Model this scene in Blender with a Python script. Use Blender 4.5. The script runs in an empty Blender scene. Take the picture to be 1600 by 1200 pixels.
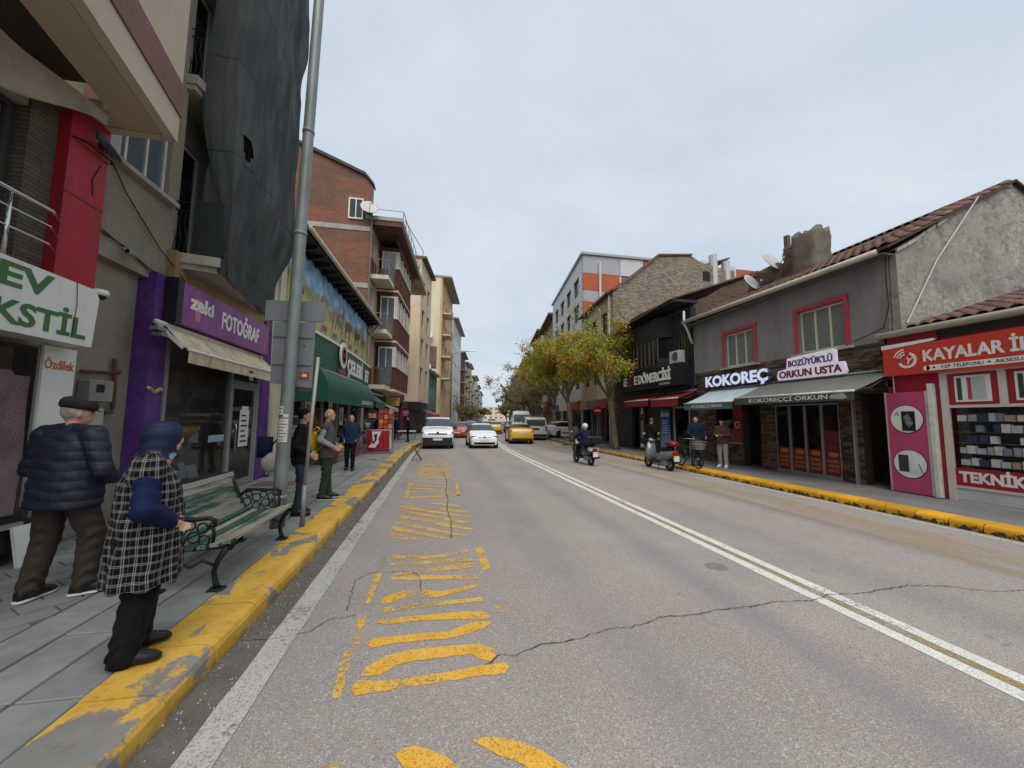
import bpy, bmesh, math, random
import numpy as np
from mathutils import Matrix, Vector

random.seed(7)
rng = np.random.default_rng(11)
scene = bpy.context.scene
COL = scene.collection
PI = math.pi

# ------------------------------------------------------------------ camera
cam_data = bpy.data.cameras.new("camera")
cam_data.sensor_width = 36.0
cam_data.lens = 13.52
cam_data.clip_start = 0.05
cam_data.clip_end = 3000
cam = bpy.data.objects.new("camera", cam_data)
COL.objects.link(cam)
cam.matrix_world = Matrix(((0.98197, -0.02690, -0.18711, 0.0),
                           (-0.18878, -0.08731, -0.97813, 0.0),
                           (0.00997, 0.99582, -0.09082, 1.75),
                           (0, 0, 0, 1)))
scene.camera = cam

# ------------------------------------------------------------------ sky and sun
SUN_EL, SUN_AZ = math.radians(56), math.radians(183)
world = bpy.data.worlds.new("World")
scene.world = world
world.use_nodes = True
wn, wl = world.node_tree.nodes, world.node_tree.links
wn.clear()
w_out = wn.new("ShaderNodeOutputWorld")
w_bg = wn.new("ShaderNodeBackground")
w_bg.inputs[1].default_value = 0.1
w_sky = wn.new("ShaderNodeTexSky")
w_sky.sky_type = 'NISHITA'
w_sky.sun_disc = False
w_sky.sun_elevation = SUN_EL
w_sky.sun_rotation = SUN_AZ
w_sky.air_density = 1.0
w_sky.dust_density = 2.0
# a closed overcast deck: soft grey banks of cloud in front of the blue
w_tc = wn.new("ShaderNodeTexCoord")
w_sep = wn.new("ShaderNodeSeparateXYZ"); wl.new(w_tc.outputs["Generated"], w_sep.inputs[0])
w_h = wn.new("ShaderNodeMath"); w_h.operation = 'ADD'; w_h.inputs[1].default_value = 0.22
w_abs = wn.new("ShaderNodeMath"); w_abs.operation = 'MAXIMUM'; w_abs.inputs[1].default_value = 0.0
wl.new(w_sep.outputs[2], w_abs.inputs[0]); wl.new(w_abs.outputs[0], w_h.inputs[0])
w_dx = wn.new("ShaderNodeMath"); w_dx.operation = 'DIVIDE'
w_dy = wn.new("ShaderNodeMath"); w_dy.operation = 'DIVIDE'
wl.new(w_sep.outputs[0], w_dx.inputs[0]); wl.new(w_h.outputs[0], w_dx.inputs[1])
wl.new(w_sep.outputs[1], w_dy.inputs[0]); wl.new(w_h.outputs[0], w_dy.inputs[1])
w_cmb = wn.new("ShaderNodeCombineXYZ")
wl.new(w_dx.outputs[0], w_cmb.inputs[0]); wl.new(w_dy.outputs[0], w_cmb.inputs[1])
w_n = wn.new("ShaderNodeTexNoise")
w_n.inputs["Scale"].default_value = 0.9; w_n.inputs["Detail"].default_value = 5.0
w_n.inputs["Roughness"].default_value = 0.6; w_n.inputs["Distortion"].default_value = 0.3
wl.new(w_cmb.outputs[0], w_n.inputs["Vector"])
w_r = wn.new("ShaderNodeValToRGB")
w_r.color_ramp.elements[0].position = 0.30; w_r.color_ramp.elements[0].color = (2.9, 3.38, 3.95, 1)
w_r.color_ramp.elements[1].position = 0.72; w_r.color_ramp.elements[1].color = (4.0, 4.35, 4.7, 1)
wl.new(w_n.outputs[0], w_r.inputs[0])
w_mix = wn.new("ShaderNodeMix"); w_mix.data_type = 'RGBA'
w_mix.inputs[0].default_value = 0.93
wl.new(w_sky.outputs[0], w_mix.inputs[6]); wl.new(w_r.outputs[0], w_mix.inputs[7])
wl.new(w_mix.outputs[2], w_bg.inputs[0])
wl.new(w_bg.outputs[0], w_out.inputs[0])

sun_data = bpy.data.lights.new("sun", 'SUN')
sun_data.energy = 1.5
sun_data.angle = math.radians(50)
sun_data.color = (1.0, 0.965, 0.91)
sun = bpy.data.objects.new("sun", sun_data)
COL.objects.link(sun)
_d = Vector((math.sin(SUN_AZ) * math.cos(SUN_EL), math.cos(SUN_AZ) * math.cos(SUN_EL), math.sin(SUN_EL)))
sun.rotation_euler = _d.to_track_quat('Z', 'Y').to_euler()
sun.location = (0, 0, 40)

scene.view_settings.view_transform = 'Standard'
scene.view_settings.look = 'None'
scene.view_settings.exposure = 0.95
scene.view_settings.gamma = 1.0
scene.view_settings.use_curve_mapping = False
scene.render.engine = 'CYCLES'
scene.cycles.max_bounces = 6
scene.cycles.transparent_max_bounces = 8
scene.cycles.caustics_reflective = False
scene.cycles.caustics_refractive = False
scene.cycles.use_denoising = True

# ------------------------------------------------------------------ helpers: colour and materials
def lin(c):
    c = c / 255.0
    return c / 12.92 if c <= 0.04045 else ((c + 0.055) / 1.055) ** 2.4

def hx(s):
    s = s.lstrip('#')
    return tuple(lin(int(s[i:i + 2], 16)) for i in (0, 2, 4)) + (1.0,)

class NT:
    """small wrapper for building node trees"""
    def __init__(self, name):
        self.m = bpy.data.materials.new(name)
        self.m.use_nodes = True
        self.n, self.l = self.m.node_tree.nodes, self.m.node_tree.links
        self.n.clear()
        self.out = self.n.new("ShaderNodeOutputMaterial")
        self.b = self.n.new("ShaderNodeBsdfPrincipled")
        self.l.new(self.b.outputs[0], self.out.inputs[0])
        g = self.n.new("ShaderNodeNewGeometry")
        self.pos = g.outputs["Position"]
        self.geo = g
    def put(self, sock, v):
        if isinstance(v, bpy.types.NodeSocket):
            self.l.new(v, sock)
        else:
            sock.default_value = v
    def noise(self, scale, detail=3, rough=0.55, vec=None, dist=0.0):
        t = self.n.new("ShaderNodeTexNoise")
        t.inputs["Scale"].default_value = scale
        t.inputs["Detail"].default_value = detail
        t.inputs["Roughness"].default_value = rough
        t.inputs["Distortion"].default_value = dist
        self.l.new(vec or self.pos, t.inputs["Vector"])
        return t.outputs[0]
    def voronoi(self, scale, feature='F1', out=0, vec=None, rnd=1.0):
        t = self.n.new("ShaderNodeTexVoronoi")
        t.feature = feature
        t.inputs["Scale"].default_value = scale
        t.inputs["Randomness"].default_value = rnd
        self.l.new(vec or self.pos, t.inputs["Vector"])
        return t.outputs[out]
    def math(self, op, a, b=0.0, clamp=False):
        t = self.n.new("ShaderNodeMath"); t.operation = op; t.use_clamp = clamp
        self.put(t.inputs[0], a); self.put(t.inputs[1], b)
        return t.outputs[0]
    def step(self, v, lo, hi):
        t = self.n.new("ShaderNodeMapRange"); t.clamp = True
        t.inputs[1].default_value = lo; t.inputs[2].default_value = hi
        self.put(t.inputs[0], v)
        return t.outputs[0]
    def mix(self, f, a, b, mode='MIX'):
        t = self.n.new("ShaderNodeMix"); t.data_type = 'RGBA'; t.blend_type = mode
        self.put(t.inputs[0], f); self.put(t.inputs[6], a); self.put(t.inputs[7], b)
        return t.outputs[2]
    def sep(self, vec=None):
        t = self.n.new("ShaderNodeSeparateXYZ"); self.l.new(vec or self.pos, t.inputs[0]); return t.outputs
    def comb(self, x, y, z):
        t = self.n.new("ShaderNodeCombineXYZ")
        for i, v in enumerate((x, y, z)): self.put(t.inputs[i], v)
        return t.outputs[0]
    def scalev(self, s, vec=None):
        t = self.n.new("ShaderNodeVectorMath"); t.operation = 'MULTIPLY'
        self.l.new(vec or self.pos, t.inputs[0]); t.inputs[1].default_value = s
        return t.outputs[0]
    def objrandom(self):
        return self.n.new("ShaderNodeObjectInfo").outputs["Random"]
    def objco(self):
        return self.n.new("ShaderNodeTexCoord").outputs["Object"]
    def bump(self, h, strength=0.3, dist=0.01):
        t = self.n.new("ShaderNodeBump")
        t.inputs["Strength"].default_value = strength
        t.inputs["Distance"].default_value = dist
        self.l.new(h, t.inputs["Height"])
        self.l.new(t.outputs[0], self.b.inputs["Normal"])
    def done(self, col=None, rough=None, metal=None, spec=None):
        if col is not None: self.put(self.b.inputs["Base Color"], col)
        if rough is not None: self.put(self.b.inputs["Roughness"], rough)
        if metal is not None: self.put(self.b.inputs["Metallic"], metal)
        if spec is not None: self.put(self.b.inputs["Specular IOR Level"], spec)
        return self.m

MATS = {}
def M(key, color=None, rough=0.75, var=0.18, scale=2.5, bump=0.15, bscale=60, metal=0.0, spec=0.35, dirt=None, dirt_amt=0.35, dirt_scale=1.3, streak=False, rand=0.0, bdist=0.004):
    """plain procedural material: base colour, mottling, dirt stains and fine relief"""
    if key in MATS: return MATS[key]
    t = NT(key)
    c = hx(color)
    dark = tuple(v * (1 - var) for v in c[:3]) + (1,)
    lite = tuple(min(1, v * (1 + var)) for v in c[:3]) + (1,)
    col = t.mix(t.step(t.noise(scale, 5, 0.6), 0.32, 0.68), dark, lite)
    if dirt:
        v = t.scalev((1, 1, 0.18)) if streak else None
        n = t.step(t.noise(dirt_scale, 6, 0.68, v), 0.48, 0.72)
        col = t.mix(t.math('MULTIPLY', n, dirt_amt), col, hx(dirt))
    if rand:
        k = t.math('ADD', t.math('MULTIPLY', t.objrandom(), 2 * rand), 1 - rand)
        col = t.mix(1.0, col, t.comb(k, k, k), 'MULTIPLY')
    if bump: t.bump(t.noise(bscale, 4, 0.6), bump, bdist)
    rr = t.math('ADD', t.math('MULTIPLY', t.noise(scale * 3, 3), 0.2), rough - 0.1)
    MATS[key] = t.done(col, rr, metal, spec)
    return MATS[key]

def glass_mat(key, tint='#20262a', rough=0.05, see=0.0, spec=0.9):
    """window glass: dark reflecting pane, partly see-through when see > 0"""
    if key in MATS: return MATS[key]
    t = NT(key)
    t.b.inputs["Base Color"].default_value = hx(tint)
    t.b.inputs["Roughness"].default_value = rough
    t.b.inputs["Specular IOR Level"].default_value = 0.5
    t.b.inputs["IOR"].default_value = 1.35 + 0.5 * spec
    t.bump(t.noise(1.7, 2), 0.03, 0.02)
    if see > 0:
        tr = t.n.new("ShaderNodeBsdfTransparent"); mx = t.n.new("ShaderNodeMixShader")
        lw = t.n.new("ShaderNodeLayerWeight"); lw.inputs[0].default_value = 0.5
        f4 = t.math('POWER', lw.outputs["Facing"], 3.0)
        k = t.math('MULTIPLY', t.math('SUBTRACT', 0.95 - 0.06 * spec, t.math('MULTIPLY', f4, 0.75)), see, True)
        t.l.new(k, mx.inputs[0]); t.l.new(t.b.outputs[0], mx.inputs[1]); t.l.new(tr.outputs[0], mx.inputs[2])
        t.l.new(mx.outputs[0], t.out.inputs[0])
    MATS[key] = t.m
    return t.m

# ------------------------------------------------------------------ helpers: meshes
class MB:
    """collects shapes, then links them as ONE mesh object. T maps (x,y,z) to world."""
    def __init__(self, T=None, flip=False):
        self.v, self.f, self.T, self.flip = [], [], T, flip
    def add(self, vs, fs):
        o = len(self.v)
        if self.T: vs = [self.T(*p) for p in vs]
        self.v += [tuple(p) for p in vs]
        for f in fs:
            f = [i + o for i in f]
            self.f.append(f[::-1] if self.flip else f)
        return self
    def box(self, x0, x1, y0, y1, z0, z1):
        return self.add([(x0, y0, z0), (x1, y0, z0), (x1, y1, z0), (x0, y1, z0), (x0, y0, z1), (x1, y0, z1), (x1, y1, z1), (x0, y1, z1)],
                        [(0, 3, 2, 1), (4, 5, 6, 7), (0, 1, 5, 4), (1, 2, 6, 5), (2, 3, 7, 6), (3, 0, 4, 7)])
    def hexa(self, p):
        """8 corners: bottom ring then top ring"""
        return self.add(p, [(0, 3, 2, 1), (4, 5, 6, 7), (0, 1, 5, 4), (1, 2, 6, 5), (2, 3, 7, 6), (3, 0, 4, 7)])
    def bevbox(self, x0, x1, y0, y1, z0, z1, b=0.01):
        """box with chamfered vertical and top edges"""
        r = lambda k, z: [(x0 + k, y0, z), (x1 - k, y0, z), (x1, y0 + k, z), (x1, y1 - k, z), (x1 - k, y1, z), (x0 + k, y1, z), (x0, y1 - k, z), (x0, y0 + k, z)]
        t = [(x0 + b, y0 + b, z1), (x1 - b, y0 + b, z1), (x1 - b, y1 - b, z1), (x0 + b, y1 - b, z1)]
        vs = r(b, z0) + r(b, z1 - b) + t
        fs = [tuple(range(7, -1, -1))] + [(i, (i + 1) % 8, 8 + (i + 1) % 8, 8 + i) for i in range(8)]
        fs += [(8, 9, 17, 16), (9, 10, 17), (10, 11, 18, 17), (11, 12, 18), (12, 13, 19, 18), (13, 14, 19), (14, 15, 16, 19), (15, 8, 16), (16, 17, 18, 19)]
        return self.add(vs, fs)
    def prism(self, poly, a, b, axis='z'):
        """polygon extruded between a and b along an axis"""
        n = len(poly)
        def P(p, h):
            return {'z': (p[0], p[1], h), 'x': (h, p[0], p[1]), 'y': (p[0], h, p[1])}[axis]
        vs = [P(p, a) for p in poly] + [P(p, b) for p in poly]
        fs = [tuple(range(n - 1, -1, -1)), tuple(range(n, 2 * n))] + [(i, (i + 1) % n, n + (i + 1) % n, n + i) for i in range(n)]
        return self.add(vs, fs)
    def loft(self, rings, cap=True, closed=True):
        n = len(rings[0])
        vs = [p for r in rings for p in r]
        fs = []
        for k in range(len(rings) - 1):
            for i in range(n if closed else n - 1):
                j = (i + 1) % n
                fs.append((k * n + i, k * n + j, (k + 1) * n + j, (k + 1) * n + i))
        if cap:
            fs.append(tuple(range(n - 1, -1, -1)))
            fs.append(tuple(range((len(rings) - 1) * n, len(rings) * n)))
        return self.add(vs, fs)
    def tube(self, pts, r, n=8, cap=True):
        """tube through points; r is one radius or one per point"""
        pts = [Vector(p) for p in pts]
        rs = r if isinstance(r, (list, tuple)) else [r] * len(pts)
        rings = []
        up = Vector((0.13, 0.21, 1)).normalized()
        for i, p in enumerate(pts):
            d = (pts[min(i + 1, len(pts) - 1)] - pts[max(i - 1, 0)])
            d = d.normalized() if d.length > 1e-9 else Vector((0, 0, 1))
            a = d.cross(up)
            if a.length < 0.05: a = d.cross(Vector((1, 0, 0)))
            a.normalize(); b = a.cross(d).normalized()
            rings.append([tuple(p + (a * math.cos(2 * PI * k / n) + b * math.sin(2 * PI * k / n)) * rs[i]) for k in range(n)])
        return self.loft(rings, cap)
    def bar(self, p0, p1, w, h):
        """rectangular bar between two points, w across, h upright"""
        p0, p1 = Vector(p0), Vector(p1)
        d = (p1 - p0).normalized()
        a = d.cross(Vector((0, 0, 1)))
        if a.length < 0.05: a = Vector((1, 0, 0))
        a.normalize(); b = a.cross(d).normalized()
        q = lambda p: [tuple(p + a * sx * w / 2 + b * sy * h / 2) for sx, sy in ((-1, -1), (1, -1), (1, 1), (-1, 1))]
        return self.loft([q(p0), q(p1)])
    def lathe(self, c, prof, n=16, axis='z'):
        """prof: (radius, height) pairs about a centre"""
        rings = []
        for r, h in prof:
            ring = []
            for k in range(n):
                a = 2 * PI * k / n
                u, w = r * math.cos(a), r * math.sin(a)
                ring.append({'z': (c[0] + u, c[1] + w, c[2] + h), 'x': (c[0] + h, c[1] + u, c[2] + w), 'y': (c[0] + u, c[1] + h, c[2] + w)}[axis])
            rings.append(ring)
        return self.loft(rings)
    def ball(self, c, r, nu=14, nv=9, rot=None):
        r = r if isinstance(r, (list, tuple)) else (r, r, r)
        rings = []
        for i in range(1, nv):
            ph = PI * i / nv
            ring = []
            for k in range(nu):
                a = 2 * PI * k / nu
                p = Vector((r[0] * math.sin(ph) * math.cos(a), r[1] * math.sin(ph) * math.sin(a), -r[2] * math.cos(ph)))
                if rot is not None: p = rot @ p
                ring.append((c[0] + p.x, c[1] + p.y, c[2] + p.z))
            rings.append(ring)
        return self.loft(rings)
    def grid(self, fn, nu, nv, thick=None):
        """open sheet fn(u,v) over the unit square"""
        vs = [fn(i / nu, j / nv) for j in range(nv + 1) for i in range(nu + 1)]
        fs = [(j * (nu + 1) + i, j * (nu + 1) + i + 1, (j + 1) * (nu + 1) + i + 1, (j + 1) * (nu + 1) + i) for j in range(nv) for i in range(nu)]
        return self.add(vs, fs)
    def mesh(self, name, smooth=False):
        me = bpy.data.meshes.new(name)
        me.from_pydata(self.v, [], self.f)
        if smooth:
            me.polygons.foreach_set("use_smooth", [True] * len(me.polygons))
        me.update()
        return me
    def build(self, name, mat, parent=None, smooth=False, sharp=None):
        me = self.mesh(name, smooth)
        if smooth and sharp: me.set_sharp_from_angle(angle=math.radians(sharp))
        return link(name, me, mat, parent)

PINV = {}
def link(name, me, mat=None, parent=None):
    o = bpy.data.objects.new(name, me)
    COL.objects.link(o)
    if mat is not None and len(me.materials) == 0: me.materials.append(mat)
    if parent is not None: attach(o, parent)
    return o

def attach(o, parent):
    """parent a mesh whose vertices are in world coordinates"""
    o.parent = parent
    if parent.name in PINV:
        o.matrix_parent_inverse = PINV[parent.name]

def tag(o, label=None, cat=None, group=None, kind=None):
    if label: o["label"] = label
    if cat: o["category"] = cat
    if group: o["group"] = group
    if kind: o["kind"] = kind
    return o

def thing(name, label, cat, loc=(0, 0, 0), group=None, rz=0.0, world_parts=True):
    """Empty at the thing's base. Parts are given in world coordinates unless world_parts is False"""
    o = bpy.data.objects.new(name, None)
    o.empty_display_size = 0.2
    COL.objects.link(o)
    o.location = loc
    o.rotation_euler = (0, 0, rz)
    if world_parts:
        PINV[o.name] = (Matrix.Translation(Vector(loc)) @ Matrix.Rotation(rz, 4, 'Z')).inverted()
    return tag(o, label, cat, group)

def copy_thing(root, loc, rz, label, group=None):
    """a copy of a thing made with local parts, its parts and sub-parts"""
    r = root.copy(); COL.objects.link(r)
    r.location = loc; r.rotation_euler = (0, 0, rz); r["label"] = label
    if group: r["group"] = group
    for ch in list(root.children):
        c = ch.copy(); COL.objects.link(c); c.parent = r
        for g in list(ch.children):
            d = g.copy(); COL.objects.link(d); d.parent = c
    return r

def structure(o): return tag(o, kind="structure")

# ------------------------------------------------------------------ helpers: lettering
_txt_cache = {}
def text_geo(s, bold=0.0, shear=0.0):
    """flat lettering as 2D verts and faces at font size 1"""
    k = (s, bold, shear)
    if k in _txt_cache: return _txt_cache[k]
    cu = bpy.data.curves.new("t", 'FONT'); cu.body = s; cu.size = 1.0; cu.offset = bold; cu.shear = shear
    cu.resolution_u = 3; cu.fill_mode = 'FRONT'
    ob = bpy.data.objects.new("t", cu)
    me = bpy.data.meshes.new_from_object(ob)
    vs = [(v.co.x, v.co.y) for v in me.vertices]; fs = [tuple(p.vertices) for p in me.polygons]
    bpy.data.objects.remove(ob); bpy.data.curves.remove(cu); bpy.data.meshes.remove(me)
    _txt_cache[k] = (vs, fs)
    return vs, fs

def _extrude(vs, fs, P, depth):
    """2D faces -> solid: front at depth, sides back to 0. P(x,y,h)"""
    n = len(vs)
    V = [P(x, y, depth) for x, y in vs]; F = list(fs)
    if depth > 0:
        V += [P(x, y, 0) for x, y in vs]
        cnt = {}
        for f in fs:
            for i in range(len(f)):
                a, b = f[i], f[(i + 1) % len(f)]
                cnt[(a, b)] = 1
        for (a, b) in cnt:
            if (b, a) not in cnt: F.append((a, a + n, b + n, b))
    return V, F

def letters(parent, s, o, right, up, width, height, mat, depth=0.02, bold=0.012, shear=0.0, name='letter', single=False, side_mat=None, part_of=None):
    """lettering whose box starts at corner o (bottom left of the capitals), runs along right and stands along up"""
    right, up, o = Vector(right).normalized(), Vector(up).normalized(), Vector(o)
    nor = right.cross(up).normalized()
    vs_all, _ = text_geo(s, bold, shear)
    x0, x1 = min(v[0] for v in vs_all), max(v[0] for v in vs_all)
    ev, _ = text_geo("E", bold, 0)
    y0, y1 = min(v[1] for v in ev), max(v[1] for v in ev)
    sx, sy = width / (x1 - x0), height / (y1 - y0)
    def P(x, y, h): return tuple(o + right * ((x - x0) * sx) + up * ((y - y0) * sy) + nor * h)
    outs = []
    if single:
        vs, fs = text_geo(s, bold, shear)
        V, F = _extrude(vs, fs, P, depth)
        outs.append(MB().add(V, F).build(name, mat, parent))
    else:
        for i, ch in enumerate(s):
            if ch == ' ': continue
            cv, cf = text_geo(ch, bold, shear)
            pv, _ = text_geo(s[:i + 1], bold, shear)
            dx = max(v[0] for v in pv) - max(v[0] for v in cv)
            V, F = _extrude([(x + dx, y) for x, y in cv], cf, P, depth)
            outs.append(MB().add(V, F).build(name, mat, parent))
    if side_mat is not None:
        for ob in outs:
            ob.data.materials.append(side_mat)
            for p in ob.data.polygons:
                if abs(p.normal.dot(nor)) < 0.5: p.material_index = 1
    return outs

# ------------------------------------------------------------------ the bend in the street
def off(y):
    """sideways shift of the street axis: straight to y=17, then bending to the right"""
    if y < 17: return 0.0
    if y < 35: return 0.145 * (y - 17) ** 2 / 36.0
    return 1.305 + 0.145 * (y - 35)
def doff(y):
    return 0.0 if y < 17 else (0.145 * (y - 17) / 18.0 if y < 35 else 0.145)
# ------------------------------------------------------------------ ground materials
def asphalt_mat():
    t = NT("asphalt")
    p = t.pos
    x, y, z = t.sep()
    agg = t.voronoi(125, 'F1', 1)
    sp = t.n.new("ShaderNodeSeparateColor"); t.l.new(agg, sp.inputs[0])
    base = t.mix(t.step(t.noise(0.55, 6, 0.62), 0.3, 0.7), hx('#87817c'), hx('#9c968f'))
    base = t.mix(t.math('MULTIPLY', t.step(t.noise(0.3, 4, 0.6), 0.42, 0.66), 0.6), base, hx('#978983'))
    # dark binder between the stones, pale and rusty stones
    base = t.mix(t.math('MULTIPLY', t.step(sp.outputs[0], 0.45, 0.0), 0.7), base, hx('#6c6866'))
    base = t.mix(t.math('MULTIPLY', t.step(sp.outputs[1], 0.86, 0.95), 0.6), base, hx('#bdb8b0'))
    base = t.mix(t.math('MULTIPLY', t.step(sp.outputs[2], 0.9, 0.97), 0.5), base, hx('#9c7a66'))
    # wheel tracks polished a little darker and smoother, along the street
    wob = t.math('ADD', x, t.math('MULTIPLY', t.noise(0.25, 2), 0.5))
    def band(c, w):
        d = t.math('ABSOLUTE', t.math('SUBTRACT', wob, c))
        return t.step(d, w, w * 0.15)
    trk = t.math('ADD', t.math('ADD', band(1.75, 0.42), band(3.1, 0.35)), t.math('ADD', band(5.1, 0.4), band(6.9, 0.4)), True)
    trk = t.math('MULTIPLY', trk, t.step(t.noise(0.5, 4, 0.6, t.scalev((1, 0.12, 1))), 0.3, 0.62))
    base = t.mix(t.math('MULTIPLY', trk, 0.6), base, hx('#757274'))
    # oil spots and stains
    st = t.step(t.noise(2.6, 4, 0.7), 0.66, 0.74)
    base = t.mix(t.math('MULTIPLY', st, 0.45), base, hx('#4a4848'))
    t.bump(t.math('ADD', t.voronoi(85, 'F1', 0), t.math('MULTIPLY', t.noise(9, 3), 0.4)), 0.5, 0.006)
    return t.done(base, t.math('SUBTRACT', 0.82, t.math('MULTIPLY', trk, 0.15)), None, 0.3)
ASPHALT = asphalt_mat()

def paint_mat(key, color, color2, keep, fine=26.0, rough=0.7, alpha=1.0):
    """thin road paint worn through to the asphalt. keep: how much of it is left"""
    t = NT(key)
    col = t.mix(t.step(t.noise(5, 5, 0.65), 0.3, 0.7), hx(color), hx(color2))
    n = t.math('ADD', t.math('MULTIPLY', t.noise(fine, 5, 0.75), 0.55), t.math('MULTIPLY', t.noise(2.1, 4, 0.6), 0.45))
    a = t.step(n, 0.60 - 0.26 * keep, 0.66 - 0.26 * keep)
    if alpha < 1: a = t.math('MULTIPLY', a, alpha)
    sc_ = t.n.new("ShaderNodeSeparateColor"); t.l.new(t.voronoi(125, 'F1', 1), sc_.inputs[0])
    a = t.math('MULTIPLY', a, t.math('ADD', t.math('MULTIPLY', t.step(sc_.outputs[0], 0.1, 0.3), 0.45), 0.55))
    t.put(t.b.inputs["Alpha"], a)
    t.bump(t.voronoi(85, 'F1', 0), 0.3, 0.004)
    return t.done(col, rough, None, 0.3)
P_YEL = paint_mat("road_paint_yellow", '#d09a2c', '#dbab4a', 0.75)
P_YEL2 = paint_mat("road_paint_yellow_worn", '#c99a3c', '#d6ae5c', 0.62)
P_YEL3 = paint_mat("road_paint_yellow_faded", '#b08f52', '#b8985c', 0.7, 12.0, alpha=0.24)
P_WHT = paint_mat("road_paint_white", '#c9c6bf', '#d6d4cd', 0.85)
P_WHT2 = paint_mat("road_paint_white_worn", '#a5a19b', '#b3afa8', 0.78)
P_OLV = paint_mat("road_paint_olive", '#a39257', '#8f8350', 0.5)
DIRT = paint_mat("gutter_dirt", '#57524d', '#6a645e', 0.95, 9.0, 0.95)
CRACK = M("crack_tar", '#2e2c2b', 0.9, 0.2, 8, 0.2, 60)

# ------------------------------------------------------------------ ground, road, pavements
def strip(xa, xb, y0, y1, z, step=1.0, jit=0.0, follow=True):
    ys = list(np.arange(y0, y1 + 1e-6, step))
    mb = MB()
    vs, fs = [], []
    for y in ys:
        o = off(y) if follow else 0.0
        ja, jb = (random.uniform(-jit, jit), random.uniform(-jit, jit)) if jit else (0, 0)
        vs += [(xa + o + ja, y, z), (xb + o + jb, y, z)]
    for i in range(len(ys) - 1):
        fs.append((2 * i, 2 * i + 1, 2 * i + 3, 2 * i + 2))
    return mb.add(vs, fs)

g = MB().add([(-900, -400, -0.03), (900, -400, -0.03), (900, 1400, -0.03), (-900, 1400, -0.03)], [(0, 1, 2, 3)])
structure(g.build("ground", M("ground_earth", '#77736d', 0.95, 0.15, 0.3)))
road = structure(strip(-1.72, 9.1, -8, 330, 0.0).build("road", ASPHALT))

PAVE_BASE = M("pavement_bed", '#5b5a57', 0.95, 0.2, 3.0, 0.3, 40)
PAVE = M("paving_slab", '#7f817d', 0.88, 0.16, 2.2, 0.35, 90, dirt='#5f5f5b', dirt_amt=0.7, dirt_scale=2.0, rand=0.07)
PAVE_D = M("paving_block", '#787a76', 0.9, 0.16, 2.0, 0.35, 90, dirt='#63635e', dirt_amt=0.6, dirt_scale=2.2, rand=0.12)
PAVE_R = M("pavement_asphalt", '#747270', 0.9, 0.16, 0.9, 0.35, 110, dirt='#4d4d4f', dirt_amt=0.6, dirt_scale=0.8)
pl = structure(strip(-26, -1.56, -8, 330, 0.138).build("pavement_left", PAVE_BASE))
pr_ = structure(strip(8.68, 36, -8, 330, 0.146).build("pavement_right", PAVE_R))

def kerb_paint():
    t = NT("kerb_yellow_paint")
    yel = t.mix(t.step(t.noise(3.2, 5, 0.65), 0.3, 0.7), hx('#bd9030'), hx('#d0a84e'))
    yel = t.mix(t.math('MULTIPLY', t.step(t.noise(11, 5, 0.7), 0.5, 0.7), 0.5), yel, hx('#a8791c'))
    stone = t.mix(t.noise(6, 4), hx('#6a6763'), hx('#8a8781'))
    # scuffed away in big islands, more toward the walking side, and along the edge
    x, y, z = t.sep()
    big = t.noise(1.9, 3, 0.5, t.scalev((1.4, 0.8, 1)), 0.6)
    fine = t.noise(34, 5, 0.75)
    w = t.math('ADD', t.math('MULTIPLY', big, 0.86), t.math('MULTIPLY', fine, 0.14))
    far = t.math('MULTIPLY', t.step(y, 5.0, 16.0), 0.055)
    m = t.step(t.math('ADD', w, far), 0.55, 0.575)
    col = t.mix(m, yel, stone)
    dk = t.math('MULTIPLY', t.step(t.noise(16, 6, 0.8), 0.56, 0.68), 0.55)
    col = t.mix(dk, col, hx('#6d5520'))
    low = t.math('MULTIPLY', t.step(z, 0.06, 0.0), t.step(t.noise(7, 4, 0.6), 0.35, 0.6))
    col = t.mix(t.math('MULTIPLY', low, 0.8), col, hx('#4a4238'))
    t.bump(t.math('ADD', t.noise(45, 5, 0.7), t.math('MULTIPLY', m, -0.5)), 0.45, 0.006)
    return t.done(col, 0.6, None, 0.35)
KERB = kerb_paint()
def kerb_paint_right():
    t = NT("kerb_yellow_paint_right")
    x, y, z = t.sep()
    yel = t.mix(t.noise(3, 4), hx('#c48c12'), hx('#d9a021'))
    chip = t.math('ADD', t.math('MULTIPLY', t.noise(6.5, 5, 0.75), 0.7), t.math('MULTIPLY', t.step(z, 0.12, 0.02), 0.14))
    col = t.mix(t.step(chip, 0.43, 0.48), yel, hx('#3c3020'))
    far = t.step(y, 12.0, 20.0)
    col = t.mix(t.math('MULTIPLY', far, t.step(t.noise(5, 4, 0.7), 0.38, 0.55)), col, hx('#6b665e'))
    k = t.math('ADD', t.math('MULTIPLY', t.objrandom(), 0.35), 0.78)
    col = t.mix(1.0, col, t.comb(k, k, k), 'MULTIPLY')
    t.bump(t.noise(40, 5), 0.4, 0.006)
    return t.done(col, 0.6, None, 0.35)
KERBR = kerb_paint_right()

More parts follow.
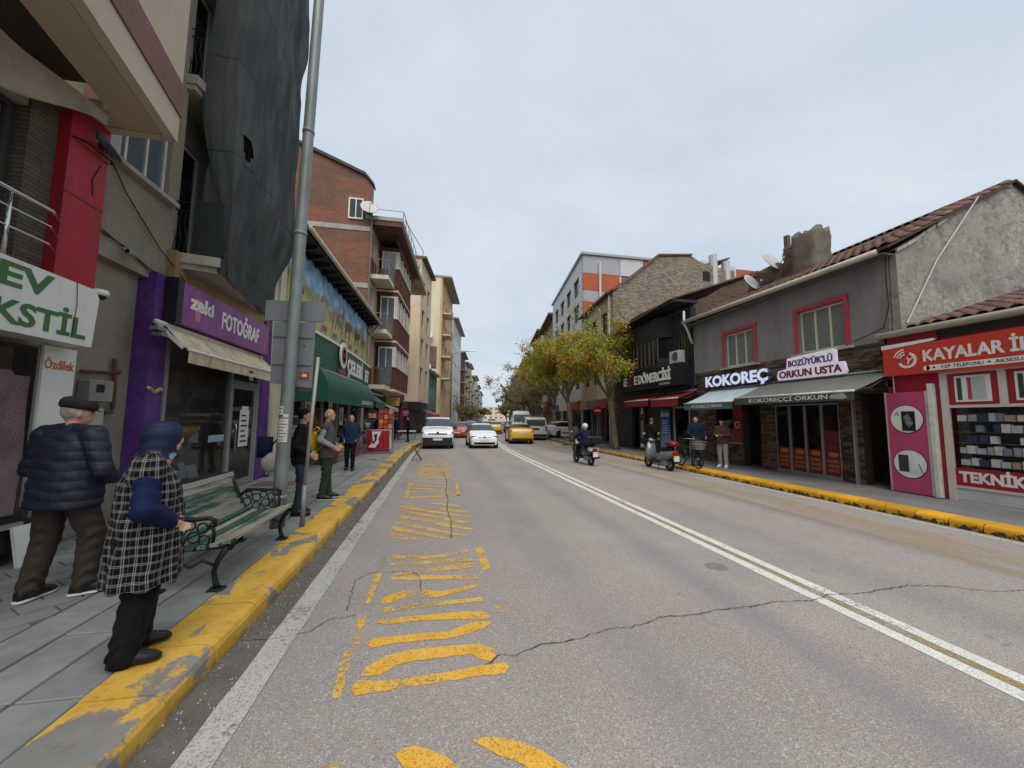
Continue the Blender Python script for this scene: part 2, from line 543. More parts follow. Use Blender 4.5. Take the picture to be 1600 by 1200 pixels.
def kerb_stone(xo, xi, y0, y1, h, mat, parent, sgn):
    """one kerb stone; xo street face, xi walking-side edge"""
    e = 0.006 if sgn > 0 else 0.011
    y0 += e; y1 -= e
    a = sgn
    prof = lambda y: [(xo + off(y) + a * 0.012, y, -0.02), (xo + off(y), y, h - 0.055), (xo + off(y) - a * 0.018, y, h - 0.022), (xo + off(y) - a * 0.06, y, h - 0.004),
                      (xo + off(y) - a * 0.1, y, h), (xi + off(y), y, h), (xi + off(y), y, -0.02)]
    jz = random.uniform(-0.004, 0.004); jx = random.uniform(-0.006, 0.006)
    r = [[(p[0] + jx, p[1], p[2] + (jz if p[2] > 0 else 0)) for p in prof(y)] for y in (y0, (y0 + y1) / 2, y1)]
    MB().loft(r).build("kerb_stone", mat, parent)
y = -2.0
js = [2.0, 2.71, 3.22, 3.85, 4.35, 4.95, 5.5]
ys = list(np.arange(-1.4, 1.5, 0.68)) + js
while ys[-1] < 24: ys.append(ys[-1] + random.choice((0.5, 0.56, 0.68, 0.62)))
while ys[-1] < 60: ys.append(ys[-1] + 1.0)
for a, b in zip(ys[:-1], ys[1:]):
    kerb_stone(-1.50, -1.93, a, b, 0.15, KERB, pl, 1)
ys = [1.5]
while ys[-1] < 22: ys.append(ys[-1] + random.uniform(0.42, 0.5))
while ys[-1] < 70: ys.append(ys[-1] + 1.0)
for a, b in zip(ys[:-1], ys[1:]):
    kerb_stone(8.62, 9.0, a, b, 0.155, KERBR, pr_, -1)

# border slabs in rows along the kerb
for xa, xb, l0 in ((-2.28, -1.94, 0.9), (-2.64, -2.29, 0.75), (-2.98, -2.65, 0.8)):
    y = -0.6 - random.random() * 0.4
    while y < 15.5:
        l = l0 * random.uniform(0.92, 1.08)
        dz = random.uniform(-0.003, 0.002); g = 0.007
        MB().bevbox(xa + g, xb - g, y + g, y + l - g, 0.11, 0.15 + dz, 0.006).build("paving_slab", PAVE, pl)
        y += l
# rectangular blocks laid on the diagonal between the slabs and the shops
def clip_poly(poly, x0, x1, y0, y1):
    for ax, lim, s in ((0, x0, 1), (0, x1, -1), (1, y0, 1), (1, y1, -1)):
        outp = []
        for i in range(len(poly)):
            a, b = poly[i], poly[(i + 1) % len(poly)]
            da, db = s * (a[ax] - lim), s * (b[ax] - lim)
            if da >= 0: outp.append(a)
            if (da >= 0) != (db >= 0):
                k = da / (da - db); outp.append((a[0] + (b[0] - a[0]) * k, a[1] + (b[1] - a[1]) * k))
        poly = outp
        if len(poly) < 3: return []
    return poly
ang = math.radians(38); ca, sa = math.cos(ang), math.sin(ang)
BL, BW = 0.36, 0.24
for i in range(-40, 60):
    for j in range(-40, 60):
        u, v = i * BL + (BL / 2 if j % 2 else 0), j * BW
        q = []
        g = 0.007
        for du, dv in ((g, g), (BL - g, g), (BL - g, BW - g), (g, BW - g)):
            a, b = u + du, v + dv
            q.append((-3.7 + a * sa - b * ca, 4.5 + a * ca + b * sa))
        q = clip_poly(q, -4.62, -2.99, 1.2, 10.6)
        if len(q) < 3: continue
        ar = abs(sum(q[k][0] * q[(k + 1) % len(q)][1] - q[(k + 1) % len(q)][0] * q[k][1] for k in range(len(q)))) / 2
        if ar < 0.006: continue
        dz = random.uniform(-0.004, 0.003)
        MB().prism(q, 0.11, 0.15 + dz).build("paving_block", PAVE_D, pl)
# plain slabs further on
sl = strip(-9, -2.99, 10.62, 60, 0.149)
sl.build("far_paving", PAVE_D, pl)
sl = strip(-2.98, -1.94, 15.8, 60, 0.149)
sl.build("far_paving", PAVE, pl)

# gutter dirt, edge lines and centre lines
strip(-1.50, -1.24, -3, 40, 0.004, 0.25, 0.02).build("gutter_dirt", DIRT, road)
strip(-1.26, -1.06, -3, 40, 0.008, 0.25, 0.006).build("edge_line", P_WHT2, road)
strip(8.36, 8.48, -3, 60, 0.004, 0.5, 0.006).build("edge_line", P_WHT2, road)
strip(3.69, 3.83, -4, 120, 0.004, 0.5, 0.006).build("centre_line", P_WHT, road)
strip(3.93, 4.06, -4, 120, 0.004, 0.5, 0.006).build("centre_line", P_WHT, road)
strip(3.835, 3.925, -4, 60, 0.004, 0.5, 0.004).build("centre_line", P_OLV, road)

MARK = {
 'bright': [
  [(-0.5, 2.8), (-0.48, 2.88), (-0.29, 2.84), (-0.03, 2.85), (0.31, 2.88), (0.52, 2.9), (0.55, 2.84), (0.5, 2.78), (0.3, 2.78), (-0.03, 2.76), (-0.28, 2.74), (-0.47, 2.73)],
  [(-0.47, 2.92), (-0.45, 3.01), (-0.33, 3.12), (-0.12, 3.17), (0.18, 3.17), (0.36, 3.15), (0.47, 3.07), (0.5, 2.98), (0.42, 2.93), (0.34, 2.98), (0.28, 3.04), (0.1, 3.03), (-0.11, 3.03), (-0.24, 3.0), (-0.34, 2.91)],
  [(-0.48, 3.63), (-0.4, 3.67), (-0.06, 3.68), (0.29, 3.69), (0.47, 3.64), (0.51, 3.56), (0.45, 3.52), (0.11, 3.57), (-0.22, 3.59), (-0.38, 3.57)],
  [(-0.5, 3.31), (-0.45, 3.38), (-0.21, 3.38), (0.03, 3.38), (0.14, 3.37), (0.29, 3.47), (0.4, 3.49), (0.51, 3.47), (0.44, 3.38), (0.27, 3.31), (0.14, 3.27), (-0.05, 3.28), (-0.27, 3.28), (-0.44, 3.24)],
  [(-0.49, 3.96), (-0.46, 4.1), (-0.31, 4.21), (-0.07, 4.19), (0.08, 4.14), (0.48, 4.25), (0.45, 4.17), (0.24, 4.09), (0.01, 4.0), (-0.15, 4.07), (-0.3, 4.05), (-0.38, 3.96)],
  [(-0.18, 2.24), (-0.14, 2.27), (-0.08, 2.28), (0.0, 2.25), (0.09, 2.18), (0.15, 2.11), (0.18, 2.06), (0.2, 1.9), (-0.02, 1.9), (-0.09, 2.11), (-0.15, 2.21)],
  [(0.23, 2.26), (0.35, 2.27), (0.46, 2.23), (0.6, 2.12), (0.69, 2.02), (0.73, 1.94), (0.56, 1.97), (0.48, 2.06), (0.31, 2.19)],
 ],
 'worn': [
  [(-0.46, 3.84), (-0.44, 3.88), (-0.07, 3.91), (0.46, 3.94), (0.47, 3.86), (-0.06, 3.83), (-0.44, 3.78)],
  [(-0.47, 4.58), (-0.09, 4.57), (0.48, 4.49), (0.48, 4.38), (-0.08, 4.44), (-0.45, 4.5)],
  [(-0.44, 4.68), (-0.09, 4.74), (0.23, 4.83), (0.47, 4.87), (0.48, 4.73), (0.22, 4.69), (-0.09, 4.63), (-0.41, 4.61)],
  [(-0.51, 5.0), (-0.1, 5.01), (0.47, 5.04), (0.47, 4.92), (-0.1, 4.91), (-0.49, 4.91)],
  [(-0.53, 5.31), (-0.35, 5.26), (-0.1, 5.18), (0.14, 5.21), (0.46, 5.36), (0.46, 5.26), (0.14, 5.11), (-0.1, 5.08), (-0.51, 5.16)],
  [(0.54, 5.41), (0.65, 5.43), (0.66, 4.66), (0.56, 4.58)], [(0.57, 3.73), (0.67, 3.73), (0.67, 3.62), (0.58, 3.62)],
  [(-0.65, 3.73), (-0.57, 3.75), (-0.55, 3.27), (-0.59, 3.28)], [(-0.65, 3.21), (-0.58, 3.27), (-0.55, 2.72), (-0.6, 2.73)],
  [(-0.65, 4.69), (-0.57, 4.71), (-0.58, 3.98), (-0.62, 3.98)],
  [(-0.67, 6.19), (-0.59, 6.22), (-0.28, 5.95), (-0.2, 5.88), (-0.35, 5.86), (-0.65, 6.05)],
  [(-0.7, 6.61), (-0.64, 6.66), (-0.22, 6.24), (0.24, 5.85), (0.16, 5.82), (-0.21, 6.1), (-0.6, 6.39)],
  [(-0.66, 6.91), (-0.59, 6.91), (-0.12, 6.5), (0.47, 6.01), (0.48, 5.94), (0.27, 6.04), (-0.14, 6.37), (-0.62, 6.79)],
  [(-0.7, 7.38), (-0.6, 7.36), (-0.08, 6.94), (0.63, 6.28), (0.63, 6.2), (0.28, 6.43), (-0.15, 6.77), (-0.65, 7.21)],
  [(-0.69, 7.72), (-0.62, 7.75), (-0.01, 7.28), (0.63, 6.68), (0.61, 6.55), (0.27, 6.83), (-0.17, 7.2), (-0.66, 7.61)],
  [(-0.72, 8.11), (-0.62, 8.12), (-0.01, 7.62), (0.63, 7.05), (0.6, 6.96), (0.28, 7.23), (-0.18, 7.58), (-0.67, 7.95)],
  [(-0.55, 8.21), (-0.01, 7.89), (0.62, 7.46), (0.59, 7.36), (-0.01, 7.74), (-0.55, 8.11)],
  [(-0.13, 8.36), (0.26, 8.18), (0.59, 7.88), (0.57, 7.82), (0.25, 8.01), (-0.13, 8.27)],
  [(-0.56, 8.84), (-0.56, 9.01), (0.24, 9.13), (0.56, 9.14), (0.55, 8.98), (0.24, 8.92), (-0.54, 8.82)],
  [(-0.56, 9.35), (0.25, 9.35), (0.45, 9.26), (0.24, 9.18), (-0.55, 9.22)], [(-0.58, 9.75), (0.25, 9.52), (0.46, 9.43), (0.25, 9.4), (-0.57, 9.61)],
  [(-0.59, 10.18), (0.26, 9.82), (0.25, 9.69), (-0.58, 10.03)], [(-0.57, 10.58), (0.38, 10.18), (0.38, 10.08), (-0.56, 10.44)],
  [(-0.59, 11.34), (0.39, 10.6), (0.39, 10.49), (-0.58, 11.18)],
  [(-0.73, 11.2), (-0.62, 11.18), (-0.61, 8.82), (-0.69, 8.84)], [(0.52, 11.04), (0.58, 11.03), (0.56, 9.03), (0.47, 8.99)],
  [(-0.56, 2.24), (-0.45, 2.24), (-0.43, 2.17), (-0.58, 2.2)],
 ],
 'faded': [[(0.61, 2.94), (0.69, 2.93), (0.64, 2.76), (0.59, 2.76)], [(-0.65, 5.26), (-0.57, 5.28), (-0.57, 4.76), (-0.64, 4.76)]],
}
for yy in np.arange(11.7, 19.5, 0.52):
    MARK['worn' if yy < 16 else 'faded'].append([(-0.6, yy + 0.42), (0.45, yy + 0.1), (0.45, yy - 0.14), (-0.6, yy + 0.18)])
for k, pm in (('bright', P_YEL), ('worn', P_YEL2), ('faded', P_YEL3)):
    for poly in MARK[k]:
        # soften the outline so it reads as hand-rolled paint
        vs = []
        for i in range(len(poly)):
            a, b = poly[i], poly[(i + 1) % len(poly)]
            n = max(1, int(math.hypot(b[0] - a[0], b[1] - a[1]) / 0.06))
            for q in range(n):
                vs.append((a[0] + (b[0] - a[0]) * q / n + random.uniform(-.006, .006) + off(a[1]), a[1] + (b[1] - a[1]) * q / n + random.uniform(-.006, .006), 0.004))
        MB().add(vs, [tuple(range(len(vs) - 1, -1, -1))]).build("road_lettering" if k == 'bright' else "road_marking", pm, road)
# faded yellow bay paint along the right kerb
strip(7.0, 7.75, -1, 34, 0.004, 0.6, 0.16).build("road_marking", P_YEL3, road)
strip(6.6, 6.85, 2, 34, 0.004, 0.6, 0.05).build("road_marking", P_YEL3, road)

def crack(pts, w):
    P = []
    for i in range(len(pts) - 1):
        a, b = pts[i], pts[i + 1]
        n = max(2, int(math.hypot(b[0] - a[0], b[1] - a[1]) / 0.035))
        for k in range(n):
            P.append((a[0] + (b[0] - a[0]) * k / n + random.gauss(0, .008), a[1] + (b[1] - a[1]) * k / n + random.gauss(0, .008)))
    P.append(pts[-1])
    vs, fs = [], []
    for i, p in enumerate(P):
        q = P[min(i + 1, len(P) - 1)]; r = P[max(i - 1, 0)]
        d = Vector((q[0] - r[0], q[1] - r[1])); d = d.normalized() if d.length else Vector((1, 0))
        ww = w * random.uniform(0.3, 1.0)
        vs += [(p[0] - d.y * ww, p[1] + d.x * ww, 0.009), (p[0] + d.y * ww, p[1] - d.x * ww, 0.009)]
    fs = [(2 * i, 2 * i + 1, 2 * i + 3, 2 * i + 2) for i in range(len(P) - 1)]
    MB().add(vs, fs).build("crack", CRACK, road)
crack([(0.38, 2.89), (0.49, 2.97), (0.62, 2.96), (0.69, 3.0), (0.86, 3.07), (1.06, 3.07), (1.46, 3.17), (1.76, 3.19), (1.99, 3.28), (2.37, 3.27), (2.52, 3.31), (2.97, 3.32), (3.27, 3.36), (3.64, 3.32), (3.84, 3.36), (3.91, 3.4), (4.35, 3.37), (5.0, 3.44), (5.43, 3.36), (5.76, 3.17), (6.4, 3.12)], 0.006)
crack([(-1.45, 3.5), (-1.2, 3.5), (-0.99, 3.54), (-0.88, 3.74), (-0.66, 3.77)], 0.004)
crack([(-0.76, 3.88), (-0.83, 4.56), (-0.68, 4.74), (-0.27, 4.71), (-0.15, 4.55), (-0.11, 4.15)], 0.004)
crack([(0.25, 5.9), (0.27, 6.9), (0.22, 7.6), (0.26, 8.6), (0.24, 9.6), (0.3, 11), (0.2, 13)], 0.008)
# a round iron cover patch beside the centre line
mc = MB().lathe((3.35, 4.27, -0.012), [(0.13, 0), (0.13, 0.014), (0.1, 0.015), (0.001, 0.015)], 24)
mc.build("road_cover", M("iron_cover", '#7b7773', 0.85, 0.15, 20, 0.5, 60, metal=0.2), road)
# loose grit and leaf litter in the gutter
gb = MB()
for k in range(900):
    yy = random.uniform(0.5, 16); xx = -1.48 + abs(random.gauss(0, 0.13)); s = random.uniform(.003, .009)
    a = random.uniform(0, 6.3)
    gb.add([(xx + s * math.cos(a + t), yy + s * math.sin(a + t), 0.006) for t in (0, 2.1, 4.2)] + [(xx, yy, 0.008 + s)], [(0, 1, 3), (1, 2, 3), (2, 0, 3)])
tag(gb.build("gutter_grit", M("grit", '#a09a90', 0.9, 0.5, 30)), "pale grit and crumbs lying in the gutter of the left kerb", "grit", kind="stuff")
# ------------------------------------------------------------------ common surface materials
def stucco_mat(key, c1, c2, dirt='#55504a', scale=1.4, grain=140, strength=0.7, amt=0.5):
    t = NT(key)
    col = t.mix(t.step(t.noise(scale, 6, 0.65), 0.3, 0.7), hx(c1), hx(c2))
    n = t.step(t.noise(1.1, 6, 0.7, t.scalev((1, 1, 0.22))), 0.48, 0.72)
    col = t.mix(t.math('MULTIPLY', n, amt), col, hx(dirt))
    gr = t.noise(grain, 3, 0.7)
    col = t.mix(t.math('MULTIPLY', t.step(gr, 0.55, 0.35), 0.35), col, hx(dirt))
    t.bump(gr, strength, 0.012)
    return t.done(col, 0.92, None, 0.2)
PEBBLE = stucco_mat("pebbledash_grey", '#8b8274', '#a3998a', '#5e574d', 1.2, 75, 0.9, 0.5)
BEIGE = stucco_mat("beige_render", '#c0b29c', '#ccbfaa', '#877c6c', 1.0, 160, 0.4, 0.35)
BEIGE_S = stucco_mat("beige_soffit", '#b5a58d', '#bfae96', '#8a7d6b', 1.0, 120, 0.3, 0.3)
BROWN = M("brown_band", '#7d5c55', 0.85, 0.12, 3, 0.3, 140, dirt='#5e4843', dirt_amt=0.4)
GREYREN = stucco_mat("grey_render", '#827e7b', '#8f8b88', '#605b58', 0.8, 160, 0.35, 0.6)
RED = M("red_paint", '#a01f2c', 0.55, 0.12, 2, 0.25, 50, dirt='#5f2427', dirt_amt=0.45, dirt_scale=3, streak=True)
PURPLE = M("purple_paint", '#4f2d70', 0.6, 0.14, 2, 0.2, 70, dirt='#8a6aa0', dirt_amt=0.25, dirt_scale=3)
WHITEP = M("white_panel", '#d9d8d2', 0.45, 0.05, 1.5, 0.08, 60, dirt='#b5b0a4', dirt_amt=0.5, dirt_scale=2.5, streak=True)
WHITEF = M("white_frame", '#cfccc4', 0.5, 0.06, 3, 0.1, 60, dirt='#8e897e', dirt_amt=0.45, dirt_scale=4)
ALU = M("aluminium", '#a9aaa9', 0.35, 0.06, 4, 0.05, 60, metal=0.7)
CHROME = M("stainless_steel", '#c9cacb', 0.18, 0.05, 4, 0.0, 60, metal=1.0)
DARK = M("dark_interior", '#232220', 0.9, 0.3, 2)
BLACKP = M("black_paint", '#1b1b1d', 0.5, 0.2, 3, 0.1, 60)
IRON = M("black_iron", '#18191a', 0.55, 0.2, 6, 0.2, 80, metal=0.3)
GREYP = M("grey_paint_metal", '#73777a', 0.5, 0.08, 2, 0.1, 60, dirt='#55585b', dirt_amt=0.4, streak=True)
GALV = M("galvanised_steel", '#7f8483', 0.5, 0.12, 3, 0.15, 80, metal=0.35, dirt='#5c5f5c', dirt_amt=0.5, dirt_scale=5, streak=True)
CONC = M("concrete", '#a39e92', 0.9, 0.16, 2, 0.4, 60, dirt='#6b655b', dirt_amt=0.55, streak=True)
WOODD = M("dark_wood", '#4a3a2c', 0.75, 0.25, 8, 0.2, 60)
GLASS = glass_mat("window_glass", '#15191b')
GLASS_S = glass_mat("shop_glass", '#0c0f10', 0.03, 0.88, 0.8)
GLASS_L = glass_mat("pale_window_glass", '#59646a', 0.06)
CURTAIN = M("net_curtain", '#b9b6ac', 0.9, 0.12, 6, 0.3, 40)
CREAM = M("cream_paint", '#c9bfa8', 0.7, 0.1, 2, 0.15, 60, dirt='#8f8672', dirt_amt=0.5, streak=True)
CABLE = M("black_cable", '#1c1b1a', 0.6, 0.1)

def wall_x(mb, X0, X1, ya, yb, za, zb, holes):
    """wall slab between X0 and X1 with rectangular holes (y0,y1,z0,z1)"""
    ys = sorted({ya, yb} | {min(max(h[k], ya), yb) for h in holes for k in (0, 1)})
    zs = sorted({za, zb} | {min(max(h[k], za), zb) for h in holes for k in (2, 3)})
    for i in range(len(ys) - 1):
        # merge vertical runs
        run = None
        for j in range(len(zs) - 1):
            cy, cz = (ys[i] + ys[i + 1]) / 2, (zs[j] + zs[j + 1]) / 2
            solid = not any(h[0] < cy < h[1] and h[2] < cz < h[3] for h in holes)
            if solid:
                if run is None: run = zs[j]
            if (not solid or j == len(zs) - 2) and run is not None:
                top = zs[j + 1] if solid else zs[j]
                mb.box(min(X0, X1), max(X0, X1), ys[i], ys[i + 1], run, top); run = None
    return mb

def window(parent, X, s, y0, y1, z0, z1, panes=2, frame=WHITEF, glass=GLASS, depth=0.12, fw=0.05, curtain=False, sill=None, T=None, flip=False, name="window", gap=None):
    """window set in a wall facing s (+1 or -1 in x): frame bars, panes, curtain and sill as parts of the window"""
    xa = X - s * depth
    def bx(mb, a, b, *r): return mb.box(min(a, b), max(a, b), *r)
    mb = MB(T, flip)
    bx(mb, xa, xa + s * 0.05, y0, y1, z0, z0 + fw); bx(mb, xa, xa + s * 0.05, y0, y1, z1 - fw, z1)
    for k in range(panes + 1):
        yy = y0 + (y1 - y0 - fw) * k / panes
        bx(mb, xa, xa + s * 0.048, yy, yy + fw, z0 + fw, z1 - fw)
    w = mb.build(name, frame, parent)
    for k in range(panes):
        a = y0 + (y1 - y0 - fw) * k / panes + fw; b = y0 + (y1 - y0 - fw) * (k + 1) / panes
        if gap is None or k not in gap:
            bx(MB(T, flip), xa + s * 0.014, xa + s * 0.022, a - 0.004, b + 0.004, z0 + fw - 0.004, z1 - fw + 0.004).build("pane", glass, w)
    if curtain:
        cb = MB(T, flip)
        n = max(8, int((y1 - y0) / 0.035))
        cb.grid(lambda u, v: (xa - s * (0.07 + 0.018 * math.sin(u * n * 1.1) * (0.6 + 0.4 * math.sin(u * 7))), y0 + (y1 - y0) * u, z0 + (z1 - z0) * v), n * 2, 1)
        cb.build("curtain", CURTAIN, w)
    if sill:
        bx(MB(T, flip), X - s * depth, X + s * 0.07, y0 - 0.06, y1 + 0.06, z0 - 0.06, z0 - 0.002).build("sill", sill, w)
    return w

def cable(parent, pts, r=0.008, sag=0.0, name="cable", mat=None):
    P = []
    for i in range(len(pts) - 1):
        a, b = Vector(pts[i]), Vector(pts[i + 1])
        for k in range(8):
            t = k / 8; p = a.lerp(b, t); p.z -= sag * 4 * t * (1 - t); P.append(tuple(p))
    P.append(pts[-1])
    return MB().tube(P, r, 5).build(name, mat or CABLE, parent)

# ================================================================== left: household textile shop with flats above
tb = thing("corner_building", "beige rendered building with overhanging bay above the household textile shop", "building", (-6, 5.2, 0.15))
# walls: front of shop floor, stuccoed strip over the niche, upper wall
mb = MB(); wall_x(mb, -4.62, -4.95, 5.70, 7.52, 3.95, 17, [(6.0, 7.24, 5.42, 6.75)]); mb.build("wall", PEBBLE, tb)
MB().box(-5.1, -4.76, 5.70, 7.42, 0.13, 3.95).build("niche_wall", PEBBLE, tb)
MB().box(-4.755, -4.64, 5.60, 7.0, 3.951, 3.99).build("niche_ceiling", CONC, tb)
MB().box(-7.2, -4.6, 1.5, 5.60, 0.13, 0.55).build("plinth", M("dark_plinth", '#3f3d3a', 0.7, 0.2, 3, 0.2), tb)
MB().box(-8.5, -6.6, 0.5, 7.4, 0.13, 17).build("inner_wall", PEBBLE, tb)
MB().box(-7.2, -4.7, 1.5, 5.60, 2.55, 3.4).build("floor_slab", CONC, tb)
MB().box(-4.5, -4.36, 1.5, 4.5, 3.0, 3.3).build("ledge", CONC, tb)
window(tb, -4.62, 1, 6.0, 7.24, 5.42, 6.75, 3, WHITEF, GLASS_L, 0.12, 0.045, sill=CONC)
MB().box(-4.62, -4.50, 5.9, 7.36, 5.33, 5.40).build("window_ledge", CONC, tb)
# red corner pier with paint joints
rp = MB().box(-4.72, -4.35, 5.17, 5.70, 3.2, 5.47).build("red_pier", RED, tb)
MB().box(-4.352, -4.347, 5.168, 5.702, 4.36, 4.372).build("joint", BLACKP, rp)
MB().box(-4.352, -4.347, 5.168, 5.702, 5.03, 5.045).build("joint", BLACKP, rp)
MB().tube([(-4.345, 5.6, 4.95), (-4.343, 5.5, 4.7), (-4.345, 5.53, 4.5)], 0.006, 5).build("paint_run", BLACKP, rp)
# stone-faced strip beside the pier, upper shop window
def ledge_stone(key, cols, rows=0.05, length=0.28):
    t = NT(key)
    br = t.n.new("ShaderNodeTexBrick")
    x, y, z = t.sep()
    t.l.new(t.comb(t.math('ADD', x, y), z, 0.0), br.inputs["Vector"])
    br.inputs["Scale"].default_value = 1.0
    br.inputs["Brick Width"].default_value = length; br.inputs["Row Height"].default_value = rows
    br.inputs["Mortar Size"].default_value = 0.004
    br.inputs["Color1"].default_value = hx(cols[0]); br.inputs["Color2"].default_value = hx(cols[1]); br.inputs["Mortar"].default_value = hx(cols[2])
    col = t.mix(t.math('MULTIPLY', t.noise(6, 5, 0.7), 0.6), br.outputs[0], hx(cols[2]))
    t.bump(t.math('ADD', br.outputs["Fac"], t.math('MULTIPLY', t.noise(25, 4), -0.5)), 0.6, 0.01)
    return t.done(col, 0.9, None, 0.2)
SPLIT = ledge_stone("split_stone_facing", ('#5f584e', '#74695c', '#3c3731'))
MB().box(-4.75, -4.47, 4.86, 5.165, 3.2, 5.47).build("stone_facing", SPLIT, tb)
MB().box(-4.75, -4.50, 1.5, 4.855, 5.12, 5.47).build("lintel", CONC, tb)
uw = window(tb, -4.55, 1, 2.2, 4.84, 3.42, 5.11, 2, M("dark_frame", '#3a3836', 0.5), GLASS_S, 0.1, 0.07)
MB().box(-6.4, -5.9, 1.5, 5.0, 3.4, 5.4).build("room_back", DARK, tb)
# tubular balcony railing over the sign
for zz, rr in ((3.92, 0.022), (3.75, 0.011), (3.56, 0.011)):
    MB().tube([(-4.12, 1.5, zz), (-4.12, 4.8, zz), (-4.3, 5.1, zz)], rr, 10).build("railing_bar", CHROME, tb, True)
for yy in (2.4, 3.4, 4.4):
    MB().tube([(-4.12, yy, 3.24), (-4.12, yy, 3.92)], 0.017, 10).build("railing_post", CHROME, tb, True)
# overhanging bay: rim soffit, fascia bands (front swings back toward the wall)
def bayx(y, inset=0.0): return -3.6 + 0.19 * (5.72 - y) - inset
def baywall(z0, z1, name, mat, proud=0.0, back=0.12):
    ys_ = (-1.0, 5.72)
    a = [(bayx(ys_[0]) + proud, ys_[0]), (bayx(ys_[1]) + proud, ys_[1] + proud), (-4.63, 5.72 + proud), (-4.63, 5.72 - back), (bayx(5.6) - back, 5.72 - back), (bayx(ys_[0]) - back, ys_[0])]
    return MB().prism(a, z0, z1).build(name, mat, tb)
baywall(5.47, 5.84, "fascia", BEIGE)
baywall(5.842, 6.29, "fascia_band", BROWN, 0.02)
baywall(6.292, 12.0, "bay_wall", BEIGE)
MB().prism([(bayx(-1) - 0.13, -1), (bayx(5.6) - 0.13, 5.59), (bayx(5.6) - 0.55, 5.59), (bayx(-1) - 0.55, -1)], 5.475, 5.6).build("soffit_rim", BEIGE_S, tb)
MB().prism([(bayx(-1) - 0.55, -1), (bayx(5.6) - 0.55, 5.25), (-4.62, 5.25), (-4.75, -1)], 5.78, 5.9).build("soffit", M("brown_soffit", '#4d443c', 0.9, 0.2, 2), tb)
MB().prism([(bayx(5.6) - 0.5, 5.26), (bayx(5.6) - 0.5, 5.59), (-4.64, 5.59), (-4.64, 5.26)], 5.49, 5.6).build("soffit_rim", BEIGE_S, tb)
# sagging canvas under the bay
def tarp(u, v):
    y = 1.2 + 4.1 * u
    gp_ = math.sin(PI * min(1, max(0, (y - 3.1) / 2.2))) ** 1.3
    xa, xb = -4.42, bayx(y) - 0.57 - 0.30 * gp_
    e_ = min(1, max(0, (u - 0.78) / 0.22)); e_ = e_ * e_ * (3 - 2 * e_)
    xa = xa + (xb - xa) * e_ * 0.97
    x = xa + (xb - xa) * v
    z = 5.14 + 0.16 * e_ + (0.42 - 0.16 * gp_) * v * (1 - 0.7 * e_) - 0.30 * math.sin(PI * v) ** 0.9 * (1 - e_) + 0.03 * math.sin(u * 23 + v * 4) * v * (1 - v) * 3
    return (x, y, z)
tag(MB().grid(tarp, 60, 24).build("canvas_awning", M("canvas", '#a59d8b', 0.9, 0.12, 2, 0.25, 80, dirt='#6d665a', dirt_amt=0.6, dirt_scale=2.5), None, True), "dirty cream canvas sagging under the overhanging bay of the textile shop", "awning")
# rolled quilts stacked behind the upper window
for k, (yy, zz, cc) in enumerate(((3.9, 3.55, '#8f3f55'), (4.1, 3.85, '#b9b6b8'), (4.15, 4.1, '#a9a6aa'), (4.05, 4.32, '#b4b2b8'))):
    q = MB().grid(lambda u, v: (-5.15 + 0.34 * math.cos(2 * PI * v), yy + (u - 0.5) * 1.1, zz + 0.15 * math.sin(2 * PI * v) + 0.02 * math.sin(u * 37 + v * 9)), 40, 16)
    tag(q.build("folded_quilt", M("quilt_%d" % k, cc, 0.9, 0.2, 8, 0.4, 30), None, True), ("maroon" if k == 0 else ("lowest", "lowest", "middle", "topmost")[k] + " grey") + " folded quilt stacked behind the upper shop window", "quilt", "folded quilts in the upper window")
# shop sign box
ts = thing("shop_sign", "white box sign with green letters EV TEKSTİL above the textile shop", "sign", (-4.3, 4.0, 2.5))
MB().prism([(1.9, 2.55), (5.42, 2.55), (5.46, 3.16), (5.40, 3.25), (1.9, 3.31)], -4.42, -4.10, 'x').build("sign_box", WHITEP, ts)
GREENL = M("green_letters", '#3f6b3c', 0.5, 0.08, 3, 0.05)
letters(ts, "EV", (-4.099, 4.36, 2.985), (0, 1, 0), (0, 0.02, 1), 0.53, 0.235, GREENL, 0.004, 0.03)
letters(ts, "TEKSTİL", (-4.099, 3.92, 2.625), (0, 1, 0), (0, 0.02, 1), 1.40, 0.235, GREENL, 0.004, 0.03)
cable(ts, [(-4.09, 5.14, 3.27), (-4.085, 5.16, 3.0), (-4.09, 5.14, 2.62)], 0.004)
# display window below the sign: printed bedspread, white panel
tsw = thing("display_window", "textile shop window with pink flowered bedspread and white brand panel", "shop window", (-4.5, 4.6, 0.55))
MB().box(-4.42, -4.36, 5.19, 5.58, 0.75, 2.53).build("brand_panel", WHITEP, tsw)
letters(tsw, "Özdilek", (-4.357, 5.2, 2.27), (0, 1, 0), (0, 0, 1), 0.36, 0.11, M("orange_letters", '#c2662f', 0.5, 0.05), 0.002, 0.02, single=True, name="lettering")
MB().box(-5.1, -5.05, 1.6, 5.18, 0.55, 2.55).build("back_board", DARK, tsw)
def bedspread_mat():
    t = NT("pink_bedspread")
    w = t.noise(5.5, 2, 0.5)
    d = t.voronoi(4.2, 'F1', 0)
    rings = t.math('ABSOLUTE', t.math('SINE', t.math('MULTIPLY', t.math('ADD', d, t.math('MULTIPLY', w, 0.3)), 34.0)))
    col = t.mix(t.step(t.noise(2.2, 3), 0.4, 0.6), hx('#b58a96'), hx('#cfb0b6'))
    col = t.mix(t.math('MULTIPLY', t.step(rings, 0.25, 0.08), 0.8), col, hx('#ece0e2'))
    dots = t.step(t.voronoi(38, 'F1', 0), 0.3, 0.22)
    col = t.mix(t.math('MULTIPLY', dots, 0.5), col, hx('#efe6e7'))
    t.bump(t.noise(30, 3), 0.3, 0.01)
    return t.done(col, 0.85, None, 0.3)
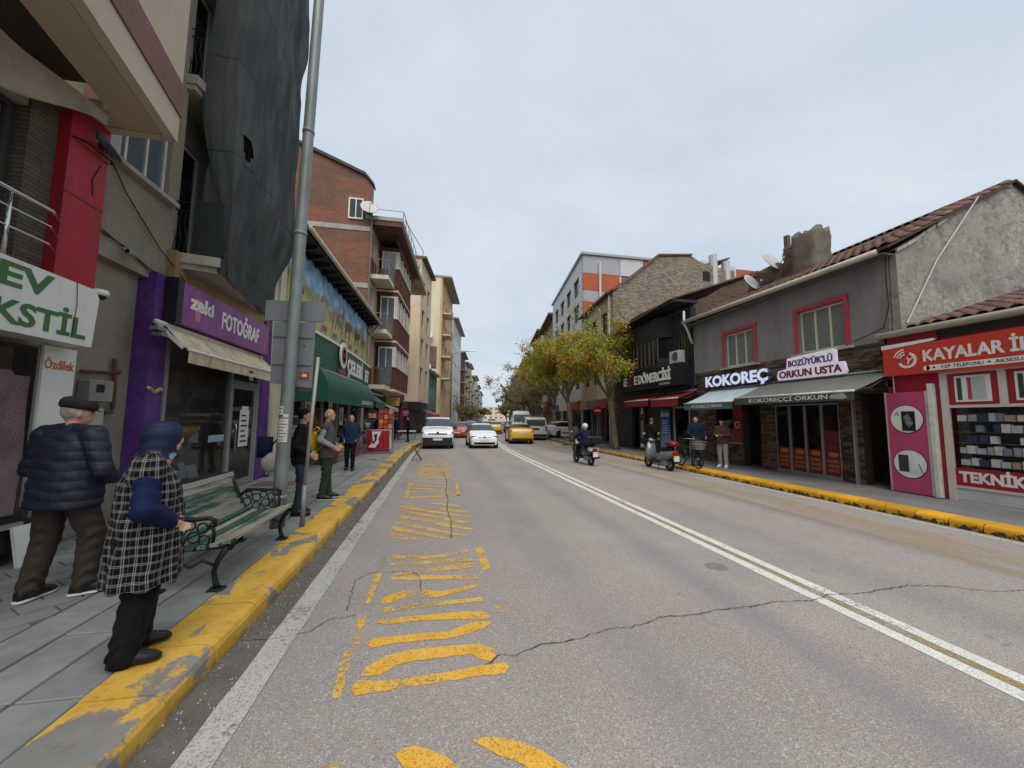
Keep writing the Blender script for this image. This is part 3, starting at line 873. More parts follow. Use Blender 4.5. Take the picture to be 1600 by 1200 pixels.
MB().grid(lambda u, v: (-4.47 + 0.025 * math.sin(u * 19) + 0.01 * math.sin(v * 7 + u * 5), 3.2 + 2.0 * u, 0.72 + 1.5 * v - 0.05 * (u > 0.93)), 60, 20).build("bedspread", bedspread_mat(), tsw, True)
MB().box(-4.40, -4.385, 2.0, 5.185, 0.58, 2.53).build("pane", GLASS_S, tsw)
MB().box(-4.42, -4.36, 2.0, 5.185, 0.551, 0.60).build("frame", ALU, tsw)
MB().box(-4.60, -4.41, 3.0, 5.5, 0.30, 0.548).build("stall_riser", M("dark_riser", '#37342f', 0.6, 0.2, 3), tsw)
# white board leaning on the shop front
lb = MB().loft([[(-4.28, y, 0.15), (-4.25, y, 0.15), (-4.33, y, 0.56), (-4.36, y, 0.56)] for y in (5.05, 5.09, 5.36, 5.4)])
tag(lb.build("leaning_board", WHITEP), "small white board leaning on the foot of the textile shop front", "board")

# meter boxes and pipe in the niche
mbx = thing("meter_box", "grey gas meter box with small window in the entrance niche", "meter box", (-4.76, 6.3, 1.9))
MB().bevbox(-4.757, -4.58, 6.12, 6.5, 1.94, 2.23, 0.02).build("case", M("meter_grey", '#86867f', 0.5, 0.08, 3, 0.1), mbx)
MB().box(-4.582, -4.576, 6.2, 6.33, 2.06, 2.17).build("dial_window", BLACKP, mbx)
mby = thing("meter_box", "cream plastic meter cover below the grey meter box", "meter box", (-4.76, 6.26, 1.4))
MB().bevbox(-4.757, -4.6, 6.1, 6.42, 1.44, 1.845, 0.03).build("case", M("meter_cream", '#a5a18f', 0.5, 0.08, 3, 0.1), mby)
gp = thing("gas_pipe", "rusty brown gas pipe with elbows beside the meter boxes", "pipe", (-4.7, 6.66, 1.7))
MB().tube([(-4.7, 6.62, 2.58), (-4.7, 6.66, 2.27), (-4.69, 6.66, 1.85), (-4.68, 6.64, 1.8), (-4.68, 6.52, 1.78)], 0.028, 8).build("riser", M("rusty_pipe", '#5a4033', 0.8, 0.3, 8, 0.3), gp, True)
MB().tube([(-4.7, 6.1, 2.33), (-4.7, 6.4, 2.35), (-4.7, 6.66, 2.37)], 0.022, 8).build("branch", MATS["rusty_pipe"], gp, True)
MB().ball((-4.69, 6.66, 2.39), 0.05, 8, 6).build("valve", MATS["rusty_pipe"], gp, True)
# cameras
cm = thing("security_camera", "small bullet security camera under the stuccoed lintel", "camera", (-4.6, 6.45, 4.1))
MB().tube([(-4.61, 6.42, 4.2), (-4.54, 6.44, 4.16), (-4.52, 6.5, 4.13)], 0.015, 7).build("arm", WHITEF, cm)
MB().lathe((-4.50, 6.36, 4.13), [(0.035, 0), (0.045, 0.02), (0.045, 0.16), (0.03, 0.18)], 12, 'y').build("body", M("cam_grey", '#8c8a84', 0.4), cm, True, 40)
MB().lathe((-4.50, 6.352, 4.13), [(0.03, 0), (0.03, 0.01), (0.001, 0.012)], 12, 'y').build("lens", BLACKP, cm)
cm = thing("security_camera", "white dome security camera on the end of the textile sign", "camera", (-4.15, 5.52, 3.25))
MB().lathe((-4.15, 5.53, 3.2), [(0.075, 0.02), (0.085, 0.05), (0.07, 0.09), (0.02, 0.1)], 14).build("housing", WHITEP, cm, True)
MB().ball((-4.15, 5.53, 3.215), (0.06, 0.06, 0.05)).build("dome", BLACKP, cm, True)
# pigeon on the pier head
pg = thing("pigeon", "grey pigeon perched at the head of the red pier under the bay", "pigeon", (-4.2, 5.5, 5.2))
GREYF = M("pigeon_grey", '#4c4f54', 0.7, 0.3, 20, 0.2, 60)
pb = MB()
rings = []
for u, r, zo in ((0, 0.008, 0.09), (0.05, 0.035, 0.09), (0.1, 0.05, 0.075), (0.17, 0.055, 0.06), (0.24, 0.045, 0.045), (0.3, 0.022, 0.03), (0.38, 0.02, 0.012), (0.4, 0.004, 0.008)):
    rings.append([(-4.27 + r * 0.9 * math.cos(a), 5.42 + u * 0.92, 5.13 + zo + r * math.sin(a) * (1 if u < .29 else .4)) for a in np.linspace(0, 2 * PI, 10, endpoint=False)])
pb.loft(rings).ball((-4.27, 5.43, 5.27), 0.033, 10, 7).tube([(-4.27, 5.46, 5.21), (-4.27, 5.435, 5.26)], [0.045, 0.03], 9)
pb.build("body", GREYF, pg, True)
MB().tube([(-4.27, 5.405, 5.268), (-4.27, 5.37, 5.262)], [0.008, 0.002], 6).build("beak", BLACKP, pg)
for s in (-1, 1):
    MB().loft([[(-4.27 + s * 0.05, 5.5, 5.2), (-4.27 + s * 0.058, 5.5, 5.17), (-4.27 + s * 0.05, 5.5, 5.14)], [(-4.27 + s * 0.06, 5.6, 5.19), (-4.27 + s * 0.066, 5.6, 5.15), (-4.27 + s * 0.055, 5.6, 5.12)], [(-4.27 + s * 0.03, 5.75, 5.15), (-4.27 + s * 0.034, 5.75, 5.14), (-4.27 + s * 0.03, 5.75, 5.13)]]).build("wing", M("pigeon_wing", '#2d2f34', 0.7, 0.3, 20), pg)
    MB().tube([(-4.27 + s * 0.02, 5.56, 5.14), (-4.27 + s * 0.02, 5.55, 5.05)], 0.006, 5).build("leg", M("pigeon_leg", '#8a4a42', 0.7), pg)
MB().tube([(-4.34, 5.2, 5.05), (-4.27, 5.3, 5.045), (-4.27, 5.66, 5.045), (-4.34, 5.72, 5.05)], 0.012, 6).build("perch_rod", IRON, tb)
# loose cables on the stucco
for pts in ([(-4.6, 5.72, 4.35), (-4.59, 6.2, 4.25), (-4.59, 6.9, 4.1), (-4.48, 7.25, 3.95)], [(-4.6, 5.75, 4.28), (-4.59, 6.4, 4.22), (-4.59, 6.95, 4.05)],
            [(-4.6, 6.1, 5.3), (-4.58, 6.35, 5.0), (-4.58, 7.1, 4.5), (-4.4, 7.7, 4.0)]):
    cable(tb, pts, 0.009)

# ================================================================== left: photo studio with netted balconies above
ps = thing("photo_studio", "purple fronted photo studio building with balconies wrapped in dark netting", "building", (-6, 9.3, 0.15))
for nm, ya, yb in (("purple_pier", 6.99, 7.34), ("purple_pier", 10.78, 11.45)):
    MB().box(-4.757, -4.5, ya, yb, 0.13, 4.06).build(nm, PURPLE, ps)
# torn purple foil on the pier
MB().grid(lambda u, v: (-4.495 + 0.03 * math.sin(v * PI), 6.97 + 0.36 * u, 2.12 + 0.07 * v + 0.03 * math.sin(u * 9)), 8, 3).build("torn_foil", M("foil_tan", '#a0906a', 0.6), ps)
MB().box(-5.0, -4.47, 7.345, 10.775, 3.15, 4.58).build("fascia", M("tan_fascia", '#8d7a55', 0.8, 0.2, 2, 0.2), ps)
MB().box(-7.5, -4.9, 11.2, 11.46, 0.13, 16).build("side_wall", PEBBLE, ps)
mb = MB(); wall_x(mb, -4.95, -5.2, 7.53, 11.3, 4.6, 16, [(7.62, 8.6, 4.75, 7.0), (9.2, 10.8, 4.75, 7.0), (7.62, 8.6, 8.1, 10.4), (9.2, 10.8, 8.1, 10.4), (7.62, 8.6, 11.4, 13.7)])
mb.build("wall", PEBBLE, ps)
for z0 in (4.75, 8.1, 11.4):
    window(ps, -4.95, 1, 7.62, 8.6, z0, z0 + 2.25, 2, WHITEF, GLASS, 0.1, 0.06)
MB().box(-7.5, -6.4, 7.4, 11.4, 0.13, 16).build("inner_wall", DARK, ps)
# balcony slabs, wider at the near end
for z0, k in ((4.42, 1.0), (7.75, 1.0), (11.1, 1.0)):
    MB().prism([(-4.95, 7.42), (-4.62, 7.42), (-3.93, 7.58), (-4.55, 11.35), (-4.95, 11.35)] if z0 < 5 else [(-4.95, 7.42), (-4.44, 7.42), (-4.40, 7.72), (-4.02, 7.8), (-4.5, 11.1), (-4.95, 11.1)], z0, z0 + 0.17).build("balcony_slab", CONC, ps)
    MB().prism([(-4.95, 7.44), (-4.62, 7.44), (-3.99, 7.64), (-4.62, 11.3), (-4.95, 11.3)] if z0 < 5 else [(-4.95, 7.44), (-4.48, 7.44), (-4.46, 7.72), (-4.1, 7.84), (-4.55, 11.0), (-4.95, 11.0)], z0 - 0.1, z0 - 0.001).build("slab_drop", CONC, ps)
# iron railings at the near end of the balconies
for z0 in (4.62, 7.95):
    for zz in (0.02, 0.75, 0.9):
        MB().tube([(-4.9, 7.46, z0 + zz), (-4.62, 7.46, z0 + zz), (-4.42, 7.5, z0 + zz)], 0.012, 6).build("rail", IRON, ps)
    for k in range(6):
        x = -4.88 + k * 0.085
        MB().tube([(x, 7.47, z0), (x + 0.03, 7.47, z0 + 0.25), (x - 0.03, 7.47, z0 + 0.5), (x, 7.47, z0 + 0.75)], 0.008, 5).build("scroll_bar", IRON, ps)
# street door and shop window
mb = MB()
mb.box(-4.56, -4.47, 7.345, 7.41, 0.14, 3.15).box(-4.56, -4.47, 9.42, 9.50, 0.14, 3.15).box(-4.56, -4.47, 10.70, 10.775, 0.14, 3.15)
mb.box(-4.56, -4.47, 7.412, 9.418, 0.14, 0.50).box(-4.56, -4.47, 7.412, 10.698, 3.02, 3.148).box(-4.56, -4.47, 9.502, 10.698, 2.48, 2.56)
mb.build("shopfront_frame", ALU, ps)
MB().box(-4.53, -4.52, 7.41, 9.42, 0.5, 3.02).build("pane", GLASS_S, ps)
MB().box(-4.53, -4.52, 9.5, 10.7, 2.56, 3.02).build("pane", GLASS_S, ps)
dr = MB().box(-4.55, -4.49, 9.505, 9.60, 0.16, 2.478).box(-4.55, -4.49, 10.60, 10.695, 0.16, 2.478).box(-4.55, -4.49, 9.602, 10.598, 2.38, 2.478).box(-4.55, -4.49, 9.602, 10.598, 0.16, 0.3).build("door", ALU, ps)
MB().box(-4.525, -4.515, 9.6, 10.6, 0.3, 2.38).build("pane", GLASS_S, dr)
MB().tube([(-4.49, 9.68, 0.95), (-4.43, 9.68, 1.0), (-4.43, 9.68, 1.55), (-4.49, 9.68, 1.6)], 0.016, 8).build("handle", CHROME, dr, True)
pn = MB().box(-4.512, -4.508, 9.98, 10.42, 1.05, 1.9).box(-4.512, -4.508, 10.06, 10.36, 1.9, 1.99).build("notice", WHITEP, dr)
for k in range(6):
    MB().box(-4.507, -4.505, 10.05, 10.36 - 0.06 * (k % 3), 1.15 + k * 0.12, 1.19 + k * 0.12).build("notice_line", BLACKP, dr)
MB().box(-4.512, -4.508, 10.3, 10.5, 2.62, 2.86).build("house_number_card", WHITEP, ps)
MB().box(-5.75, -5.7, 7.4, 11.3, 0.15, 3.1).build("room_back", M("studio_back", '#a09d95', 0.9, 0.2, 1), ps)
MB().box(-6.3, -4.6, 7.4, 11.3, 0.14, 0.2).build("room_floor", M("studio_floor", '#6e6a62', 0.7, 0.2, 1), ps)
MB().box(-6.3, -4.57, 7.4, 11.3, 3.1, 3.14).build("room_ceiling", M("studio_ceiling", '#a5a39c', 0.9), ps)
# picture mounts standing in the window
for k, (y, z, w, h, c) in enumerate(((7.6, 0.92, 0.25, 0.22, '#b9c4c4'), (7.85, 0.9, 0.3, 0.5, '#9fb0b2'), (7.62, 1.2, 0.2, 0.24, '#c9cbc8'), (8.3, 0.55, 0.4, 0.3, '#a9b9bb'), (8.75, 0.52, 0.32, 0.24, '#b2c0c2'), (8.2, 0.95, 0.22, 0.3, '#6d4535'))):
    fr = MB().hexa([(-4.80, y, z), (-4.77, y, z), (-4.77, y + w, z), (-4.80, y + w, z), (-4.88, y, z + h), (-4.85, y, z + h), (-4.85, y + w, z + h), (-4.88, y + w, z + h)]).build("picture_mount", M("mount_%d" % k, c, 0.7, 0.05), None)
    tag(fr, ("small pale blue photo mount beside the purple pier in the studio window", "tall grey blue photo mount in the studio window", "upper white photo mount in the studio window", "wide photo mount lying low in the studio window", "low photo mount nearest the studio door", "brown framed photo above the low mounts in the studio window")[k], "photo mount", "mounts in the studio window")
tag(MB().box(-4.8, -4.6, 7.42, 9.4, 0.45, 0.52).build("window_shelf", M("shelf_dark", '#55534d', 0.8)), "grey display shelf at the foot of the photo studio window", "shelf")
MB().box(-4.518, -4.516, 8.8, 9.38, 1.22, 1.36).build("window_strip", M("blue_grey_film", '#93a2a8', 0.5), ps)
# sign box
sg = thing("shop_sign", "purple box sign reading zeki FOTOĞRAF over the photo studio awning", "sign", (-4.4, 9, 3.3))
PSIGN = M("purple_sign_face", '#7a3f78', 0.4, 0.22, 1.8, 0.05, 40, dirt='#93609a', dirt_amt=0.6, dirt_scale=4, streak=True)
MB().box(-4.46, -4.30, 7.31, 10.68, 3.30, 4.03).build("sign_face", PSIGN, sg)
MB().box(-4.47, -4.29, 7.16, 7.308, 3.28, 4.05).build("sign_end", BLACKP, sg)
letters(sg, "zeki", (-4.298, 7.50, 3.62), (0, 1, 0), (0, -0.0, 1), 0.72, 0.27, WHITEP, 0.006, 0.04)
MB().box(-4.299, -4.296, 7.66, 7.82, 3.44, 3.86).build("emblem", M("emblem_pink", '#b06a70', 0.5), sg)
letters(sg, "FOTOĞRAF", (-4.298, 8.52, 3.50), (0, 1, 0), (0, 0, 1), 1.62, 0.34, WHITEP, 0.006, 0.03)
MB().hexa([(-4.299, 10.42, 3.38), (-4.296, 10.42, 3.38), (-4.296, 10.47, 3.38), (-4.299, 10.47, 3.38), (-4.299, 10.5, 3.88), (-4.296, 10.5, 3.88), (-4.296, 10.55, 3.88), (-4.299, 10.55, 3.88)]).build("red_lettering_stripe", M("sign_orange", '#c25a3a', 0.5), sg)
# short awning
aw = thing("shop_awning", "weathered cream awning half rolled under the purple photo sign", "awning", (-4.3, 9, 2.6))
AWN = M("old_cream_canvas", '#c0b49a', 0.85, 0.14, 2.2, 0.25, 60, dirt='#6f5f45', dirt_amt=0.7, dirt_scale=2.6, streak=True)
MB().grid(lambda u, v: (-4.42 + 0.38 * v, 7.12 + 3.52 * u, 3.25 - 0.42 * v - 0.03 * math.sin(PI * v) + 0.012 * math.sin(u * 40) * v), 60, 8).build("fabric", AWN, aw, True)
MB().grid(lambda u, v: (-4.035 + 0.012 * math.sin(u * 60) * v, 7.12 + 3.52 * u, 2.825 - 0.21 * v), 60, 3).build("valance", AWN, aw, True)
MB().tube([(-4.04, 7.11, 2.83), (-4.04, 10.65, 2.83)], 0.025, 8).build("front_bar", WHITEF, aw, True)
MB().tube([(-4.44, 6.95, 3.24), (-4.44, 10.7, 3.24)], 0.045, 8).build("roller", WHITEF, aw, True)
for yy in (7.0, 10.66):
    MB().bar((-4.44, yy, 3.2), (-4.06, yy + 0.02, 2.84), 0.03, 0.05).build("arm", WHITEF, aw)
MB().box(-4.42, -4.3, 6.80, 7.06, 3.08, 3.14).box(-4.42, -4.28, 6.86, 7.06, 3.0, 3.06).build("winch_bracket", GALV, aw)
MB().box(-4.033, -4.03, 9.2, 9.4, 2.7, 2.74).build("maker_label", BLACKP, aw)
# netting hung over the balconies
def netting():
    zs = [4.35, 4.6, 5.2, 5.65, 6.4, 7.3, 8.4, 9.6, 11.5, 13.5, 16.5]
    left = {4.35: (-4.32, 7.66), 16.5: (-4.30, 7.72)}
    def col(z, u):
        # u 0..0.22 near end face, 0.22..1 street face
        f = (z - 4.35) / 12.15
        A = Vector((-4.40 + 0.04 * math.sin(z * 1.3), 7.64 - 0.02 * math.sin(z), 0))
        B = Vector((-3.87 - 0.03 * math.sin(z * 1.7), 7.62 + 0.03 * math.sin(z * 0.9), 0))
        k = min(1, max(0, (z - 4.35) / 2.0))
        Cc = Vector((-4.55 + 0.42 * k, 11.2 + 0.12 * k + 0.12 * math.sin(z * 2.1) + (0.5 * max(0, (z - 11) / 5)), 0))
        if u < 0.22:
            p = A.lerp(B, u / 0.22)
        else:
            t = (u - 0.22) / 0.78
            p = B.lerp(Cc, t)
            p.x += 0.10 * math.sin(PI * t) * (0.4 + 0.6 * k)
        w = 0.020 * math.sin(u * 19 + 2.3 * math.sin(z * 0.7) + z * 0.9) + 0.010 * math.sin(u * 61 + z * 1.7 + 2 * math.sin(z)) + 0.03 * math.sin(z * 1.3 + u * 11) + 0.012 * math.sin(z * 4.1 - u * 23)
        rdg = (1 - abs(math.sin(u * 8.5 + z * 0.42 + 0.6 * math.sin(z * 1.1)))) ** 5 * 0.045 + (1 - abs(math.sin(u * 14 - z * 0.55))) ** 6 * 0.03 * (u > 0.2)
        w += rdg + 0.022 * (1 - abs(math.sin(u * 24 + 0.8 * math.sin(z * 0.5) + 0.12 * z))) ** 2
        amp = 0.7 + 0.7 * math.exp(-((z - 6.6) / 1.2) ** 2)
        p.x += w * amp; p.y += 0.4 * w * (u < 0.22)
        return p
    def fn(u, v):
        z = 4.35 + 12.15 * v
        p = col(z, u)
        zz = z
        if v == 0: zz = z + 0.03 * math.sin(u * 30)
        return (p.x, p.y, zz)
    mb = MB(); mb.grid(fn, 150, 110)
    return mb
def net_mat():
    t = NT("scaffold_netting")
    col = t.mix(t.step(t.noise(0.9, 5, 0.6, t.scalev((1, 1, 0.35))), 0.3, 0.7), hx('#3b3f40'), hx('#535857'))
    col = t.mix(t.math('MULTIPLY', t.step(t.noise(2.2, 5, 0.7, t.scalev((1, 1, 0.2))), 0.5, 0.7), 0.5), col, hx('#646968'))
    seam = t.math('ABSOLUTE', t.math('SUBTRACT', t.math('FRACT', t.math('DIVIDE', t.sep()[2], 1.9)), 0.5))
    col = t.mix(t.math('MULTIPLY', t.step(seam, 0.012, 0.004), 0.6), col, hx('#26292a'))
    a = t.step(t.noise(3.2, 3, 0.5, t.scalev((1, 1, 0.25))), 0.22, 0.6)
    t.put(t.b.inputs["Alpha"], t.math('ADD', t.math('MULTIPLY', a, 0.06), 0.95))
    t.bump(t.noise(14, 5, 0.7, t.scalev((2, 2, 0.5))), 0.5, 0.03)
    return t.done(col, 0.95, None, 0.08)
nt = netting()
# a ragged hole torn at balcony height
ho = Vector((-3.86, 8.05, 7.05))
nt.f = [f for f in nt.f if min((Vector(nt.v[i]) - ho).length for i in f) > 0.17]
nt = nt.build("netting", net_mat(), None, True)
tag(nt, "dark grey green debris netting draped over the balconies of the photo studio", "netting")
tag(MB().box(-4.42, -4.36, 7.60, 7.66, 4.62, 5.62).box(-4.36, -3.9, 7.61, 7.65, 4.62, 5.64).build("balcony_screen", M("dark_green_panel", '#27302f', 0.6, 0.15, 3)), "dark green screen panel on the near end of the lowest netted balcony", "panel")
MB().tube([(-4.5, 11.42, 6.9), (-4.5, 11.42, 4.5), (-4.46, 11.5, 0.2)], 0.05, 8).build("downpipe", WHITEF, ps, True)
MB().tube([(-4.45, 11.6, 6.6), (-4.45, 11.6, 4.9)], 0.05, 8).build("downpipe", WHITEF, ps, True)
# ------------------------------------------------------------------ frames along the bending street
def frame(X0, Y0, s, side):
    """local (v out to the street, u along, z up) -> world"""
    sg_ = 1 if side == 'L' else -1
    return lambda v, u, z: (X0 + s * u + sg_ * v, Y0 + u, z)

def block(name, label, X0, Y0, s, side, L, D, H, mat, wins=(), z0=0.13, roof=None, roof_mat=None, over=0.3, group=None, side_mat=None, win_kw=None, cat="building"):
    """a building on the street line: front wall with real openings, near side wall, back, roof slab, windows as parts"""
    T = frame(X0, Y0, s, side); fl = side == 'R'
    cx, cy, _ = T(-D / 2, L / 2, 0)
    root = thing(name, label, cat, (cx, cy, 0.14), group)
    wall_x(MB(T, fl), 0.0, -0.3, 0, L, z0, H, [w[:4] for w in wins]).build("wall", mat, root)
    MB(T, fl).box(-D, -0.302, 0.0, 0.3, z0, H).build("side_wall", side_mat or mat, root)
    MB(T, fl).box(-D, -0.302, L - 0.3, L, z0, H).build("side_wall", side_mat or mat, root)
    MB(T, fl).box(-1.6, -1.5, 0.31, L - 0.31, z0, H).build("inner_wall", DARK, root)
    MB(T, fl).box(-D, over, -0.1, L + 0.1, H + 0.002, H + 0.25).build("roof", roof_mat or CONC, root)
    kw = dict(depth=0.18, fw=0.07); kw.update(win_kw or {})
    for w in wins:
        window(root, 0.0, 1, w[0], w[1], w[2], w[3], w[4] if len(w) > 4 else 2, T=T, flip=fl, **kw)
    return root, T, fl

# ================================================================== left: butcher's shop with painted mural
cT = frame(-4.4, 11.5, 0.032, 'L')
cb = thing("butcher_shop", "two storey butcher shop with painted mural, green fascia and deep dark eaves", "building", (-7, 17, 0.15))
mb = MB(cT); wall_x(mb, 0.0, -0.3, 0.0, 11.0, 0.13, 7.0, [(0.5, 10.4, 0.5, 3.2)]); mb.build("wall", CREAM, cb)
MB(cT).box(-8, -0.302, 0.0, 0.3, 0.13, 7.0).build("side_wall", PEBBLE, cb)
MB(cT).box(-3.0, -2.9, 0.31, 10.9, 0.13, 3.3).build("room_back", M("butcher_back", '#5c5650', 0.8, 0.3, 1), cb)
MB(cT).box(-2.9, -0.31, 0.31, 10.9, 3.2, 3.3).build("room_ceiling", M("butcher_ceiling", '#8b8880', 0.8), cb)
for u in (0.5, 2.4, 4.4, 6.4, 8.4, 10.3):
    MB(cT).box(-0.2, -0.1, u, u + 0.09, 0.5, 3.2).build("mullion", ALU, cb)
for u in (0.6, 2.5, 4.5, 6.5, 8.5):
    MB(cT).box(-0.16, -0.15, u - 0.01, u + 1.8, 0.5, 3.2).build("pane", GLASS_S, cb)
MB(cT).box(-0.298, 0.04, 0.0, 11.0, 0.14, 0.5).build("stall_riser", M("grey_tiles", '#8b8984', 0.4, 0.1, 3), cb)
# roof: eaves, soffit, gutter, tiled pitch
MB(cT).box(-0.3, 0.62, -0.2, 11.2, 7.002, 7.06).build("soffit", BLACKP, cb)
MB(cT).hexa([(-8, -0.2, 8.6), (0.68, -0.2, 7.062), (0.68, 11.2, 7.062), (-8, 11.2, 8.6), (-8, -0.2, 8.8), (0.68, -0.2, 7.16), (0.68, 11.2, 7.16), (-8, 11.2, 8.8)]).build("roof", M("roof_brown", '#4a3b34', 0.9, 0.3, 3), cb)
MB(cT).tube([(0.72, -0.2, 7.08), (0.72, 11.2, 7.08)], 0.07, 8).build("gutter", CREAM, cb, True)
for k in range(16):
    u = 0.2 + k * 0.7
    MB(cT).hexa([(0.02, u, 6.82), (0.55, u, 6.93), (0.55, u + 0.06, 6.93), (0.02, u + 0.06, 6.82), (0.02, u, 7.0), (0.55, u, 7.0), (0.55, u + 0.06, 7.0), (0.02, u + 0.06, 7.0)]).build("rafter", BLACKP, cb)
MB(cT).tube([(0.66, 11.1, 7.0), (0.3, 11.1, 6.5), (0.12, 11.05, 6.3), (0.12, 11.05, 3.6)], 0.05, 8).build("downpipe", CREAM, cb, True)
# mural board: sky, mountains, meadow, animals and a row of round pictures
def mural_mat():
    t = NT("mural_paint")
    x, y, z = t.sep()
    n1 = t.math('MULTIPLY', t.math('SUBTRACT', t.noise(0.9, 5, 0.6), 0.5), 1.5)
    h = t.math('ADD', z, n1)
    sky = t.mix(t.step(t.noise(1.6, 5, 0.6), 0.4, 0.65), hx('#5f97cc'), hx('#b8d2e6'))
    hill = t.mix(t.step(t.noise(3.0, 5, 0.65), 0.4, 0.6), hx('#7d8c5c'), hx('#a89c68'))
    mead = t.mix(t.step(t.noise(5.0, 5, 0.65), 0.4, 0.6), hx('#9aa052'), hx('#c2b66c'))
    col = t.mix(t.step(h, 6.25, 6.1), sky, hill)
    col = t.mix(t.step(h, 5.75, 5.6), col, mead)
    rock = t.step(t.noise(1.1, 4, 0.6, t.scalev((1, 1, 0.5))), 0.56, 0.6)
    col = t.mix(t.math('MULTIPLY', t.math('MULTIPLY', rock, t.step(h, 6.7, 6.5)), 0.9), col, hx('#6f5543'))
    return t.done(col, 0.55, None, 0.4)
mu = MB(cT).box(0.004, 0.05, 0.35, 10.6, 4.58, 6.9).build("mural", mural_mat(), cb)
def flat_blob(T, cu, cz, pts, v, name, mat, parent):
    P = [(cu + a, cz + b) for a, b in pts]
    MB(T).prism([(a, b) for a, b in P], v - 0.01, v, 'x').build(name, mat, parent)
cow = [(-.5, .1), (-.5, -.05), (-.42, -.45), (-.34, -.45), (-.32, -.1), (.1, -.12), (.14, -.45), (.22, -.45), (.24, -.1), (.3, .1), (.42, .0), (.56, .05), (.5, .2), (.42, .3), (.2, .26), (-.3, .26)]
for k, (u, z, sc, c) in enumerate(((1.0, 5.6, 0.9, '#5a4030'), (6.9, 5.75, 1.1, '#6a4f3c'), (8.6, 5.7, 1.0, '#4f4038'), (9.8, 5.65, 0.8, '#7a6450'), (4.2, 5.9, 0.55, '#a8a494'), (4.9, 6.0, 0.5, '#a09a88'), (3.4, 6.05, 0.45, '#98927e'), (5.6, 5.8, 0.7, '#8f8a74'))):
    flat_blob(cT, u, z, [(a * sc, b * sc) for a, b in cow], 0.062, "painted_animal", M("mural_animal_%d" % k, c, 0.6, 0.2, 6), mu)
for k, u in enumerate((2.3, 3.6, 4.9, 6.1, 7.3, 8.5)):
    pts = [(0.42 * math.copysign(abs(math.cos(a)) ** 0.5, math.cos(a)), 0.3 * math.copysign(abs(math.sin(a)) ** 0.5, math.sin(a))) for a in np.linspace(0, 2 * PI, 20, endpoint=False)]
    flat_blob(cT, u, 4.98, pts, 0.064, "painted_plaque", M("mural_plaque", '#a6a392', 0.6), mu)
    flat_blob(cT, u, 4.98, [(a * 0.62, b * 0.55) for a, b in cow[:]], 0.07, "plaque_picture", M("plaque_pic_%d" % (k % 3), ('#6f6a60', '#8f5a50', '#77705a')[k % 3], 0.7, 0.3, 10), mu)
# bowed green fascia with slats and white trim
GREENF = M("green_fascia", '#14513f', 0.45, 0.1, 2, 0.1, 50)
def bow(u): return 0.22 + 0.2 * math.sin(PI * min(1, max(0, u / 11.0))) ** 0.8
fs_ = thing("shop_sign", "bowed green fascia sign reading ÇELEBİ ET below the mural", "sign", (-4.2, 17, 3.4))
for k in range(9):
    za = 3.42 + k * 0.117
    rings = []
    for i in range(31):
        u = 0.2 + 10.5 * i / 30
        b = bow(u)
        rings.append([(0.06, u, za), (b, u, za), (b + 0.012, u, za + 0.02), (b + 0.012, u, za + 0.1), (b, u, za + 0.115), (0.06, u, za + 0.115)])
    MB(cT).loft(rings).build("slat", GREENF, fs_)
for za, h in ((4.475, 0.09), (3.32, 0.09)):
    MB(cT).loft([[(0.06, u, za), (bow(u) + 0.06, u, za), (bow(u) + 0.06, u, za + h), (0.06, u, za + h)] for u in np.linspace(0.15, 10.75, 31)]).build("trim", WHITEP, fs_)
def bow_letters(parent, s, ua, ub, z, h, mat):
    n = len(s)
    for i, ch in enumerate(s):
        if ch == ' ': continue
        u = ua + (ub - ua) * i / n
        p = cT(bow(u + 0.2) + 0.03, u, z)
        d = Vector(cT(bow(u + 0.6), u + 0.6, 0)) - Vector(cT(bow(u), u, 0))
        letters(parent, ch, p, d, (0, 0, 1), (ub - ua) / n * (0.36 if ch in 'İI' else 0.8), h, mat, 0.03, 0.04)
bow_letters(fs_, "ÇELEBİ ET", 5.5, 10.5, 3.6, 0.62, WHITEP)
pl_ = cT(bow(4.7) + 0.04, 4.7, 4.2)
MB().lathe(pl_, [(0.52, 0), (0.52, 0.05), (0.48, 0.06), (0.001, 0.06)], 28, 'x').build("logo_disc", WHITEP, fs_)
MB().lathe((pl_[0] + 0.062, pl_[1], pl_[2]), [(0.36, 0), (0.36, 0.006), (0.26, 0.006), (0.26, 0)], 24, 'x').build("logo_ring", M("logo_red", '#9c2a33', 0.5), fs_)
letters(fs_, "ET", (pl_[0] + 0.064, pl_[1] - 0.14, pl_[2] - 0.1), (0, 1, 0), (0, 0, 1), 0.28, 0.2, MATS["logo_red"], 0.004, 0.03, single=True, name="logo_lettering")
MB(cT).box(bow(4.7) + 0.03, bow(4.7) + 0.05, 4.25, 5.15, 3.47, 3.62).build("red_strip", MATS["logo_red"], fs_)
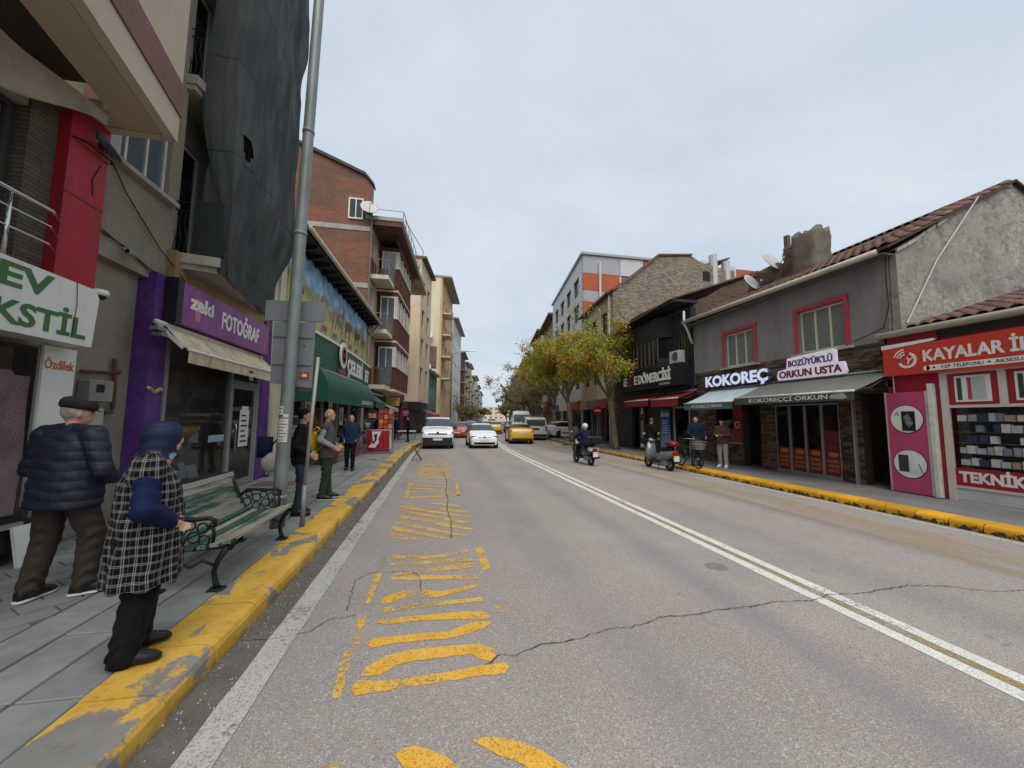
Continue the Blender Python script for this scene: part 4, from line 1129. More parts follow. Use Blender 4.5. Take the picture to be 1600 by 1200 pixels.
# green waterfall awning
ga = thing("shop_awning", "dark green waterfall awning with white lettering over the butcher front", "awning", (-3.9, 15.2, 2.2))
GREENA = M("green_awning", '#154a3b', 0.6, 0.15, 1.5, 0.2, 70)
def wf(u, v):
    a = v * PI / 2
    uu = 0.55 + 6.9 * u
    return (0.25 + 0.95 * math.sin(a) ** 0.9, uu, 2.55 + 0.82 * math.cos(a) ** 0.9 + 0.012 * math.sin(u * 50) * v)
MB(cT).grid(wf, 40, 12).build("fabric", GREENA, ga, True)
MB(cT).grid(lambda u, v: (1.2 + 0.01 * math.sin(u * 70) * v, 0.55 + 6.9 * u, 2.55 - 0.36 * v), 60, 3).build("valance", GREENA, ga, True)
for uu in (0.55, 7.45):
    pts = [wf((uu - 0.55) / 6.9, v) for v in np.linspace(0, 1, 12)] + [(1.2, uu, 2.2), (0.25, uu, 2.2)]
    MB(cT).add(pts, [tuple(range(len(pts)))]).build("end_cheek", GREENA, ga)
p = cT(1.215, 4.9, 2.30)
letters(ga, "ÇELEBİ ET", p, (0.032, 1, 0), (0, 0, 1), 2.1, 0.13, WHITEP, 0.003, 0.01, single=True, name="valance_lettering")
# posters in the butcher's window
for k, (u, z, w, h) in enumerate(((0.75, 1.75, 0.55, 0.75), (0.75, 0.9, 0.5, 0.7), (2.7, 1.6, 0.6, 0.8), (2.75, 0.75, 0.5, 0.7), (5.3, 1.5, 0.5, 0.9), (6.9, 1.4, 0.6, 0.8))):
    po = MB(cT).box(-0.145, -0.14, u, u + w, z, z + h).build("poster", WHITEP, cb)
    MB(cT).prism([(u + .1, z + .15), (u + w - .12, z + .2), (u + w - .1, z + h - .25), (u + .2, z + h - .15)], -0.139, -0.137, 'x').build("poster_print", M("poster_grey_%d" % (k % 2), ('#7d7f80', '#9a8f86')[k % 2], 0.6, 0.3, 14), po)

# ================================================================== left: red brick block with corner balconies
def brick_mat(key, c1, c2, mort, patch, prow=0.075, plen=0.2, amt=0.5):
    t = NT(key)
    br = t.n.new("ShaderNodeTexBrick")
    x, y, z = t.sep()
    t.l.new(t.comb(t.math('ADD', x, y), z, 0.0), br.inputs["Vector"])
    br.inputs["Scale"].default_value = 1.0
    br.inputs["Brick Width"].default_value = plen; br.inputs["Row Height"].default_value = prow
    br.inputs["Mortar Size"].default_value = 0.012; br.inputs["Bias"].default_value = 0.0
    br.inputs["Color1"].default_value = hx(c1); br.inputs["Color2"].default_value = hx(c2); br.inputs["Mortar"].default_value = hx(mort)
    n = t.step(t.noise(0.6, 6, 0.75, t.scalev((0.7, 0.7, 2.2))), 0.48, 0.6)
    col = t.mix(t.math('MULTIPLY', n, amt), br.outputs[0], hx(patch))
    col = t.mix(t.math('MULTIPLY', t.step(t.noise(1.3, 6, 0.7, t.scalev((1, 1, 0.2))), 0.5, 0.72), 0.4), col, hx(mort))
    t.bump(t.math('ADD', br.outputs["Fac"], t.math('MULTIPLY', t.noise(20, 4), -0.5)), 0.6, 0.015)
    return t.done(col, 0.92, None, 0.2)
RAWBRICK = brick_mat("raw_red_brick", '#7e4938', '#965a46', '#75685c', '#6a5547', amt=0.85)
DARKBRICK = brick_mat("dark_brown_cladding", '#653b31', '#74463a', '#4b3029', '#5a362c', 0.07, 0.22, 0.3)
GREYBRICK = brick_mat("grey_brown_brick", '#74685b', '#a39584', '#5c534a', '#8a7d6f', 0.1, 0.24, 0.35)
OLDBRICK = brick_mat("old_brown_brick", '#5f4a3f', '#7a6050', '#4a4038', '#665a4e', 0.09, 0.22, 0.5)
bT = frame(-4.1, 22.5, 0.076, 'L')
bk = thing("brick_building", "red brick apartment block with corner balconies and dark brown bays behind the butcher shop", "building", (-8, 29, 0.15))
BW = [(0.4, 1.3, zf + 1.0, zf + 2.45) for zf in (3.7, 6.9, 10.1)] + [(7.2, 8.4, zf + 1.0, zf + 2.45) for zf in (3.7, 6.9)]
mb = MB(bT); wall_x(mb, 0, -0.3, 0.31, 13.5, 3.3, 13.2, [(max(0.36, w[0]),) + w[1:] for w in BW]); mb.build("wall", M("cream_yellow_render", '#bdac8c', 0.85, 0.12, 2, 0.2, 80, dirt='#7d6f58', dirt_amt=0.4), bk)
# gable side wall of raw brick with sloping top
MB().prism([(-4.1, 0.13), (-4.1, 15.2), (-4.5, 15.75), (-7.4, 16.9), (-10.5, 18.1), (-14, 19.0), (-14, 0.13)], 22.5, 22.8, 'y').build("side_wall", RAWBRICK, bk)
MB().prism([(-4.0, 15.22), (-4.0, 15.35), (-4.5, 15.95), (-7.4, 17.1), (-10.5, 18.3), (-14.2, 19.2), (-14.2, 19.02), (-10.5, 18.12), (-7.4, 16.92), (-4.5, 15.77)], 22.35, 23.0, 'y').build("verge", M("verge_tiles", '#4f463f', 0.9, 0.3, 6), bk)
for za in (12.45, 9.1):
    MB().box(-12, -4.12, 22.47, 22.5, za, za + 0.28).build("concrete_band", CONC, bk)
sw = MB().box(-5.35, -5.28, 22.42, 22.5, 13.1, 14.35).box(-4.62, -4.55, 22.42, 22.5, 13.1, 14.35).box(-5.279, -4.621, 22.42, 22.5, 13.1, 13.18).box(-5.279, -4.621, 22.42, 22.5, 14.27, 14.35).build("window", WHITEP, bk)
MB().box(-5.28, -4.62, 22.47, 22.49, 13.18, 14.27).build("pane", GLASS, sw)
MB().box(-4.97, -4.92, 22.42, 22.468, 13.18, 14.27).build("mullion", WHITEP, sw)
for zf in (3.7, 6.9, 10.1):
    # brown dado and dark spandrels on the flat part
    MB(bT).box(0.003, 0.05, 0.0, 1.5, zf - 0.35, zf + 0.95).build("cladding", DARKBRICK, bk)
    MB(bT).box(0.003, 0.05, 7.0, 13.5, zf - 0.35, zf + 0.95).build("cladding", DARKBRICK, bk)
    # balcony
    MB(bT).box(0.0, 1.05, 0.2, 1.95, zf - 0.32, zf - 0.08).build("balcony_slab", CREAM, bk)
    rl = MB(bT)
    for k in range(9): rl.tube([(1.0, 0.25 + 0.2 * k, zf - 0.08), (1.0, 0.25 + 0.2 * k, zf + 0.85)], 0.012, 5)
    for k in range(5): rl.tube([(0.05 + 0.2 * k, 0.25, zf - 0.08), (0.05 + 0.2 * k, 0.25, zf + 0.85)], 0.012, 5)
    rl.tube([(0.0, 0.25, zf + 0.86), (1.0, 0.25, zf + 0.86), (1.0, 1.9, zf + 0.86)], 0.022, 6)
    for k in range(6): rl.tube([(1.0, 0.4 + 0.25 * k, zf + 0.1), (1.0, 0.5 + 0.25 * k, zf + 0.35), (1.0, 0.4 + 0.25 * k, zf + 0.6)], 0.02, 5)
    rl.build("balcony_railing", M("rail_grey", '#6f6a62', 0.6), bk)
for w in BW[:3]:
    window(bk, 0, 1, *w, 2, CREAM, GLASS_L, 0.15, 0.07, T=bT)
for w in BW[3:]:
    window(bk, 0, 1, *w, 2, CREAM, GLASS_L, 0.15, 0.07, T=bT)
# projecting bay, floors 1-3
for zf, top in ((3.7, 6.42), (6.72, 9.62), (9.92, 12.5)):
    zb = zf - 0.32
    MB(bT).box(0.0, 1.3, 1.98, 6.9, zb, zb + 0.12).build("bay_floor", CREAM, bk)
    MB(bT).box(1.15, 1.3, 1.98, 6.9, zb + 0.122, zf + 1.15).build("bay_dado", DARKBRICK, bk)
    MB(bT).box(0.0, 1.148, 1.98, 2.1, zb + 0.122, zf + 1.15).build("bay_dado", DARKBRICK, bk)
    MB(bT).box(1.1, 1.36, 1.9, 6.98, zf + 1.152, zf + 1.25).build("bay_sill", CREAM, bk)
    zw0, zw1 = zf + 1.252, top - 0.3
    for u in (1.98, 3.3, 4.5, 5.7, 6.78):
        MB(bT).box(1.15, 1.29, u, u + 0.12, zw0, zw1).build("bay_post", CREAM, bk)
    for u, u2 in ((2.1, 3.3), (3.42, 4.5), (4.62, 5.7), (5.82, 6.78)):
        w = MB(bT).box(1.2, 1.22, u, u2, zw0, zw1).build("window", GLASS_L, bk)
        MB(bT).box(1.221, 1.25, (u + u2) / 2 - 0.03, (u + u2) / 2 + 0.03, zw0, zw1).build("mullion", WHITEP, w)
    dw = MB(bT).box(0.25, 1.148, 1.99, 2.02, zf - 0.05, zw1).build("balcony_door", WHITEP, bk)
    MB(bT).box(0.33, 0.68, 1.97, 1.988, zf + 0.1, zw1 - 0.1).build("pane", GLASS_L, dw)
    MB(bT).box(0.74, 1.08, 1.97, 1.988, zf + 0.1, zw1 - 0.1).build("pane", GLASS_L, dw)
    MB(bT).box(0.0, 1.3, 1.98, 6.9, zw1 + 0.002, top - 0.02).build("bay_head", DARKBRICK, bk)
MB(bT).box(-0.3, 1.75, -0.05, 13.6, 13.2, 13.42).build("roof_slab", CONC, bk)
MB(bT).box(0.0, 1.72, 0.0, 8.6, 12.9, 13.198).build("eaves_box", M("brown_eaves", '#5d4238', 0.8, 0.2, 2), bk)
MB(bT).box(1.2, 1.3, 1.2, 8.2, 12.51, 12.898).build("eaves_band", DARKBRICK, bk)
MB(bT).box(-6, -0.31, 13.2, 13.5, 3.3, 13.2).build("side_wall", RAWBRICK, bk)
tr = MB(bT)
for k in range(8): tr.tube([(1.55, 1.4 + k * 1.1, 13.42), (1.55, 1.4 + k * 1.1, 14.6)], 0.025, 5)
for zz in (14.0, 14.6): tr.tube([(1.55, 1.4, zz), (1.55, 9.1, zz)], 0.025, 5); tr.tube([(1.55, 1.4, zz), (-1.0, 1.4, zz)], 0.025, 5)
tr.tube([(1.5, 9.0, 13.4), (1.9, 9.0, 15.4), (1.2, 4.0, 15.4)], 0.03, 5)
tr.build("terrace_railing", GALV, bk)
MB().tube([(-4.05, 22.42, 15.0), (-4.05, 22.42, 7.4)], 0.05, 7).build("downpipe", M("grey_pipe", '#6b6661', 0.6), bk)
# satellite dishes
def dish(loc, r, az, el, label, wallpt=None):
    d = thing("satellite_dish", label, "satellite dish", loc, "rooftop satellite dishes")
    rot = Matrix.Rotation(az, 4, 'Z') @ Matrix.Rotation(-el, 4, 'X')
    P = Vector(loc)
    f = lambda q: tuple(P + (rot @ Vector(q)))
    rings = []
    for rr in (0.02, 0.35, 0.7, 1.0):
        rings.append([f((rr * r * math.cos(a), 0.12 * r * (1 - rr * rr) * 1.6, rr * r * 1.06 * math.sin(a))) for a in np.linspace(0, 2 * PI, 20, endpoint=False)])
    rings += [[f((rr * r * math.cos(a), 0.02 + 0.12 * r * (1 - rr * rr) * 1.6, rr * r * 1.06 * math.sin(a))) for a in np.linspace(0, 2 * PI, 20, endpoint=False)] for rr in (1.0, 0.7, 0.35, 0.02)]
    MB().loft(rings).build("reflector", M("dish_white", '#b9b7b0', 0.5, 0.06, 2, 0.05, dirt='#8a867c', dirt_amt=0.4), d, True)
    MB().tube([f((0, 0.05, -r)), f((0, -0.75 * r, -0.55 * r))], 0.015, 6).build("arm", GALV, d)
    MB().tube([f((0, -0.72 * r, -0.6 * r)), f((0, -0.85 * r, -0.48 * r))], 0.04, 8).build("feed_head", WHITEP, d)
    b = wallpt or (loc[0], loc[1] + 0.1, loc[2] - r - 0.3)
    MB().tube([f((0, 0.2 * r, 0)), f((0, 0.3 * r, -0.3 * r)), b], 0.025, 6).build("bracket", GALV, d)
dish((-4.15, 22.15, 13.75), 0.5, math.radians(12), math.radians(28), "white satellite dish on the corner of the red brick block", (-4.3, 22.5, 13.5))
dish((-3.1, 24.5, 14.2), 0.42, math.radians(12), math.radians(28), "pale satellite dish on the roof railing of the red brick block", (-2.9, 24.6, 13.45))
# ground floor shops of the brick block
MB(bT).box(-3, 0.0, 0.1, 13.4, 3.0, 3.295).build("shop_head", BLACKP, bk)
MB(bT).box(-2.5, -2.4, 0.1, 13.4, 0.13, 3.0).build("shop_back", M("shop_back_warm", '#4a3430', 0.8, 0.4, 2), bk)
for u in (0.1, 4.3, 8.5, 13.2): MB(bT).box(-0.4, -0.01, u, u + 0.25, 0.13, 3.0).build("pier", M("dark_red_pier", '#6d2a2c', 0.7, 0.2, 2), bk)
for u0, u1 in ((0.36, 4.29), (4.56, 8.49), (8.76, 13.19)): MB(bT).box(-0.2, -0.19, u0, u1, 0.4, 3.0).build("shop_pane", GLASS_S, bk)
s2 = thing("shop_sign", "black shop sign with white letters beside the green awning under the brick block", "sign", (-3.6, 24, 3))
MB(bT).box(0.05, 0.3, 0.3, 4.2, 2.75, 3.28).build("sign_face", BLACKP, s2)
p = bT(0.302, 0.6, 2.9)
MB(bT).box(0.302, 0.32, 0.6, 3.6, 3.1, 3.2).build("white_stripe", WHITEP, s2)
a2 = thing("shop_awning", "small dark green awning at the end of the butcher front", "awning", (-3.4, 21.6, 2.2))
MB(cT).grid(lambda u, v: (0.2 + 1.0 * v, 7.9 + 2.6 * u, 3.1 - 0.55 * v ** 1.5), 10, 6).build("fabric", GREENA, a2, True)
MB(cT).grid(lambda u, v: (1.2, 7.9 + 2.6 * u, 2.55 - 0.3 * v), 10, 1).build("valance", GREENA, a2)
a3 = thing("shop_awning", "grey white awning under the lowest balcony of the brick block", "awning", (-3.2, 25, 2.3))
MB(bT).grid(lambda u, v: (0.3 + 0.9 * v, 1.2 + 3 * u, 2.75 - 0.4 * v), 10, 4).build("fabric", M("grey_awning", '#a19c96', 0.8, 0.15, 2), a3)
MB(bT).grid(lambda u, v: (1.2, 1.2 + 3 * u, 2.35 - 0.2 * v), 10, 1).build("valance", MATS["grey_awning"], a3)
ys2 = thing("hanging_sign", "yellow projecting sign under the lowest bay of the brick block", "sign", (-2.2, 26.5, 2.9))
MB(bT).box(0.4, 1.25, 4.0, 4.12, 2.55, 3.1).build("sign_face", M("yellow_sign", '#a88f3a', 0.5, 0.1), ys2)
MB(bT).box(0.3, 0.4, 4.03, 4.09, 2.95, 3.0).build("bracket", IRON, ys2)

# ================================================================== left: row further on, around the bend
def lx(y): return -4.1 + off(y)
def wgrid(us, w, zs, h): return [(u, u + w, z, z + h) for z in zs for u in us]
TAN = stucco_mat("tan_render", '#cdb99c', '#d8c6ac', '#a59479', 0.8, 120, 0.2, 0.3)
r5, T5, _ = block("apartment_block", "tall plain beige apartment block with brown window openings beyond the brick block", lx(40), 40, 0.14, 'L', 6.5, 9, 18.4, TAN,
                  wgrid((0.9, 3.9), 1.5, (5.2, 8.3, 11.4, 14.5), 1.9), z0=3.4, over=0.5, roof_mat=M("brown_roof", '#6b5a4c', 0.9, 0.2), win_kw=dict(frame=M("brown_frame", '#5b4638', 0.6), glass=GLASS, depth=0.25))
for z in (5.2, 8.3, 11.4, 14.5):
    for x in (-5.0, -8.2):
        w = MB().box(lx(40) + x + 3.0, lx(40) + x + 4.0, 39.92, 39.99, z, z + 1.9).build("window", MATS["brown_frame"], r5)
        MB().box(lx(40) + x + 3.08, lx(40) + x + 3.92, 39.90, 39.915, z + 0.08, z + 1.82).build("pane", GLASS_L, w)
MB(T5).box(-8.6, -0.3, 0.01, 6.4, 0.13, 3.38).build("shop_floor", M("dark_shopfloor", '#2b2a2b', 0.5, 0.3, 2), r5)
MB(T5).box(-0.29, 0.35, -0.15, 3.0, 2.5, 3.37).build("sign_face", BLACKP, r5)
MB(T5).box(-8.0, -0.3, -0.15, 0.0, 2.55, 3.37).build("sign_face", BLACKP, r5)
letters(r5, "UCCO", (lx(40) - 2.6, 39.83, 2.8), (1, 0, 0), (0, 0, 1), 1.6, 0.42, M("orange_sign_letters", '#a8462e', 0.5), 0.02, 0.02)
for k, (x0, cc) in enumerate(((-6.2, '#a8535c'), (-3.4, '#9d4450'))):
    a = thing("shop_awning", ("faded pink" if k == 0 else "dull red") + " awning under the dark sign of the beige block", "awning", (lx(40) + x0, 39.4, 2.2))
    MB().grid(lambda u, v: (lx(40) + x0 + 2.6 * u, 39.84 - 0.8 * v, 2.5 - 0.35 * v), 8, 3).build("fabric", M("awning_pink_%d" % k, cc, 0.8, 0.15), a)
    MB().grid(lambda u, v: (lx(40) + x0 + 2.6 * u, 39.04, 2.15 - 0.22 * v), 8, 1).build("valance", MATS["awning_pink_%d" % k], a)
a = thing("shop_awning", "red awning along the street front of the beige block", "awning", (lx(43), 43, 2.2))
MB(T5).grid(lambda u, v: (0.36 + 1.1 * v, 0.5 + 5.5 * u, 2.6 - 0.45 * v), 8, 3).build("fabric", MATS["awning_pink_1"], a)
MB(T5).grid(lambda u, v: (1.46, 0.5 + 5.5 * u, 2.15 - 0.25 * v), 8, 1).build("valance", MATS["awning_pink_1"], a)
# small teal house in the gap
r6, T6, _ = block("teal_house", "small teal house with gabled roof between the beige blocks", lx(47), 47, 0.145, 'L', 5.5, 7, 7.2, M("teal_paint", '#4f7370', 0.8, 0.2, 2, dirt='#3b5250'), wgrid((0.8, 3.2), 1.1, (4.3,), 1.6) + [(0.6, 4.9, 0.4, 2.8)], over=0.5)
MB().prism([(lx(47) - 7, 7.3), (lx(47) + 0.6, 7.3), (lx(47) - 3.0, 9.2)], 46.8, 52.5, 'y').build("gable_roof", M("dark_roof", '#4d4440', 0.9), r6)
r7, T7, _ = block("apartment_block", "tall tan apartment block with blank weathered gable and deep eaves", lx(55.5), 55.5, 0.145, 'L', 13, 9, 22.3, M("tan_front", '#c6a682', 0.9, 0.12, 0.8, 0.2, 60, dirt='#7d664d', dirt_amt=0.5, streak=True),
                  wgrid((1.2, 4.5, 8.0, 10.6), 1.4, (4.6, 7.8, 11.0, 14.2, 17.4), 1.7), over=1.3, side_mat=stucco_mat("pale_gable", '#d2c6a8', '#ddd3ba', '#aea288', 0.5, 60, 0.2, 0.4), win_kw=dict(frame=CREAM, depth=0.25))
for z in (7.4, 10.6, 13.8, 17.0):
    MB(T7).box(0.0, 1.2, 0.6, 4.0, z, z + 0.18).build("balcony_slab", CREAM, r7)
    MB(T7).box(1.08, 1.2, 0.6, 4.0, z + 0.182, z + 1.0).build("balcony_parapet", M("tan_parapet", '#a58e70', 0.9, 0.15), r7)
MB().box(lx(55.5) - 8, lx(55.5) - 0.6, 55.3, 55.48, 9.0, 12.0).build("lower_gable", M("mauve_render", '#7a5d58', 0.9, 0.15, 1), r7)
dish((lx(52) - 1.5, 53.5, 8.9), 0.75, math.radians(12), math.radians(28), "larger white satellite dish on the pipe beside the teal house", (lx(52) - 1.8, 55.2, 8.4))
dish((lx(52) - 0.4, 53.5, 7.9), 0.7, math.radians(12), math.radians(28), "lower white satellite dish above the teal house", (lx(52) - 0.9, 55.2, 7.2))
dish((lx(54) - 1.6, 54.8, 13.6), 0.7, math.radians(12), math.radians(28), "rusty brown satellite dish on the pale gable", (lx(54) - 1.6, 55.45, 13.3))
r8, T8, _ = block("apartment_block", "grey white apartment block with stacked curved balconies", lx(71), 71, 0.145, 'L', 16, 9, 20.3, M("white_render", '#d0d0cc', 0.85, 0.1, 0.8, 0.15, 60, dirt='#85858a', dirt_amt=0.5, streak=True),
                  wgrid((1.0, 4.4, 8.0, 12.0), 1.6, (4.4, 7.5, 10.6, 13.7, 16.8), 1.8), over=0.9, win_kw=dict(frame=WHITEP))
for k, z in enumerate((4.0, 7.1, 10.2, 13.3, 16.4)):
    P = lambda r, n=12: [(lx(71) - 2.2 + r * math.cos(a), 70.95 - r * 0.75 * math.sin(a)) for a in np.linspace(0, PI, n)]
    MB().prism(P(1.9), z, z + 0.2).build("balcony_slab", MATS["white_render"], r8)
    ring = P(1.85) + P(1.72)[::-1]
    MB().prism(ring, z + 0.202, z + 1.05).build("balcony_parapet", BLACKP if k in (0, 4) else MATS["white_render"], r8)
    if k == 4: MB().prism(P(1.84) + P(1.78)[::-1], z + 1.06, z + 2.3).build("balcony_glazing", GLASS, r8)
    w = MB().box(lx(71) - 3.4, lx(71) - 2.6, 70.9, 70.98, z + 0.22, z + 2.3).build("balcony_door", WHITEP, r8)
    MB().box(lx(71) - 3.3, lx(71) - 2.7, 70.88, 70.899, z + 0.35, z + 2.2).build("pane", GLASS, w)
far_specs = [
 (88, 12, 17.0, '#6a4b42', "dark brown apartment block past the curved balconies"), (101, 12, 16.5, '#b5a598', "brownish grey apartment block down the left side"),
 (114, 14, 18.0, '#cbb184', "ochre yellow apartment block far down the left side"), (130, 18, 16.0, '#b0b2b5', "bluish grey apartment block far down the left side"),
 (150, 22, 18.5, '#dcd7c0', "cream white apartment block near the far end of the left side"), (175, 24, 17.0, '#a9adb2', "slate grey block near the end of the left row"), (202, 40, 16.0, '#b5aca0', "pale block closing the far end of the left row")]
for k, (y0, L, H, c, lab) in enumerate(far_specs):
    n = int(L / 4)
    us = [1.0 + i * (L - 2.6) / max(1, n - 1) for i in range(n)]
    nf = int((H - 4.5) / 3.0)
    r, T, _ = block("far_apartment_block", lab, lx(y0), y0, 0.145, 'L', L, 10, H, M("far_wall_L%d" % k, c, 0.9, 0.12, 0.5, 0.1, dirt='#6b655e', dirt_amt=0.35, streak=True), wgrid(us, 1.5, [4.4 + 3.0 * i for i in range(nf)], 1.6), over=0.9, group="far blocks on the left")
    for z in [4.0 + 3.0 * i for i in range(nf)]:
        MB(T).box(0, 1.0, 0.8, L * 0.55, z, z + 0.15).box(0.9, 1.0, 0.8, L * 0.55, z + 0.15, z + 0.95).build("balcony", M("far_balcony_%d" % (k % 3), ('#a9a59d', '#8d857c', '#c4bfb4')[k % 3], 0.9, 0.1), r)
    MB().box(lx(y0) - 6, lx(y0) - 4.6, y0 - 0.08, y0 - 0.01, 8, 9.6).build("side_window", GLASS, r)
    MB(T).box(0.02, 1.3, 0.5, L - 0.5, 2.6, 3.3).build("shop_fascia", M("far_fascia_%d" % (k % 4), ('#7d3434', '#3c5a6a', '#a39a84', '#4f5a48')[k % 4], 0.7), r)
# closing block across the end of the view
xe = lx(262) + 9
rr = thing("far_apartment_block", "pale orange and white block closing the street in the far distance", "building", (xe, 262, 0), "far blocks on the left")
wall = MB().box(xe - 16, xe + 14, 262, 270, 0, 10).build("wall", M("far_end_wall", '#cdb8a8', 0.9, 0.15, 0.3), rr)
for i in range(8):
    for j in range(3):
        MB().box(xe - 15 + i * 3.6, xe - 13.7 + i * 3.6, 261.9, 261.99, 2 + j * 3, 3.3 + j * 3).build("window", GLASS_L, rr)
# ================================================================== roof tiles
def tile_mesh():
    """one clay barrel tile, 0.22 wide, 0.4 long, rising along +x"""
    mb = MB()
    prof = [(-0.11, 0.0), (-0.10, 0.012), (-0.06, 0.05), (0.0, 0.066), (0.06, 0.05), (0.10, 0.012), (0.11, 0.0)]
    rings = [[(0.0, a, b + 0.02) for a, b in prof] + [(0.0, a, b + 0.002) for a, b in prof[::-1]], [(0.42, a * 0.92, b) for a, b in prof] + [(0.42, a * 0.92, b - 0.018) for a, b in prof[::-1]]]
    return mb.loft(rings).mesh("tile", True)
TILE = tile_mesh()
TILEM = M("clay_tile", '#654a40', 0.9, 0.25, 5, 0.4, 60, dirt='#4b3f3a', dirt_amt=0.6, dirt_scale=3, rand=0.25)
TILE.materials.append(TILEM)
def tiles(parent, x0, x1, y0, y1, z0, slope, wdt=0.235, ln=0.36, keep=None):
    """rows of tiles on a pitch rising with +x"""
    a = math.atan(slope)
    n = int((x1 - x0) / (ln * math.cos(a))); m = int((y1 - y0) / wdt)
    for i in range(n):
        for j in range(m):
            x = x0 + i * ln * math.cos(a); y = y0 + (j + 0.5) * wdt
            if keep and not keep(x, y): continue
            o = bpy.data.objects.new("tile", TILE); COL.objects.link(o)
            o.matrix_world = Matrix.Translation((x, y, z0 + (x - x0) * slope + 0.01)) @ Matrix.Rotation(-a + random.gauss(0, .012), 4, 'Y') @ Matrix.Rotation(random.gauss(0, .015), 4, 'Z')
            mw = o.matrix_world.copy()
            o.parent = parent
            o.matrix_parent_inverse = PINV[parent.name] if parent.name in PINV else Matrix.Identity(4)
            o.matrix_basis = mw

# ================================================================== right: phone shop
MAROON = M("phone_shop_red", '#8f1f2e', 0.5, 0.1, 2, 0.1)
SIGNRED = M("sign_red", '#bb3a2c', 0.4, 0.08, 1.2, 0.05)
PINK = M("pink_panel", '#b3476d', 0.5, 0.08, 1.5, 0.05, dirt='#94385a', dirt_amt=0.4)
GUTTER = M("cream_gutter", '#b4ae9d', 0.5, 0.08, 3, 0.05, dirt='#7f7a6d', dirt_amt=0.4)
R = (0, -1, 0); U = (0, 0, 1)
ph = thing("phone_shop", "low phone shop with red fascia, pink side panel and clay tiled roof", "building", (13, 5.2, 0.15))
MB().box(10.86, 11.0, 1.6, 6.20, 0.13, 0.42).build("plinth", M("white_plinth", '#b9b9b6', 0.4, 0.06, 2, 0.05, dirt='#8a8a88', dirt_amt=0.4), ph)
MB().box(10.72, 11.1, 6.42, 7.42, 0.13, 3.8).build("wall", MAROON, ph)
MB().box(13.4, 13.5, 1.6, 7.1, 0.13, 3.8).build("room_back", M("phone_room", '#6d6a66', 0.8, 0.3, 2), ph)
MB().box(10.8, 13.4, 1.6, 6.41, 3.2, 3.3).build("room_ceiling", M("phone_ceiling", '#9c9a94', 0.8), ph)
MB().box(10.78, 11.2, 1.6, 7.42, 3.62, 3.80).build("fascia_board", M("dark_fascia", '#3b3a39', 0.7, 0.2, 2), ph)
MB().box(10.75, 11.1, 1.6, 6.41, 2.86, 3.61).build("head_wall", MAROON, ph)
MB().tube([(10.62, 1.6, 3.86), (10.62, 7.5, 3.86)], 0.075, 10).build("gutter", GUTTER, ph, True)
MB().hexa([(10.58, 1.0, 3.84), (16.2, 1.0, 5.55), (16.2, 7.18, 5.55), (10.58, 7.18, 3.84), (10.58, 1.0, 3.9), (16.2, 1.0, 5.62), (16.2, 7.18, 5.62), (10.58, 7.18, 3.9)]).build("roof", M("roof_deck", '#4f3b35', 0.9, 0.3, 4), ph)
rf = [c for c in ph.children if c.name.startswith("roof")][0]
PINV[rf.name] = PINV[ph.name]
tiles(ph, 10.66, 15.2, 3.4, 7.1, 3.93, 0.303)
# frame of the shop front
fr = MB().box(10.68, 10.74, 6.30, 6.42, 0.14, 2.85).box(10.68, 10.74, 5.42, 5.53, 2.14, 2.85)
fr.box(10.682, 10.738, 1.6, 6.299, 2.08, 2.138).box(10.682, 10.738, 1.6, 6.299, 2.80, 2.852).box(10.682, 10.738, 1.6, 6.299, 0.42, 0.47).box(10.682, 10.738, 1.6, 6.299, 0.13, 0.17)
fr.build("shopfront_frame", M("offwhite_frame", '#bfb8ae', 0.5, 0.06), ph)
MB().box(10.70, 10.72, 1.6, 6.298, 0.18, 0.415).build("riser_panel", MATS["white_plinth"], ph)
MB().box(10.712, 10.718, 1.6, 6.298, 0.84, 2.078).build("pane", glass_mat("clear_shop_glass", '#0c0f10', 0.03, 1.0, 0.3), ph)
MB().box(10.70, 10.715, 1.6, 6.298, 0.472, 0.838).build("service_strip", M("service_red", '#94202e', 0.4, 0.08), ph)
letters(ph, "TEKNİK S", (10.699, 6.24, 0.55), R, U, 1.12, 0.22, WHITEP, 0.003, 0.045, name="letter")
# posters over the window
for k, (ya, yb) in enumerate(((6.28, 5.535), (5.41, 4.5))):
    MB().box(10.695, 10.715, yb, ya, 2.14, 2.798).build("poster_board", MAROON, ph)
    pw = MB().box(10.688, 10.694, yb + 0.1, ya - 0.1, 2.2, 2.74).build("poster", WHITEP, ph)
    for q, (dy, w, c) in enumerate(((0.14, 0.07, '#28433c'), (0.22, 0.07, '#cfd0cf'), (0.3, 0.06, '#a4404e'), (0.37, 0.2, '#a9b5b2'))):
        MB().box(10.684, 10.687, ya - dy - w, ya - dy, 2.24, 2.70).build("printed_phone", M("print_%d" % q, c, 0.5, 0.1), pw)
